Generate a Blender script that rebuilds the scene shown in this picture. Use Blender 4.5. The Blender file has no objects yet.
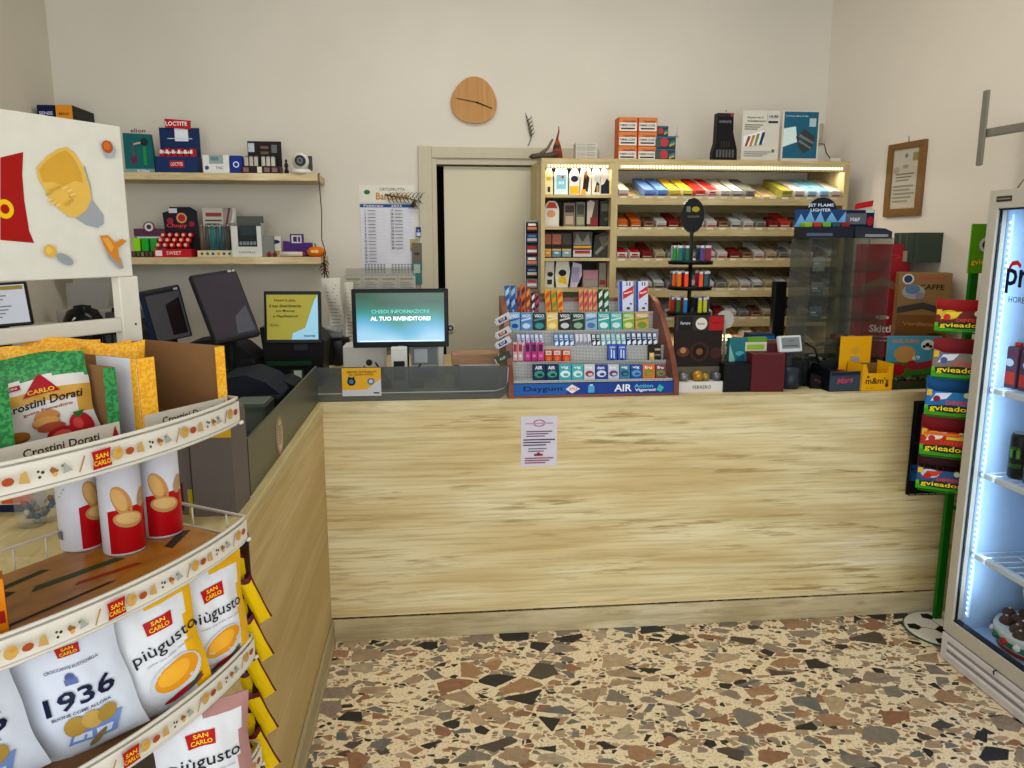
import bpy, bmesh, math, random
from mathutils import Matrix, Vector, Euler
random.seed(7)
S = bpy.context.scene
COL = S.collection
R = math.radians

# ---------------------------------------------------------------- camera, world, light, exposure
F_PX, PITCH, ROLL, YAW, CAM_H = 770.0, 0.1807, 0.0, 0.1015, 1.6
cam = bpy.data.objects.new('camera', bpy.data.cameras.new('camera'))
COL.objects.link(cam)
cam.data.sensor_width = 36.0
cam.data.lens = 36.0 * F_PX / 1024.0
cam.data.clip_start = 0.05
cam.location = (0, 0, CAM_H)
cam.rotation_euler = Euler((R(90) - PITCH, ROLL, -YAW), 'XYZ')
S.camera = cam
S.view_settings.view_transform = 'Standard'
S.view_settings.look = 'None'
S.view_settings.gamma = 1.0
S.view_settings.use_curve_mapping = False
S.view_settings.exposure = 0.42

world = bpy.data.worlds.new('world'); S.world = world
world.use_nodes = True
world.node_tree.nodes['Background'].inputs[0].default_value = (0.86, 0.93, 1.0, 1)
world.node_tree.nodes['Background'].inputs[1].default_value = 0.9


def area(name, loc, rot, sx, sy, power, col):
    l = bpy.data.lights.new(name, 'AREA'); l.shape = 'RECTANGLE'; l.size = sx; l.size_y = sy
    l.energy = power; l.color = col
    o = bpy.data.objects.new(name, l); COL.objects.link(o)
    o.location = loc; o.rotation_euler = rot
    return o


area('shop_window_daylight', (0.3, -2.3, 1.75), (R(90), 0, 0), 4.2, 2.6, 82, (0.93, 0.97, 1.0))
area('ceiling_lamp', (0.3, 2.9, 3.2), (0, 0, 0), 2.2, 0.5, 22, (1.0, 0.97, 0.93))

# ---------------------------------------------------------------- pixel rays (a pixel to a point at a real distance)
MC = cam.rotation_euler.to_matrix()
CP = Vector((0, 0, CAM_H))


def ray(px, py): return MC @ Vector((px - 512, -(py - 384), -F_PX))
def atY(px, py, Y): d = ray(px, py); return CP + d * (Y / d.y)
def atX(px, py, X): d = ray(px, py); return CP + d * (X / d.x)
def atZ(px, py, Z): d = ray(px, py); return CP + d * ((Z - CAM_H) / d.z)


def frame(loc, rzdeg):
    return Matrix.Translation(Vector(loc)) @ Matrix.Rotation(R(rzdeg), 4, 'Z')


def onF(px, py, Fm, y=0.0):
    """pixel -> local (x, z) on the plane local y of frame Fm"""
    n = Fm.to_3x3() @ Vector((0, 1, 0)); p0 = Fm @ Vector((0, y, 0)); d = ray(px, py)
    t = (p0 - CP).dot(n) / d.dot(n)
    q = Fm.inverted() @ (CP + d * t)
    return q.x, q.z


# ---------------------------------------------------------------- materials
_m = {}


def lin(h):
    c = [int(h[i:i + 2], 16) / 255 for i in (0, 2, 4)]
    return tuple((v / 12.92 if v <= .04045 else ((v + .055) / 1.055) ** 2.4) for v in c) + (1,)


def K(h, rough=.5, metal=0, emit=0, coat=0, vary=.06):
    key = (h, rough, metal, emit, coat)
    if key in _m: return _m[key]
    m = bpy.data.materials.new('paint_' + h.lower()); m.use_nodes = True
    nt = m.node_tree; p = nt.nodes['Principled BSDF']
    c = lin(h) if emit else tuple(v ** 1.22 for v in lin(h)[:3]) + (1,)
    p.inputs['Specular IOR Level'].default_value = .16
    p.inputs['Base Color'].default_value = c
    p.inputs['Roughness'].default_value = rough
    p.inputs['Metallic'].default_value = metal
    p.inputs['Coat Weight'].default_value = coat
    if emit:
        p.inputs['Emission Color'].default_value = c
        p.inputs['Emission Strength'].default_value = emit
    elif vary:
        n = nt.nodes.new('ShaderNodeTexNoise'); n.inputs['Scale'].default_value = 35
        t = nt.nodes.new('ShaderNodeTexCoord'); nt.links.new(t.outputs['Object'], n.inputs['Vector'])
        mx = nt.nodes.new('ShaderNodeMix'); mx.data_type = 'RGBA'
        mx.inputs['A'].default_value = tuple(v * (1 - vary) for v in c[:3]) + (1,)
        mx.inputs['B'].default_value = tuple(min(1, v * (1 + vary)) for v in c[:3]) + (1,)
        nt.links.new(n.outputs['Fac'], mx.inputs['Factor']); nt.links.new(mx.outputs['Result'], p.inputs['Base Color'])
    m.diffuse_color = c
    _m[key] = m
    return m


def nodemat(name):
    m = bpy.data.materials.new(name); m.use_nodes = True
    nt = m.node_tree; return m, nt, nt.nodes, nt.links, nt.nodes['Principled BSDF']


def ramp(nd, stops, interp='LINEAR'):
    r = nd.new('ShaderNodeValToRGB'); cr = r.color_ramp; cr.interpolation = interp
    while len(cr.elements) < len(stops): cr.elements.new(.5)
    for e, (p, c) in zip(cr.elements, stops): e.position = p; e.color = lin(c) if isinstance(c, str) else (c, c, c, 1)
    return r


def streak_wood(name, scl, base='CDBB8C', dark='8F7846', pale='DACCA2', rough=.55, amount=.5, mid=None):
    m, nt, nd, lk, p = nodemat(name)
    tc = nd.new('ShaderNodeTexCoord')
    def noise(k, det=3, loc=0, rg=.55, dist=0.0):
        mp = nd.new('ShaderNodeMapping'); mp.inputs['Scale'].default_value = tuple(s_ * k_ for s_, k_ in zip(scl, k)); mp.inputs['Location'].default_value = (loc, loc * 2, loc * 3)
        lk.new(tc.outputs['Object'], mp.inputs['Vector'])
        n = nd.new('ShaderNodeTexNoise'); n.inputs['Scale'].default_value = 1; n.inputs['Detail'].default_value = det; n.inputs['Roughness'].default_value = rg; n.inputs['Distortion'].default_value = dist
        lk.new(mp.outputs[0], n.inputs['Vector']); return n
    broad = noise((1, .5, .16), 2, 1); fine = noise((1.6, 1, 1.6), 6, 4, .7, .3); dab = noise((3.2, 1.5, 1.25), 3, 9, .6, .25); gate = noise((1.6, .6, .22), 2, 14)
    r0 = ramp(nd, [(.36, mid or base), (.52, base), (.66, pale)]); lk.new(broad.outputs['Fac'], r0.inputs['Fac'])
    rf = ramp(nd, [(.36, 1.0), (.54, 0.0)]); lk.new(fine.outputs['Fac'], rf.inputs['Fac'])
    rd = ramp(nd, [(.34, 1.0), (.46, 0.0)]); lk.new(dab.outputs['Fac'], rd.inputs['Fac'])
    rg_ = ramp(nd, [(.42, .08), (.62, 1.0)]); lk.new(gate.outputs['Fac'], rg_.inputs['Fac'])
    def mul(x, y):
        q = nd.new('ShaderNodeMath'); q.operation = 'MULTIPLY'; lk.new(x, q.inputs[0])
        if isinstance(y, float): q.inputs[1].default_value = y
        else: lk.new(y, q.inputs[1])
        return q.outputs[0]
    def mix(x, c, f):
        q = nd.new('ShaderNodeMix'); q.data_type = 'RGBA'; lk.new(x, q.inputs['A']); q.inputs['B'].default_value = lin(c); lk.new(f, q.inputs['Factor']); return q.outputs['Result']
    c1 = mix(r0.outputs[0], dark, mul(rf.outputs[0], .42)); c2 = mix(c1, dark, mul(mul(rd.outputs[0], rg_.outputs[0]), float(amount)))
    lk.new(c2, p.inputs['Base Color'])
    p.inputs['Roughness'].default_value = rough; p.inputs['Specular IOR Level'].default_value = .3
    bp = nd.new('ShaderNodeBump'); bp.inputs['Strength'].default_value = .10; bp.inputs['Distance'].default_value = .003
    lk.new(fine.outputs['Fac'], bp.inputs['Height']); lk.new(bp.outputs[0], p.inputs['Normal'])
    return m


def plaster(name, a, b):
    m, nt, nd, lk, p = nodemat(name)
    tc = nd.new('ShaderNodeTexCoord')
    n = nd.new('ShaderNodeTexNoise'); n.inputs['Scale'].default_value = .9; n.inputs['Detail'].default_value = 3
    lk.new(tc.outputs['Object'], n.inputs['Vector'])
    r = ramp(nd, [(.35, a), (.65, b)]); lk.new(n.outputs['Fac'], r.inputs['Fac']); lk.new(r.outputs[0], p.inputs['Base Color'])
    n2 = nd.new('ShaderNodeTexNoise'); n2.inputs['Scale'].default_value = 60; n2.inputs['Detail'].default_value = 4
    lk.new(tc.outputs['Object'], n2.inputs['Vector'])
    bp = nd.new('ShaderNodeBump'); bp.inputs['Strength'].default_value = .15; bp.inputs['Distance'].default_value = .003
    lk.new(n2.outputs['Fac'], bp.inputs['Height']); lk.new(bp.outputs[0], p.inputs['Normal'])
    p.inputs['Roughness'].default_value = .85
    return m


def terrazzo():
    m, nt, nd, lk, p = nodemat('terrazzo')
    tc = nd.new('ShaderNodeTexCoord')
    nz = nd.new('ShaderNodeTexNoise'); nz.inputs['Scale'].default_value = 9; nz.inputs['Detail'].default_value = 3
    lk.new(tc.outputs['Object'], nz.inputs['Vector'])
    sub = nd.new('ShaderNodeVectorMath'); sub.operation = 'SUBTRACT'; sub.inputs[1].default_value = (.5, .5, .5)
    lk.new(nz.outputs['Color'], sub.inputs[0])
    sc = nd.new('ShaderNodeVectorMath'); sc.operation = 'SCALE'; sc.inputs['Scale'].default_value = .028
    lk.new(sub.outputs[0], sc.inputs[0])
    add = nd.new('ShaderNodeVectorMath'); add.operation = 'ADD'
    lk.new(tc.outputs['Object'], add.inputs[0]); lk.new(sc.outputs[0], add.inputs[1])
    # cream cement with fine specks
    fn = nd.new('ShaderNodeTexNoise'); fn.inputs['Scale'].default_value = 120; fn.inputs['Detail'].default_value = 3
    lk.new(tc.outputs['Object'], fn.inputs['Vector'])
    cem = ramp(nd, [(.30, '9A7A5A'), (.37, 'CDB58E'), (.48, 'DFCDAA'), (.7, 'E6D9BA')]); lk.new(fn.outputs['Fac'], cem.inputs['Fac'])
    cur = cem.outputs[0]
    pal = [(0, '4A4038'), (.05, '8A6248'), (.13, '9A7656'), (.28, '8A7A6A'), (.40, 'AE9676'), (.50, '787064'), (.60, '1E1F22'), (.73, '9C8468'), (.83, '64655F'), (.91, 'A8987E')]
    for scale, gate, tmin, tmax, off, rot in ((42, .42, .0012, .0045, 5, .3), (19, .46, .003, .013, 2, .5), (9.0, .54, .006, .026, 0, 0.2)):
        mp = nd.new('ShaderNodeMapping'); mp.inputs['Location'].default_value = (off, off * 1.7, 0); mp.inputs['Rotation'].default_value = (0, 0, rot)
        mp.inputs['Scale'].default_value = (1, 1.35, 1)
        lk.new(add.outputs[0], mp.inputs['Vector'])
        v = nd.new('ShaderNodeTexVoronoi'); v.voronoi_dimensions = '2D'; v.inputs['Scale'].default_value = scale; lk.new(mp.outputs[0], v.inputs['Vector'])
        e = nd.new('ShaderNodeTexVoronoi'); e.voronoi_dimensions = '2D'; e.feature = 'DISTANCE_TO_EDGE'; e.inputs['Scale'].default_value = scale; lk.new(mp.outputs[0], e.inputs['Vector'])
        sp = nd.new('ShaderNodeSeparateColor'); lk.new(v.outputs['Color'], sp.inputs[0])
        thr = nd.new('ShaderNodeMapRange'); thr.inputs['To Min'].default_value = tmin * scale; thr.inputs['To Max'].default_value = tmax * scale
        lk.new(sp.outputs[1], thr.inputs['Value'])
        gt = nd.new('ShaderNodeMath'); gt.operation = 'GREATER_THAN'; lk.new(e.outputs['Distance'], gt.inputs[0]); lk.new(thr.outputs[0], gt.inputs[1])
        g2 = nd.new('ShaderNodeMath'); g2.operation = 'LESS_THAN'; lk.new(sp.outputs[2], g2.inputs[0]); g2.inputs[1].default_value = gate
        mu = nd.new('ShaderNodeMath'); mu.operation = 'MULTIPLY'; lk.new(gt.outputs[0], mu.inputs[0]); lk.new(g2.outputs[0], mu.inputs[1])
        cr = ramp(nd, pal, 'CONSTANT'); lk.new(sp.outputs[0], cr.inputs['Fac'])
        vn = nd.new('ShaderNodeTexNoise'); vn.inputs['Scale'].default_value = 22; vn.inputs['Detail'].default_value = 4; vn.inputs['Distortion'].default_value = 1.5
        lk.new(tc.outputs['Object'], vn.inputs['Vector'])
        vr = ramp(nd, [(.3, .72), (.7, 1.15)]); lk.new(vn.outputs['Fac'], vr.inputs['Fac'])
        vm = nd.new('ShaderNodeMix'); vm.data_type = 'RGBA'; vm.blend_type = 'MULTIPLY'; vm.inputs['Factor'].default_value = .8
        lk.new(cr.outputs[0], vm.inputs['A']); lk.new(vr.outputs[0], vm.inputs['B'])
        mx = nd.new('ShaderNodeMix'); mx.data_type = 'RGBA'
        lk.new(cur, mx.inputs['A']); lk.new(vm.outputs['Result'], mx.inputs['B']); lk.new(mu.outputs[0], mx.inputs['Factor'])
        cur = mx.outputs['Result']
    lk.new(cur, p.inputs['Base Color'])
    p.inputs['Roughness'].default_value = .42
    p.inputs['Specular IOR Level'].default_value = .35
    return m


def clear(name, tint='FFFFFF', alpha=.18, rough=.05, body='C8D0D0'):
    """clear plastic or glass sheet: mostly see-through, the rest a glossy body"""
    m, nt, nd, lk, p = nodemat(name)
    p.inputs['Base Color'].default_value = lin(body); p.inputs['Roughness'].default_value = rough
    t = nd.new('ShaderNodeBsdfTransparent'); t.inputs[0].default_value = lin(tint)
    mix = nd.new('ShaderNodeMixShader'); mix.inputs[0].default_value = alpha
    out = [n for n in nd if n.type == 'OUTPUT_MATERIAL'][0]
    lk.new(t.outputs[0], mix.inputs[1]); lk.new(p.outputs[0], mix.inputs[2]); lk.new(mix.outputs[0], out.inputs['Surface'])
    return m


def dotted(name, base, dot, pitch, frac=.5, axes=(0, 2)):
    m, nt, nd, lk, p = nodemat(name)
    tc = nd.new('ShaderNodeTexCoord'); sx = nd.new('ShaderNodeSeparateXYZ'); lk.new(tc.outputs['Object'], sx.inputs[0])
    fs = []
    for a in axes:
        d = nd.new('ShaderNodeMath'); d.operation = 'DIVIDE'; d.inputs[1].default_value = pitch; lk.new(sx.outputs[a], d.inputs[0])
        f = nd.new('ShaderNodeMath'); f.operation = 'FRACT'; lk.new(d.outputs[0], f.inputs[0])
        g = nd.new('ShaderNodeMath'); g.operation = 'LESS_THAN'; g.inputs[1].default_value = frac; lk.new(f.outputs[0], g.inputs[0])
        fs.append(g)
    mu = nd.new('ShaderNodeMath'); mu.operation = 'MULTIPLY'; lk.new(fs[0].outputs[0], mu.inputs[0]); lk.new(fs[1].outputs[0], mu.inputs[1])
    mx = nd.new('ShaderNodeMix'); mx.data_type = 'RGBA'; mx.inputs['A'].default_value = lin(base); mx.inputs['B'].default_value = lin(dot)
    lk.new(mu.outputs[0], mx.inputs['Factor']); lk.new(mx.outputs['Result'], p.inputs['Base Color']); p.inputs['Roughness'].default_value = .6
    return m


def leafy(name, a, b, scale=90):
    m, nt, nd, lk, p = nodemat(name)
    tc = nd.new('ShaderNodeTexCoord'); v = nd.new('ShaderNodeTexNoise'); v.inputs['Scale'].default_value = scale; v.inputs['Detail'].default_value = 1
    lk.new(tc.outputs['Object'], v.inputs['Vector'])
    r = ramp(nd, [(.46, a), (.56, b)]); lk.new(v.outputs['Fac'], r.inputs['Fac']); lk.new(r.outputs[0], p.inputs['Base Color']); p.inputs['Roughness'].default_value = .5
    return m


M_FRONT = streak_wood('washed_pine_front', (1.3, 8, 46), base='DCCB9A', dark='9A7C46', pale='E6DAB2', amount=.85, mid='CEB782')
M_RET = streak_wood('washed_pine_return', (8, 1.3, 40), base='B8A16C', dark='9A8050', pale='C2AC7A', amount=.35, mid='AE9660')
M_KICK = streak_wood('washed_kickboard', (2, 8, 30), base='BEAF88', dark='857450', pale='D2C6A4', mid='A89870')
M_TOP = streak_wood('washed_worktop', (2, 8, 30), base='CBBB8E', dark='9C8654', pale='DDD2AC')
M_SHELF = streak_wood('shelf_pine', (3, 14, 40), base='C8B488', dark='8A6E42', pale='DCCDA4')
M_CAB = streak_wood('cabinet_pine', (3, 9, 40), base='B9A677', dark='8E7A4C', pale='CABA90', amount=.4)
M_CABV = streak_wood('cabinet_pine_upright', (30, 30, 3), base='B9A677', dark='9A875A', pale='CABA90', amount=.3)
M_CLOCK = streak_wood('clock_oak', (45, 9, 2.0), base='AE7C3C', dark='9A6A2E', pale='B88846', rough=.4, amount=.1)
M_WALLB = plaster('plaster_back', 'C9C3B5', 'D2CCBE')
M_WALLR = plaster('plaster_right', 'DED6C8', 'E3DBCD')
M_WALLL = plaster('plaster_left', 'CBC4B2', 'D2CBBA')
M_DOOR = plaster('door_laminate', 'C3BCA4', 'CBC4AC')
M_FLOOR = terrazzo()
M_CLEAR = clear('clear_plastic', alpha=.16, body='AEB4B4', rough=.12)
M_FGLASS = clear('fridge_glass', alpha=.10, body='20262C', rough=.02)
M_ACRYL = clear('scuffed_acrylic', alpha=.12, body='9A9C96', rough=.25, tint='DDE0DC')
M_SMOKE = clear('smoked_glass', alpha=.50, body='5A5E5E', rough=.12, tint='C0C4C4')
M_SMOKEG = clear('olive_glass', alpha=.96, body='3A3E2E', rough=.35, tint='90957C')
M_PERF = dotted('perforated_sheet', 'B9BBB8', '4E4E4C', .0062, .55)
M_GREENP = leafy('green_leaf_print', '0F6632', '2F8E46', 210)
M_YELP = leafy('yellow_grain_print', 'E09A0C', 'EDB42C', 260)

W = 'F2F1EC'; BK = '141416'

# ---------------------------------------------------------------- mesh builder
_txt = {}


def text_geo(s, bold=0.0):
    bold = min(bold, .02)
    k = (s, bold)
    if k in _txt: return _txt[k]
    cu = bpy.data.curves.new('t', 'FONT'); cu.body = s; cu.size = 1; cu.resolution_u = 2; cu.offset = bold
    cu.align_x = 'CENTER'; cu.space_line = .85
    o = bpy.data.objects.new('t', cu); COL.objects.link(o)
    me = bpy.data.meshes.new_from_object(o)
    v = [tuple(q.co) for q in me.vertices]; f = [tuple(pl.vertices) for pl in me.polygons]
    bpy.data.objects.remove(o); bpy.data.curves.remove(cu); bpy.data.meshes.remove(me)
    x0 = min(q[0] for q in v); x1 = max(q[0] for q in v); y0 = min(q[1] for q in v); y1 = max(q[1] for q in v)
    v = [((q[0] - (x0 + x1) / 2) / (y1 - y0), (q[1] - (y0 + y1) / 2) / (y1 - y0)) for q in v]
    _txt[k] = (v, f, (x1 - x0) / (y1 - y0))
    return _txt[k]


class B:
    """collects shapes; build() links them as ONE mesh object.  Flat art lies in x-z, facing -y"""
    def __init__(s, M=None): s.v = []; s.f = []; s.mi = []; s.ms = []; s.sm = []; s.M = M; s.map = None; s.lift = 0

    def add(s, vs, fs, mat, smooth=False):
        n = len(s.v)
        for v in vs:
            v = Vector(v)
            if s.map: v = Vector(s.map(v))
            if s.M: v = s.M @ v
            s.v.append(v)
        if isinstance(mat, str): mat = K(mat)
        if mat not in s.ms: s.ms.append(mat)
        i = s.ms.index(mat)
        for f in fs: s.f.append([n + a for a in f]); s.mi.append(i); s.sm.append(smooth)
        return s

    def box(s, x0, x1, y0, y1, z0, z1, mat, bev=0):
        if bev:
            bm = bmesh.new(); bmesh.ops.create_cube(bm, size=1)
            for v in bm.verts: v.co = Vector((x0 + (v.co.x + .5) * (x1 - x0), y0 + (v.co.y + .5) * (y1 - y0), z0 + (v.co.z + .5) * (z1 - z0)))
            bmesh.ops.bevel(bm, geom=bm.edges[:], offset=bev, segments=2, affect='EDGES', profile=.5)
            bm.verts.index_update()
            s.add([v.co.copy() for v in bm.verts], [[v.index for v in f.verts] for f in bm.faces], mat); bm.free(); return s
        return s.add([(x0, y0, z0), (x1, y0, z0), (x1, y1, z0), (x0, y1, z0), (x0, y0, z1), (x1, y0, z1), (x1, y1, z1), (x0, y1, z1)],
                     [(0, 3, 2, 1), (4, 5, 6, 7), (0, 1, 5, 4), (1, 2, 6, 5), (2, 3, 7, 6), (3, 0, 4, 7)], mat)

    def prism(s, pts, y0, y1, mat):
        """polygon in x-z extruded from y0 (front) to y1"""
        n = len(pts)
        ar = sum(pts[i][0] * pts[(i + 1) % n][1] - pts[(i + 1) % n][0] * pts[i][1] for i in range(n))
        if ar < 0: pts = pts[::-1]
        vs = [(p[0], y0, p[1]) for p in pts] + [(p[0], y1, p[1]) for p in pts]
        return s.add(vs, [list(range(n)), list(range(2 * n - 1, n - 1, -1))] + [[i, i + n, (i + 1) % n + n, (i + 1) % n] for i in range(n)], mat)

    def prismz(s, pts, z0, z1, mat, smooth=False):
        n = len(pts)
        ar = sum(pts[i][0] * pts[(i + 1) % n][1] - pts[(i + 1) % n][0] * pts[i][1] for i in range(n))
        if ar < 0: pts = pts[::-1]
        vs = [(p[0], p[1], z0) for p in pts] + [(p[0], p[1], z1) for p in pts]
        return s.add(vs, [list(range(n - 1, -1, -1)), list(range(n, 2 * n))] + [[i, (i + 1) % n, (i + 1) % n + n, i + n] for i in range(n)], mat, smooth)

    def flat(s, pts, mat, y=0.0):
        """printed patch on the face plane y; each one lies a hair in front of the one before"""
        s.lift += .00025
        n = len(pts)
        ar = sum(pts[i][0] * pts[(i + 1) % n][1] - pts[(i + 1) % n][0] * pts[i][1] for i in range(n))
        if ar < 0: pts = pts[::-1]
        return s.add([(p[0], y - s.lift, p[1]) for p in pts], [list(range(n))], mat)

    def rect(s, x0, z0, x1, z1, mat, y=0.0): return s.flat([(x0, z0), (x1, z0), (x1, z1), (x0, z1)], mat, y)

    def disc(s, cx, cz, r, mat, y=0.0, rz=None, n=18, rot=0):
        rz = r if rz is None else rz
        return s.flat([(cx + r * math.cos(a) * math.cos(rot) - rz * math.sin(a) * math.sin(rot), cz + r * math.cos(a) * math.sin(rot) + rz * math.sin(a) * math.cos(rot)) for a in [2 * math.pi * i / n for i in range(n)]], mat, y)

    def text(s, t, cx, cz, h, mat, y=0.0, w=None, bold=0.0, rot=0, shear=0):
        v, f, asp = text_geo(t, bold)
        sx = h if w is None else w / asp
        s.lift += .00025
        c, d = math.cos(rot), math.sin(rot)
        vs = []
        for a, b in v:
            X = a * sx + shear * b * h; Z = b * h
            vs.append((cx + X * c - Z * d, y - s.lift, cz + X * d + Z * c))
        return s.add(vs, f, mat)

    def cyl(s, c, r, h, mat, r2=None, n=20, axis='z', smooth=True):
        r2 = r if r2 is None else r2
        vs = []
        for k, (rr, hh) in enumerate(((r, 0), (r2, h))):
            for i in range(n):
                a = 2 * math.pi * i / n; p = (rr * math.cos(a), rr * math.sin(a), hh)
                if axis == 'y': p = (p[0], p[2], -p[1])
                if axis == 'x': p = (p[2], p[0], p[1])
                vs.append((c[0] + p[0], c[1] + p[1], c[2] + p[2]))
        s.add(vs, [[i, (i + 1) % n, (i + 1) % n + n, i + n] for i in range(n)], mat, smooth)
        m = len(s.v) - 2 * n
        i = s.ms.index(K(mat) if isinstance(mat, str) else mat)
        s.f.append([m + j for j in range(n - 1, -1, -1)]); s.mi.append(i); s.sm.append(False)
        s.f.append([m + n + j for j in range(n)]); s.mi.append(i); s.sm.append(False)
        return s

    def lathe(s, prof, c, mat, n=24):
        vs = []
        for r, z in prof:
            for i in range(n): a = 2 * math.pi * i / n; vs.append((c[0] + r * math.cos(a), c[1] + r * math.sin(a), c[2] + z))
        fs = []
        for k in range(len(prof) - 1):
            for i in range(n): fs.append([k * n + i, k * n + (i + 1) % n, (k + 1) * n + (i + 1) % n, (k + 1) * n + i])
        return s.add(vs, fs, mat, True)

    def ball(s, c, r, mat, sc=(1, 1, 1), n=12):
        prof = [(max(.0001, r * math.sin(math.pi * k / n)), -r * math.cos(math.pi * k / n)) for k in range(n + 1)]
        vs = []
        for rr, z in prof:
            for i in range(n): a = 2 * math.pi * i / n; vs.append((c[0] + rr * math.cos(a) * sc[0], c[1] + rr * math.sin(a) * sc[1], c[2] + z * sc[2]))
        fs = [[k * n + i, k * n + (i + 1) % n, (k + 1) * n + (i + 1) % n, (k + 1) * n + i] for k in range(n) for i in range(n)]
        return s.add(vs, fs, mat, True)

    def tube(s, pts, r, mat, n=8, r1=None):
        pts = [Vector(p) for p in pts]; vs = []; N = len(pts)
        up = Vector((0, 0, 1))
        for k, p in enumerate(pts):
            d = (pts[min(k + 1, N - 1)] - pts[max(k - 1, 0)]).normalized()
            a = d.cross(up if abs(d.z) < .9 else Vector((1, 0, 0))).normalized(); b2 = d.cross(a)
            rr = r if r1 is None else r + (r1 - r) * k / (N - 1)
            for i in range(n): t = 2 * math.pi * i / n; vs.append(p + a * (rr * math.cos(t)) + b2 * (rr * math.sin(t)))
        fs = [[k * n + i, k * n + (i + 1) % n, (k + 1) * n + (i + 1) % n, (k + 1) * n + i] for k in range(N - 1) for i in range(n)]
        fs += [list(range(n))[::-1], [(N - 1) * n + i for i in range(n)]]
        return s.add(vs, fs, mat, True)

    def build(s, name, parent=None):
        me = bpy.data.meshes.new(name); me.from_pydata([tuple(v) for v in s.v], [], s.f)
        for m in s.ms: me.materials.append(m)
        me.polygons.foreach_set('material_index', s.mi); me.polygons.foreach_set('use_smooth', s.sm); me.update()
        o = bpy.data.objects.new(name, me); COL.objects.link(o)
        if parent: o.parent = parent
        return o


def tag(o, label, cat, group=None, kind=None):
    o['label'] = label; o['category'] = cat
    if group: o['group'] = group
    if kind: o['kind'] = kind
    return o


def thing(name, label, cat, M=None, group=None):
    o = bpy.data.objects.new(name, None); COL.objects.link(o); o.empty_display_size = .05
    if M is not None: o.matrix_world = M if isinstance(M, Matrix) else Matrix.Translation(Vector(M))
    return tag(o, label, cat, group)


def one(b, name, label, cat, M=None, group=None):
    o = b.build(name)
    if M is not None: o.matrix_world = M if isinstance(M, Matrix) else Matrix.Translation(Vector(M))
    return tag(o, label, cat, group)


def struct(b, name, parent=None):
    o = b.build(name, parent)
    if not parent: o['kind'] = 'structure'
    return o


def dup(o, M, label=None, group=None):
    r = o.copy(); COL.objects.link(r); r.matrix_world = M
    if label: r['label'] = label
    if group: r['group'] = group
    for ch in list(o.children):
        c = ch.copy(); COL.objects.link(c); c.parent = r
        for g in ch.children: d = g.copy(); COL.objects.link(d); d.parent = c
    return r


def art(b, w, h, deco, y=0.0):
    """print on a w x h face whose lower left corner is (-w/2, 0)"""
    for d in deco:
        k = d[0]
        if k == 'r': b.rect(-w / 2 + d[1] * w, d[2] * h, -w / 2 + d[3] * w, d[4] * h, d[5], y)
        if k == 'd': b.disc(-w / 2 + d[1] * w, d[2] * h, d[3] * w, d[4], y, rz=d[5] * w if len(d) > 5 else None)
        if k == 'p': b.flat([(-w / 2 + p[0] * w, p[1] * h) for p in d[1]], d[2], y)
        if k == 't': b.text(d[1], -w / 2 + d[2] * w, d[3] * h, d[4] * h, d[5], y, w=d[6] * w if len(d) > 6 and d[6] else None, bold=d[7] if len(d) > 7 else .02, rot=R(d[8]) if len(d) > 8 else 0)
        if k == 'l':   # lines of small print: x0,z0,x1,z1,n,colour
            n = d[5]
            for i in range(n):
                z = d[2] + (d[4] - d[2]) * (i + .5) / n; hh = (d[4] - d[2]) / n * .22
                b.rect(-w / 2 + d[1] * w, (z - hh) * h, -w / 2 + (d[1] + (d[3] - d[1]) * (.72 + .28 * ((i * 7) % 5) / 4)) * w, (z + hh) * h, d[6], y)


def span(x0, y0, x1, y1, Y, zb=None):
    """pixel rectangle on the plane Y -> (centre x, width, z0, height)"""
    ym = (y0 + y1) / 2
    a = atY(x0, ym, Y); c = atY(x1, ym, Y); xm = (x0 + x1) / 2
    zt = atY(xm, y0, Y).z; z0 = atY(xm, y1, Y).z if zb is None else zb
    return (a.x + c.x) / 2, c.x - a.x, z0, zt - z0


def carton(name, label, cat, px, Y, dep, col, deco=(), zb=None, rz=0, group=None, bev=0, top=None):
    cx, w, z0, h = span(*px, Y, zb)
    b = B(); b.box(-w / 2, w / 2, 0, dep, 0, h, col, bev)
    if top: b.box(-w / 2, w / 2, 0, dep, h, h + .0008, top)
    art(b, w, h, deco)
    return one(b, name, label, cat, frame((cx, Y, z0), rz), group)


def standup(name, label, cat, px, Y, pts, col, deco=(), zb=None, dep=.002, M=None, group=None, lean=0):
    cx, w, z0, h = span(*px, Y, zb)
    b = B(); b.prism([(-w / 2 + p[0] * w, p[1] * h) for p in pts], 0, dep, col)
    art(b, w, h, deco)
    return one(b, name, label, cat, frame((cx, Y, z0), 0) @ Matrix.Rotation(R(-lean), 4, 'X'), group)


RECT = [(0, 0), (1, 0), (1, 1), (0, 1)]
#PART2
# ================================================================ ROOM
YB = 4.4                       # back wall
XL = -1.93
def XR(y): return 2.25 + .125 * (YB - y)
b = B(); b.prismz([(XL, -2.6), (XR(-2.6), -2.6), (XR(YB), YB), (XL, YB)], -.05, 0, M_FLOOR); struct(b, 'floor')
b = B(); b.prismz([(XL, -2.6), (XR(-2.6), -2.6), (XR(YB), YB), (XL, YB)], 3.3, 3.35, plaster('ceiling_paint', 'D8D4C8', 'DEDACE')); struct(b, 'ceiling')
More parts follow.
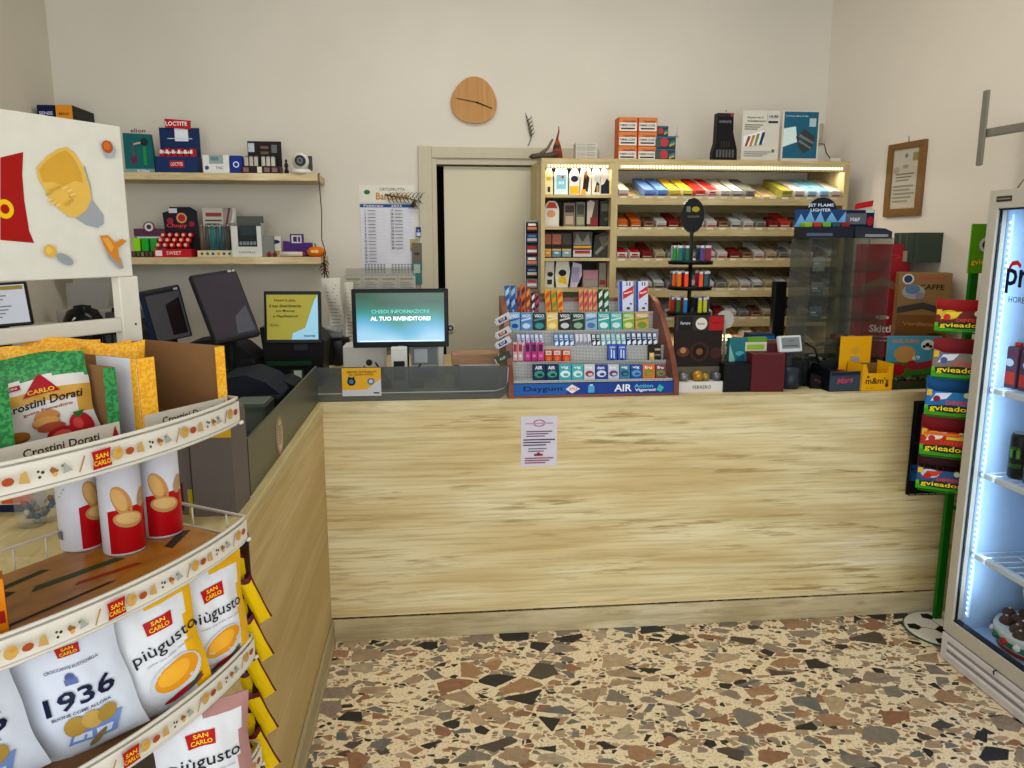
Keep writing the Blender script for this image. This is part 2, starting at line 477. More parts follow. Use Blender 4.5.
# back wall with the door opening
DX0, DX1, DZ = 0.022, 0.86, 2.055
b = B()
b.prism([(XL, 0), (DX0, 0), (DX0, DZ), (DX1, DZ), (DX1, 0), (XR(YB) + .1, 0), (XR(YB) + .1, 3.3), (XL, 3.3)], YB, YB + .14, M_WALLB)
struct(b, 'wall_back')
b = B(); b.box(XL - .1, XL, -2.6, YB + .14, 0, 3.3, M_WALLL); struct(b, 'wall_left')
b = B(); b.prismz([(XR(-2.6), -2.6), (XR(YB), YB), (XR(YB) + .1, YB), (XR(-2.6) + .1, -2.6)], 0, 3.3, M_WALLR); struct(b, 'wall_right')
b = B(); b.box(DX0 - .1, DX1 + .1, YB + .22, YB + .24, 0, 2.3, K('0A0A0A', .9)); struct(b, 'door_gap_shade')  # added near-black sheet, stands in for the shade inside the door gap
# sliding door: frame, black gap, leaf
fr = B()
FM = K('C3BCA8', .5)
fr.box(-.068, .005, YB - .022, YB + .0, 0, 2.122, FM, .003)
fr.box(.005, .93, YB - .018, YB, 2.060, 2.118, FM, .003)
fr.box(.005, .030, YB - .010, YB + .12, 0, 2.060, FM)
fr.box(.030, .86, YB - .004, YB + .12, 2.028, 2.060, FM)
d = struct(fr, 'door_1')
lf = B(); lf.box(.070, .86, YB + .03, YB + .07, 0.01, 2.02, M_DOOR, .002); struct(lf, 'door_leaf', d)
lk = B(); hx = atY(452, 332, YB + .03)
hx = atY(450.5, 328, YB + .02); lk.cyl((hx.x, YB + .018, hx.z), .024, .012, K('D8D6D0', .3), axis='y'); lk.cyl((hx.x, YB + .0165, hx.z), .017, .0016, K('1A1A1C'), axis='y'); lk.cyl((hx.x, YB + .0150, hx.z), .009, .0016, K('C8C6C0'), axis='y')
struct(lk, 'lock', d)

# ================================================================ COUNTER
YF, XC, HC = 2.97, -.435, .992
cnt = thing('shop_counter', 'L-shaped shop counter clad in washed pine with brown streaks on terrazzo floor', 'counter', (XC, YF, 0))
inv = Matrix.Translation((-XC, -YF, 0))
def cpart(b, name): b.M = None; o = b.build(name, cnt); o.matrix_parent_inverse = Matrix.Translation((-XC, -YF, 0)); return o
CR = XR(YF) - .003
CRB = XR(YF + .62) - .003
b = B(); b.box(XC, CR - .004, YF, YF + .03, .100, .955, M_FRONT); cpart(b, 'front_panel')
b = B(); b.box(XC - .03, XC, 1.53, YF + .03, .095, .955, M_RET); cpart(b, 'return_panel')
b = B(); b.box(XC, CR, YF - .012, YF + .0, 0, .094, M_KICK, .002)
cpart(b, 'kickboard')
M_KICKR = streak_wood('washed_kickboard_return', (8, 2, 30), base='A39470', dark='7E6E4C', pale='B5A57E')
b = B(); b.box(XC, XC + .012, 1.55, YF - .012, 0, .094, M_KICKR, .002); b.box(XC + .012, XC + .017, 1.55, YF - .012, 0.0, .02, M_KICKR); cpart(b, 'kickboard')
b = B(); b.prismz([(XC + .006, YF - .012), (CR, YF - .012), (CRB, YF + .62), (XC + .006, YF + .62)], .955, HC, M_TOP)
cpart(b, 'worktop')
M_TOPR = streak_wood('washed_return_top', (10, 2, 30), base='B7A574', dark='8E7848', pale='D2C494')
b = B(); b.box(-1.05, XC + .006, 1.52, YF + .62, .955, HC, M_TOPR, .003); cpart(b, 'return_worktop')
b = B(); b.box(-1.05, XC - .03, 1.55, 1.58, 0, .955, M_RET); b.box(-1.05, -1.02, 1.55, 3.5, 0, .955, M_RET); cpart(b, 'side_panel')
# black wire frame hung on the right of the front, with a sweet banner in it
t = thing('wire_basket', 'black wire grid basket fixed to the right end of the counter front', 'basket', (1.99, YF - .03, .55))
bb = B(); gm = K('1A1A1A', .4, .3)
for i in range(7): bb.tube([(0 + i * .03, 0, 0), (0 + i * .03, 0, .40)], .0022, gm, 5)
for k in range(8): bb.tube([(0, 0, k * .0571), (.18, 0, k * .0571)], .0022, gm, 5)
for k in (0, 7): bb.tube([(0, 0, k * .0571), (0, .024, k * .0571), (.18, .024, k * .0571), (.18, 0, k * .0571)], .0022, gm, 5)
bb.build('wire_grid', t)
bb = B(); bb.box(-.004, .185, .012, .018, 0, .402, K('222226', .5)); bb.build('back_plate', t)
bb = B(); bb.box(.002, .16, .005, .010, .06, .13, '2A6FA8'); bb.text('Daygum', .08, .095, .03, '11306B', .005, bold=.03); bb.build('banner', t)
# notice
cx, w, z0, h = span(521, 416, 557, 466, YF)
b = B(); b.box(-w / 2, w / 2, 0, .0006, 0, h, K('D9D6E4', .6))
art(b, w, h, [('d', .5, .86, .17, 'A8606E', .10), ('d', .5, .86, .13, 'D9D6E4', .075), ('r', .12, .84, .88, .87, 'C8A8B8'), ('l', .14, .58, .86, .72, 3, '7A4A66'), ('l', .06, .40, .94, .56, 3, '55405E'),
                ('l', .2, .28, .8, .38, 2, '8A7A90'), ('r', .36, .21, .6, .25, '9A2A3A'), ('r', .44, .25, .52, .28, '9A2A3A'), ('l', .1, .05, .9, .19, 3, 'A04A5C')])
one(b, 'notice', 'small white printed notice taped on the front of the wooden counter', 'notice', frame((cx, YF - .0012, z0), 0))
# glass upstands
b = B(); 
pts = [(-.462, .992), (.255, .992), (.288, 1.012), (.290, 1.124), (-.462, 1.128)]
b.prism([(p[0] + .462, p[1] - .992) for p in pts], 0, .006, M_SMOKE)
b.box(0, .70, -.0015, 0, .030, .034, 'A8AAA8')
b.tube([(.70, -.001, .032), (.735, -.001, .042), (.749, -.001, .07), (.752, -.001, .125)], .0018, 'B8BAB8', 6)
one(b, 'glass_upstand', 'low smoked glass screen standing along the front edge of the counter', 'glass screen', (-.462, 2.995, HC))
b = B(); b.box(-.006, 0, 0, 1.13, 0, .143, M_SMOKEG)
one(b, 'glass_upstand', 'olive tinted glass screen along the left return of the counter', 'glass screen', (-.452, 1.86, HC))
b = B(); n = 20
P = [(.045 * math.cos(a), .056 + .056 * math.sin(a)) for a in [2 * math.pi * i / n for i in range(n)]]
b.prism(P, 0, .003, 'A58E72'); b.lift = .0005; b.disc(0, .056, .036, 'C7B59A', rz=.046); art(b, .06, .1, [('l', .1, .3, .9, .9, 7, '8A7058')])
px, pz = (atX(281, 438, -.447)).y, 1.0
one(b, 'oval_sticker', 'oval beige paper sticker on the olive glass screen of the left return', 'sticker', frame((-.4495, atX(281, 438, -.447).y, HC + .004), 90))
# yellow card on the front glass
cx, w, z0, h = span(342, 368, 381, 396, 2.99)
b = B(); b.box(-w / 2, w / 2, 0, .001, 0, h, 'E0B43C')
art(b, w, h, [('p', [(0, 0), (1, 0), (1, .62), (.62, .22), (0, .22)], 'C9CDD2'), ('t', 'SERVIZI INTEGRATI', .5, .86, .07, '5A4312', .76), ('t', 'DI CASSA E POS', .5, .77, .07, '5A4312', .62), ('d', .24, .52, .11, '2A2A30'),
                ('d', .24, .52, .06, '4E86B8'), ('r', .16, .6, .20, .7, '2A2A30'), ('r', .28, .6, .32, .7, '2A2A30'), ('d', .74, .52, .09, '5C7FA0'), ('d', .74, .52, .05, 'C8D4DE'), ('r', .8, .08, .95, .13, '3A4A78')])
one(b, 'card', 'small yellow and grey printed card on the smoked glass screen', 'card', frame((cx, 2.991, z0), 0))

# ================================================================ LEFT WALL SHELVES
for zt, lab, nm in ((1.948, 'upper pine wall shelf left of the door, carrying a camera', 0), (1.530, 'lower pine wall shelf left of the door, carrying an orange ornament', 1)):
    b = B(); b.box(XL + .001, -.575, 4.12, YB, -.036, 0, M_SHELF, .002)
    one(b, 'wall_shelf', lab, 'shelf', (0, 0, zt))
ZU, ZL = 1.949, 1.531
YS = 4.16
def shelf_box(name, label, cat, px, dep, col, deco=(), low=False, Y=YS, **k): return carton(name, label, cat, px, Y, dep, col, deco, zb=ZL if low else ZU, **k)
# upper shelf
shelf_box('tall_carton', 'dark blue tall carton peeping over the white snack header', 'box', (40, 105, 57, 172), .2, '1B2350', [('t', 'SENSE', .5, .88, .05, 'C8CCE0', .8)], Y=4.14)
shelf_box('tall_carton', 'tall carton with orange front and dark side, over the white snack header', 'box', (58, 105, 75, 172), .25, '33302C', [('r', 0.03, 0, 1, 1, 'DE9A30'), ('t', 'MAX', .5, .87, .04, '7A4A10', .6)], Y=4.14)
standup('lighter_card', 'teal display board with a pink and a green lighter printed on it', 'display', (124, 133, 154, 171), 4.17, [(0, 0), (1, 0), (.92, .97), (0, 1)], '1C6E70',
        [('t', 'elion', .52, 1.06, .10, '6A2A3A', .5), ('r', .0, .0, .98, .10, '7FA8AA'), ('t', 'ECOline', .6, .05, .07, 'E6E6E6', .4), ('r', .3, .35, .34, .78, '8E4A6A'), ('d', .32, .32, .12, '7A2F5C'), ('r', .64, .2, .74, .66, '2E9A4C'), ('p', [(.34, .7), (.7, .76), (.7, .8), (.34, .74)], 'C9B8A0'), ('d', .7, .78, .13, '283A3E')], zb=ZU, dep=.03, M=1)
b = B(); cx, w, z0, h = span(154, 118, 196, 171, 4.15, ZU)
t = thing('glue_display', 'navy and red glue display stand with a raised back board on the upper shelf', 'display', frame((cx, 4.15, ZU), 0))
b = B(); b.box(-w / 2, w / 2 * .95, .09, .095, 0, h * .87, '1E3C68'); b.box(-w * .12, w * .2, .085, .090, h * .62, h * .93, 'DDE3EA'); b.prism([(-w * .33, h * .87), (w * .28, h * .84), (w * .3, h * 1.0), (-w * .33, h * 1.03)], .078, .083, 'B8292C')
b.text('LOCTITE', -.01, h * .94, h * .08, 'F2E8E8', .077, w=w * .52, bold=.04); b.rect(-w * .3, h * .66, w * .3, h * .675, 'C8D4E0', .085); b.build('back_board', t)
b = B(); b.box(-w / 2, w / 2, 0, .085, 0, h * .30, '1F3E6C'); b.prism([(-w * .16, h * .1), (w * .18, h * .1), (w * .18, h * .22), (-w * .16, h * .22)], -.002, 0, 'B8292C'); b.text('LOCTITE', w * .01, h * .16, h * .06, W, -.002, w=w * .28); b.build('tray', t)
b = B()
for i in range(6): b.box(-w * .42 + i * w * .145, -w * .42 + i * w * .145 + w * .12, .02, .06, h * .30, h * (.44 + .02 * (i % 2)), 'B3262B'); b.rect(-w * .41 + i * w * .145, h * .36, -w * .35 + i * w * .145, h * .43, 'E8DADA', .02)
b.text('SuperAttak', 0, h * .38, h * .06, W, .018, w=w * .7, bold=.03)
b.build('glue_cards', t)
shelf_box('tray_box', 'white open front box with small blue print beside a blue tin on the upper shelf', 'box', (203, 155, 229, 171.5), .06, 'DCDCDA', [('r', .24, .52, .78, 1.0, '9EA8A4'), ('r', .3, .7, .6, .9, '6F8F98'), ('t', 'THC', .62, .3, .16, '3A8AA0', .3), ('d', .14, .3, .08, '2F6A90')])
shelf_box('tin', 'royal blue tin with a white ring mark on the upper shelf', 'tin', (230, 155.5, 242, 172), .05, '1C3F92', [('d', .5, .5, .26, 'D6DCEA'), ('d', .5, .5, .17, '1C3F92')], bev=.003)
cx, w, z0, h = span(240, 139, 279, 172.5, 4.15, ZU)
t = thing('lighter_case', 'open dark display case holding two rows of steel lighters on the upper shelf', 'display case', frame((cx, 4.15, ZU), 0))
b = B(); b.box(-w * .40, w * .48, .09, .10, 0, h, '2A2226'); art(b, w * .8, h, [('r', .02, .68, .22, .94, 'BFC4CC'), ('r', .42, .78, .68, .86, '7A6258'), ('r', .42, .62, .68, .70, '7A6258'), ('r', .78, .66, .96, .9, '77787A')], .09); b.build('lid', t)
b = B(); b.box(-w / 2, w / 2, 0, .09, 0, h * .22, '3A2428'); art(b, w, h * .22, [('r', .06, .2, .2, .8, '8E6E70'), ('r', .42, .1, .54, .9, 'D8D0C0'), ('r', .6, .2, .74, .8, '8E6E70'), ('r', .8, .2, .94, .8, '8E6E70')]); b.build('base', t)
for i in range(6):
    b = B(); x = -w * .42 + (i + (0.5 if i > 2 else 0)) * w * .125; b.box(x, x + w * .10, .02, .045, h * .22, h * .50, K('A9A59A', .3, .7), .001); b.box(x + w * .02, x + w * .08, .024, .04, h * .50, h * .53, K('6A6864', .3, .7)); b.build('lighter', t)
cx, w, z0, h = span(283, 156, 288, 172, 4.15, ZU)
b = B(); b.lathe([(.001, 0), (.011, 0), (.012, .015), (.006, .028), (.011, .04), (.009, .05), (.004, .056), (.007, .066), (.001, .074)], (0, 0, 0), '35302A', 12)
one(b, 'figurine', 'tiny dark carved figurine beside the security camera', 'figurine', (cx, 4.17, ZU))
c0 = atY(301, 173, 4.15)
t = thing('security_camera', 'white round-headed security camera at the right end of the upper shelf', 'camera', (c0.x, 4.16, ZU))
b = B(); b.lathe([(.001, 0), (.052, 0), (.053, .012), (.046, .022), (.02, .026), (.001, .026)], (0, 0, 0), K('D8D4CA', .35)); b.build('base', t)
b = B(); b.ball((0, .005, .062), .044, K('D9D6CE', .3), n=16); b.build('head', t)
b = B(); b.cyl((.004, -.052, .062), .027, .020, K('1B1B1D', .2), axis='y'); b.cyl((.004, -.0535, .062), .015, .002, K('5A5A60', .15, .5), axis='y'); b.cyl((.004, -.0545, .062), .008, .001, K('0A0A0A', .05), axis='y'); b.build('lens', t)
b = B(); b.box(.036, .056, -.005, .02, .018, .09, K('4A4A4C', .4), .004); b.build('arm', t)
b = B(); p0 = atY(317, 176, 4.13)
b.tube([(p0.x + .004, 4.2, ZU + .004), (p0.x + .008, 4.14, ZU + .002), (p0.x + .012, 4.11, ZU - .03), (p0.x + .018, 4.11, 1.75), (p0.x + .012, 4.113, 1.62), (p0.x + .03, 4.11, ZL + .02), (p0.x + .02, 4.11, ZL - .02), (p0.x + .035, 4.115, 1.40)], .0028, '4A443C', 6)
one(b, 'power_cable', 'thin dark cable hanging from the upper shelf past the lower shelf', 'cable')
# lower shelf
cx, w, z0, h = span(130, 216, 166, 256, 4.20, ZL)
t = thing('vape_display', 'purple and grey arched display with lime and green packs on the lower shelf', 'display', frame((cx, 4.20, ZL), 0))
b = B(); b.box(-w / 2, w / 2, .06, .064, 0, h * .68, '8E8A92'); b.box(-w / 2, w / 2, .055, .060, h * .52, h * .70, '6A4258'); n = 16
b.prism([(-w * .05 + .028 * math.cos(a), h * .74 + .028 * math.sin(a)) for a in [2 * math.pi * i / n for i in range(n)]], .048, .054, '7A5262'); b.disc(-w * .05, h * .74, .022, 'D8D0D4', .048); b.disc(-w * .05, h * .74, .012, '5A4048', .048)
b.rect(-w * .42, h * .44, w * .42, h * .5, 'D6D6D8', .058); b.build('back_board', t)
for i, c in enumerate(('9BD82A', '2FAE3A', '37A84C', '2E7FA8')):
    b = B(); x = -w * .46 + i * w * .24; b.box(x, x + w * .19, .01, .04, h * .14, h * .46, c, .002); b.build('pack', t)
b = B(); b.box(-w / 2, w / 2, 0, .055, 0, h * .14, '3C4038'); 
for i in range(8): b.box(-w * .46 + i * w * .12, -w * .40 + i * w * .12, -.004, 0, .004, h * .12, ('8A4A5A', '4E7A4A', '9A8A6A')[i % 3])
b.build('tray', t)
cx, w, z0, h = span(152, 206, 194, 257, 4.15, ZL)
t = thing('candy_display', 'red and black candy display with a printed back board on the lower shelf', 'display', frame((cx, 4.15, ZL), 0))
b = B(); b.prism([(-w * .30, 0), (w * .5, 0), (w * .46, h * .92), (w * .30, h), (-w * .2, h), (-w * .22, h * .92), (-w * .38, h * .88)], .10, .104, '2A2434')
art(b, w, h, [('d', .58, .78, .13, 'C9A56A'), ('d', .58, .78, .09, 'B8303A'), ('r', .28, .88, .48, .97, 'D8D4DC'), ('t', 'Chupy', .45, .62, .10, 'D84A4A', .5), ('d', .30, .72, .08, 'A8324A'), ('d', .82, .66, .07, '9A3040')], .10); b.build('back_board', t)
b = B(); b.box(-w * .5, w * .40, 0, .09, 0, h * .16, 'C0202A'); b.text('SWEET', -w * .02, h * .08, h * .07, 'F0E0D8', 0, w=w * .35); b.box(-w * .46, -w * .30, -.001, 0, .006, h * .13, 'E8E0DC'); b.build('tray', t)
for k in range(3):
    for i in range(5):
        b = B(); x = -w * .40 + i * w * .165 + k * .006; b.ball((x, .02 + k * .025, h * (.23 + .10 * k)), w * .075, ('C8242E', 'C8242E', 'B01E2A')[k]); b.disc(x, h * (.24 + .10 * k), w * .04, 'E0C0A0', .02 + k * .025 - w * .075, n=8); b.build('candy', t)
cx, w, z0, h = span(196, 207, 233, 257, 4.16, ZL)
t = thing('lighter_display', 'white backed display of teal and grey lighter columns on the lower shelf', 'display', frame((cx, 4.16, ZL), 0))
b = B(); b.box(-w * .42, w * .5, .085, .09, 0, h, 'BDBAB0'); art(b, w, h, [('r', .16, .82, .6, .9, '9A4A44'), ('l', .14, .55, .6, .78, 3, '5A5A5A'), ('r', .64, .5, .9, 1, '9E948E'), ('p', [(.66, .55), (.8, 1), (.86, 1), (.72, .55)], '7A4A4A'), ('p', [(.8, .55), (.92, .9), (.96, .9), (.88, .55)], 'D0D0C8')], .085); b.build('back_board', t)
for i, c in enumerate(('7C6A5C', '5A5C58', '33807C', '2E6E74', '46666A', '5E5A52')):
    b = B(); x = -w * .46 + i * w * .145; b.cyl((x + w * .06, .03, h * .14), w * .055, h * .46, K(c, .3)); b.cyl((x + w * .06, .03, h * .60), w * .04, h * .06, K('A0A0A0', .3, .8)); b.build('lighter', t)
b = B(); b.box(-w / 2, w * .48, 0, .08, 0, h * .13, 'CFC8A8')
for i, c in enumerate(('A04038', '2F7A5A', '3A5FA0', 'B88A2A', '7A3A7A', '2A7A80')): b.disc(-w * .38 + i * w * .15, h * .065, w * .04, c)
b.build('tray', t)
cx, w, z0, h = span(231, 214, 264, 257.5, 4.15, ZL)
t = thing('dispenser_box', 'white open front dispenser box with dark packs inside on the lower shelf', 'box', frame((cx, 4.15, ZL), 0))
b = B(); b.prism([(-w * .5, 0), (w * .42, 0), (w * .42, h * .72), (w * .28, h * .72), (w * .28, h * .24), (-w * .30, h * .24), (-w * .30, h * .72), (-w * .5, h * .72)], 0, .002, 'D2D2CC')
b.box(w * .418, w * .42, 0, .09, 0, h * .8, 'B8B8B2'); b.box(-w * .5, -w * .498, 0, .09, 0, h * .8, 'B8B8B2'); b.text('CAMOMILLA', -w * .04, h * .11, h * .05, '3A3A3A', w=w * .5); b.build('carton', t)
b = B(); b.box(-w * .38, w * .40, .06, .09, h * .1, h * .96, '5E645E'); b.box(-w * .29, w * .27, .012, .055, h * .22, h * .5, '2E3438'); b.box(-w * .27, w * .25, .03, .055, h * .5, h * .74, '3F4A4E')
for i in range(5): b.rect(-w * .27 + i * w * .105, h * .28, -w * .19 + i * w * .105, h * .36, '8C9498', .012)
b.build('packs', t)
b = B(); b.box(w * .42, w * .75, .02, .09, 0, h * .5, '8B8D88'); b.build('side_box', t)
shelf_box('small_box', 'small cream box with a navy oval label on the lower shelf', 'box', (268, 236, 281, 250), .06, 'CFCBBC', [('d', .5, .72, .42, '223060', .16), ('r', .1, .1, .9, .3, 'B8A070')], low=True, Y=4.2)
cx, w, z0, h = span(283, 234, 312, 256, 4.19, ZL)
b = B(); b.prism([(-w * .5, 0), (w * .5, 0), (w * .5, h * .62), (w * .2, h * .62), (w * .2, h), (-w * .25, h), (-w * .25, h * .66), (-w * .5, h * .7)], 0, .03, '54307A'); b.rect(-w * .2, h * .6, w * .15, h * .94, 'C8C4D0'); b.rect(-w * .14, h * .66, -.002, h * .88, '4A3A5A'); b.rect(.004, h * .66, w * .1, h * .88, '4A3A5A')
one(b, 'card_holder', 'purple card holder with a white label behind a white tube on the lower shelf', 'display', frame((cx, 4.19, ZL), 0))
p = atY(291, 253, 4.15); b = B(); b.cyl((-.055, 0, .014), .0135, .115, K('D2C8B4', .5), r2=.012, axis='x'); b.cyl((.06, 0, .014), .009, .012, K('A83838'), axis='x')
one(b, 'tube', 'cream tube lying on the lower shelf in front of the purple card holder', 'tube', (p.x, 4.145, ZL))
p = atY(273, 254, 4.15)
for i, (dx, c) in enumerate(((-.018, 'A02630'), (.012, '7A3A3A'))):
    b = B(); b.ball((0, 0, .012), .012, c); b.tube([(0, 0, .022), (.004, 0, .03)], .002, '3A3A2A', 5); one(b, 'trinket', ('small red round trinket left of the white tube on the lower shelf', 'small brown round trinket left of the white tube on the lower shelf')[i], 'trinket', (p.x + dx, 4.14, ZL))
p = atY(316, 250, 4.17)
b = B(); b.lathe([(.001, 0), (.030, 0), (.046, .014), (.048, .03), (.034, .046), (.012, .052), (.001, .053)], (0, 0, 0), 'D8801E'); b.tube([(0, 0, .05), (-.003, 0, .062), (-.006, 0, .068)], .0035, '4A6A2A', 6); b.rect(-.018, .022, .018, .034, 'F0C890', -.047)
one(b, 'pumpkin_ornament', 'orange pumpkin shaped ornament at the right end of the lower shelf', 'ornament', (p.x, 4.17, ZL))
b = B(); p = atY(325, 268, 4.13)
b.M = None
for k in range(14):
    a = k * 1.9; b.tube([(0, 0, .04 - k * .005), (.018 * math.cos(a), .014 * math.sin(a), .03 - k * .005), (.026 * math.cos(a), .016 * math.sin(a), .015 - k * .005)], .004, ('5A2A22', '6E4030', '3E2A22')[k % 3], 5, r1=.001)
b.tube([(0, 0, .08), (0, 0, -.05)], .003, '5A3A2A', 5)
one(b, 'dried_posy', 'dark red dried posy hanging from the right end of the lower shelf', 'dried plant', (p.x, 4.105, p.z))

# ================================================================ BACK WALL: calendar, clock, dried plants, cards
t0 = atY(387, 200, YB - .004)
t = thing('wall_calendar', 'white February wall calendar with blue bands hung left of the door', 'calendar', frame((t0.x, YB - .004, 0), 0))
cx, w, z0, h = span(359, 203.5, 413, 274, YB - .004)
b = B(); b.box(-w / 2, w / 2, 0, .003, z0, z0 + h, 'D6D6DC'); b.lift = .0003
zz = z0
b.rect(-w / 2, z0 + h * .945, w / 2, z0 + h * .992, '2A5C94')
b.text('Febbraio', -w * .25, z0 + h * .968, h * .03, W, w=w * .36); b.text('2025', w * .17, z0 + h * .968, h * .03, W, w=w * .2)
for c in range(2):
    for i in range(16 if c == 0 else 12):
        z = z0 + h * (.90 - i * .048); x = -w * .48 + c * w * .5
        b.text(str(1 + i + c * 16), x + w * .07, z, h * .030, '1F4F8C' if (i + c * 2) % 7 in (1,) else '15181C', bold=.034); b.rect(x + w * .12, z - .002, x + w * .26, z + .002, '7A828C'); b.rect(x, z - h * .023, x + w * .46, z - h * .021, 'B4B8BE')
for c in range(2):
    for r_ in range(4):
        for k in range(7): b.rect(-w * .44 + c * w * .5 + k * w * .058, z0 + h * (.02 + r_ * .035), -w * .41 + c * w * .5 + k * w * .058, z0 + h * (.04 + r_ * .035), '7A828C')
b.build('date_sheet', t)
cx2, w2, z2, h2 = span(356, 185, 411, 203, YB - .004)
b = B(); b.box(-w2 / 2, w2 / 2, 0, .004, z2, z2 + h2, 'DAD8CC'); b.lift = .0003
b.disc(-w2 * .36, z2 + h2 * .6, .017, '2E7A3A', rz=.012); b.text('ORTOFRUTTA', w2 * .1, z2 + h2 * .76, h2 * .16, '3A3A34', w=w2 * .46); b.text('Bardolino', w2 * .1, z2 + h2 * .38, h2 * .4, 'C08A2A', w=w2 * .6, bold=.03); b.build('header_card', t)
b = B(); p = atY(398, 198, YB - .03); b.tube([(-.07, .006, .02), (-.03, .0, .008), (.03, .0, .002), (.09, .004, -.01), (.13, .01, -.02)], .005, '6E5632', 6, r1=.002)
for k in range(18):
    x = -.06 + k * .0105; b.tube([(x, 0, .012 - x * .1), (x + .014, -.006, .024 * (1 if k % 2 else -1)), (x + .028, -.004, .03 * (1 if k % 2 else -1))], .003, ('5C4A2A', '7A6436')[k % 2], 4, r1=.0008)
for k in range(7): b.tube([(.09, .0, -.01), (.085 - k * .004 + .01, -.006, -.035), (.095 - k * .010 + .02, -.004, -.06)], .0035, '55492E', 4, r1=.001)
one(b, 'dried_branch', 'dry brown branch laid across the top of the wall calendar', 'dried plant', (p.x, YB - .03, p.z))
# clock
cc = atY(474, 101, YB - .02)
t = thing('wall_clock', 'rounded triangular oak wall clock with thin black hands above the door', 'clock', frame((cc.x, YB, cc.z), 0))
pts = []
for i in range(48):
    a = 2 * math.pi * i / 48; r_ = .122 * (1 + .045 * math.cos(3 * a + 1.57 + .25) + .012 * math.cos(2 * a)); pts.append((r_ * math.cos(a), r_ * math.sin(a)))
b = B(); b.prism(pts, -.022, 0, M_CLOCK); b.build('face', t)
b = B(); b.tube([(.018, -.026, -.008), (-.095, -.026, .012)], .0024, '2A1C10', 5, r1=.0016); b.build('minute_hand', t)
b = B(); b.tube([(.018, -.028, -.008), (.098, -.028, -.038)], .0028, '2A1C10', 5, r1=.002); b.cyl((.018, -.0225, -.008), .006, .007, '2A1C10', axis='y'); b.build('hour_hand', t)
b = B(); p = atY(530, 146, YB - .012)
b.tube([(-.012, 0, 0), (.004, 0, .035), (.008, -.004, .075), (-.006, -.006, .12), (-.022, -.006, .15)], .0022, '5A5648', 5, r1=.0014)
for k in range(11):
    z = .045 + k * .010; b.tube([(.008 - k * .0024, -.002, z), (.012 - k * .002 + (.012 if k % 2 else -.014), -.010, z + .014), (.010 - k * .002 + (.014 if k % 2 else -.018), -.008, z + .028)], .0035, ('4A4A3C', '6A5E4A')[k % 2], 4, r1=.001)
one(b, 'dried_twig', 'curved dry twig stuck on the wall above the door frame', 'dried plant', (p.x, YB - .012, p.z))
for nm, lab, px, c, dec in (('photo_card', 'small blue photo card stuck beside the door frame, topmost of the cards', (416, 227, 421, 237), '2A4A8A', [('r', .1, .1, .9, .45, 'C8D0DC'), ('d', .5, .65, .2, '8AA8D0')]),
        ('photo_card', 'yellowish curled photo card stuck beside the door frame below the blue one', (410, 239, 418, 251), 'B5A878', [('p', [(.1, .1), (.9, .1), (.5, .8)], '4A4E40')]),
        ('photo_card', 'grey portrait photo card stuck low beside the door frame', (412, 243, 422, 270), '77705F', [('d', .5, .6, .3, '4C4A44', .16), ('r', .1, .05, .9, .3, '3E6A70')]),
        ('photo_card', 'teal photo card stuck beside the door frame, lowest of the cards', (413, 262, 422, 284), '4C7C80', [('r', .1, .5, .8, .9, 'A8B8A8')])):
    standup(nm, lab, 'photo', px, YB - (.006 if 'curled' in lab else .0245 if px[2] > 419 else .004) - (.004 if 'lowest' in lab else 0), RECT, c, dec, dep=.001)
# ================================================================ TOBACCO CABINET
Y0, Y1 = 3.97, 4.385
CX0, CXD, CX1 = .553, .948, 2.185
ZT = 2.022
LIP = [(1.84, 1.795), (1.683, 1.637), (1.524, 1.477), (1.368, 1.32), (1.214, 1.161), (1.055, 1.01)]
cab = thing('tobacco_cabinet', 'pale pine tobacco cabinet with a lit top row against the back wall', 'cabinet')
b = B(); b.box(CX0, CX1, Y0, Y1, ZT - .022, ZT, M_CAB, .002); b.build('top_board', cab)
b = B(); b.box(CX0, CX0 + .020, Y0 + .001, Y1, 1.345, ZT - .022, M_CABV); b.build('side_board', cab)
b = B(); b.box(CXD - .034, CXD, Y0 - .001, Y1, .8, ZT - .022, M_CABV); b.build('divider', cab)
b = B(); b.box(CX1 - .026, CX1, Y0 + .001, Y1, .8, ZT - .022, M_CABV); b.build('side_board', cab)
b = B(); b.box(CX0 + .02, CXD - .034, Y1 - .01, Y1, 1.36, ZT - .022, K('7E7C74', .7)); b.build('back_board', cab)
b = B(); b.box(CXD, CX1 - .026, Y1 - .01, Y1, .8, 1.93, M_CAB); b.build('back_board', cab)
LX0, LX1 = CX0 + .020, CXD - .034
ZS = [atY(580, y, Y0).z for y in (194.5, 226.5, 258, 288)]
for i, z in enumerate(ZS):
    b = B(); b.box(LX0, LX1, Y0 + .004, Y1 - .01, z - (.015 if i < 3 else .02), z, M_CAB); b.build('shelf', cab)
b = B(); b.box(LX0, LX1, Y0 + .0, Y0 + .014, ZT - .05, ZT - .022, M_CAB); b.box(CXD, CX1 - .026, Y0, Y0 + .014, ZT - .052, ZT - .022, M_CAB); b.build('valance', cab)
RX0, RX1 = CXD, CX1 - .026
SL = math.tan(R(17))
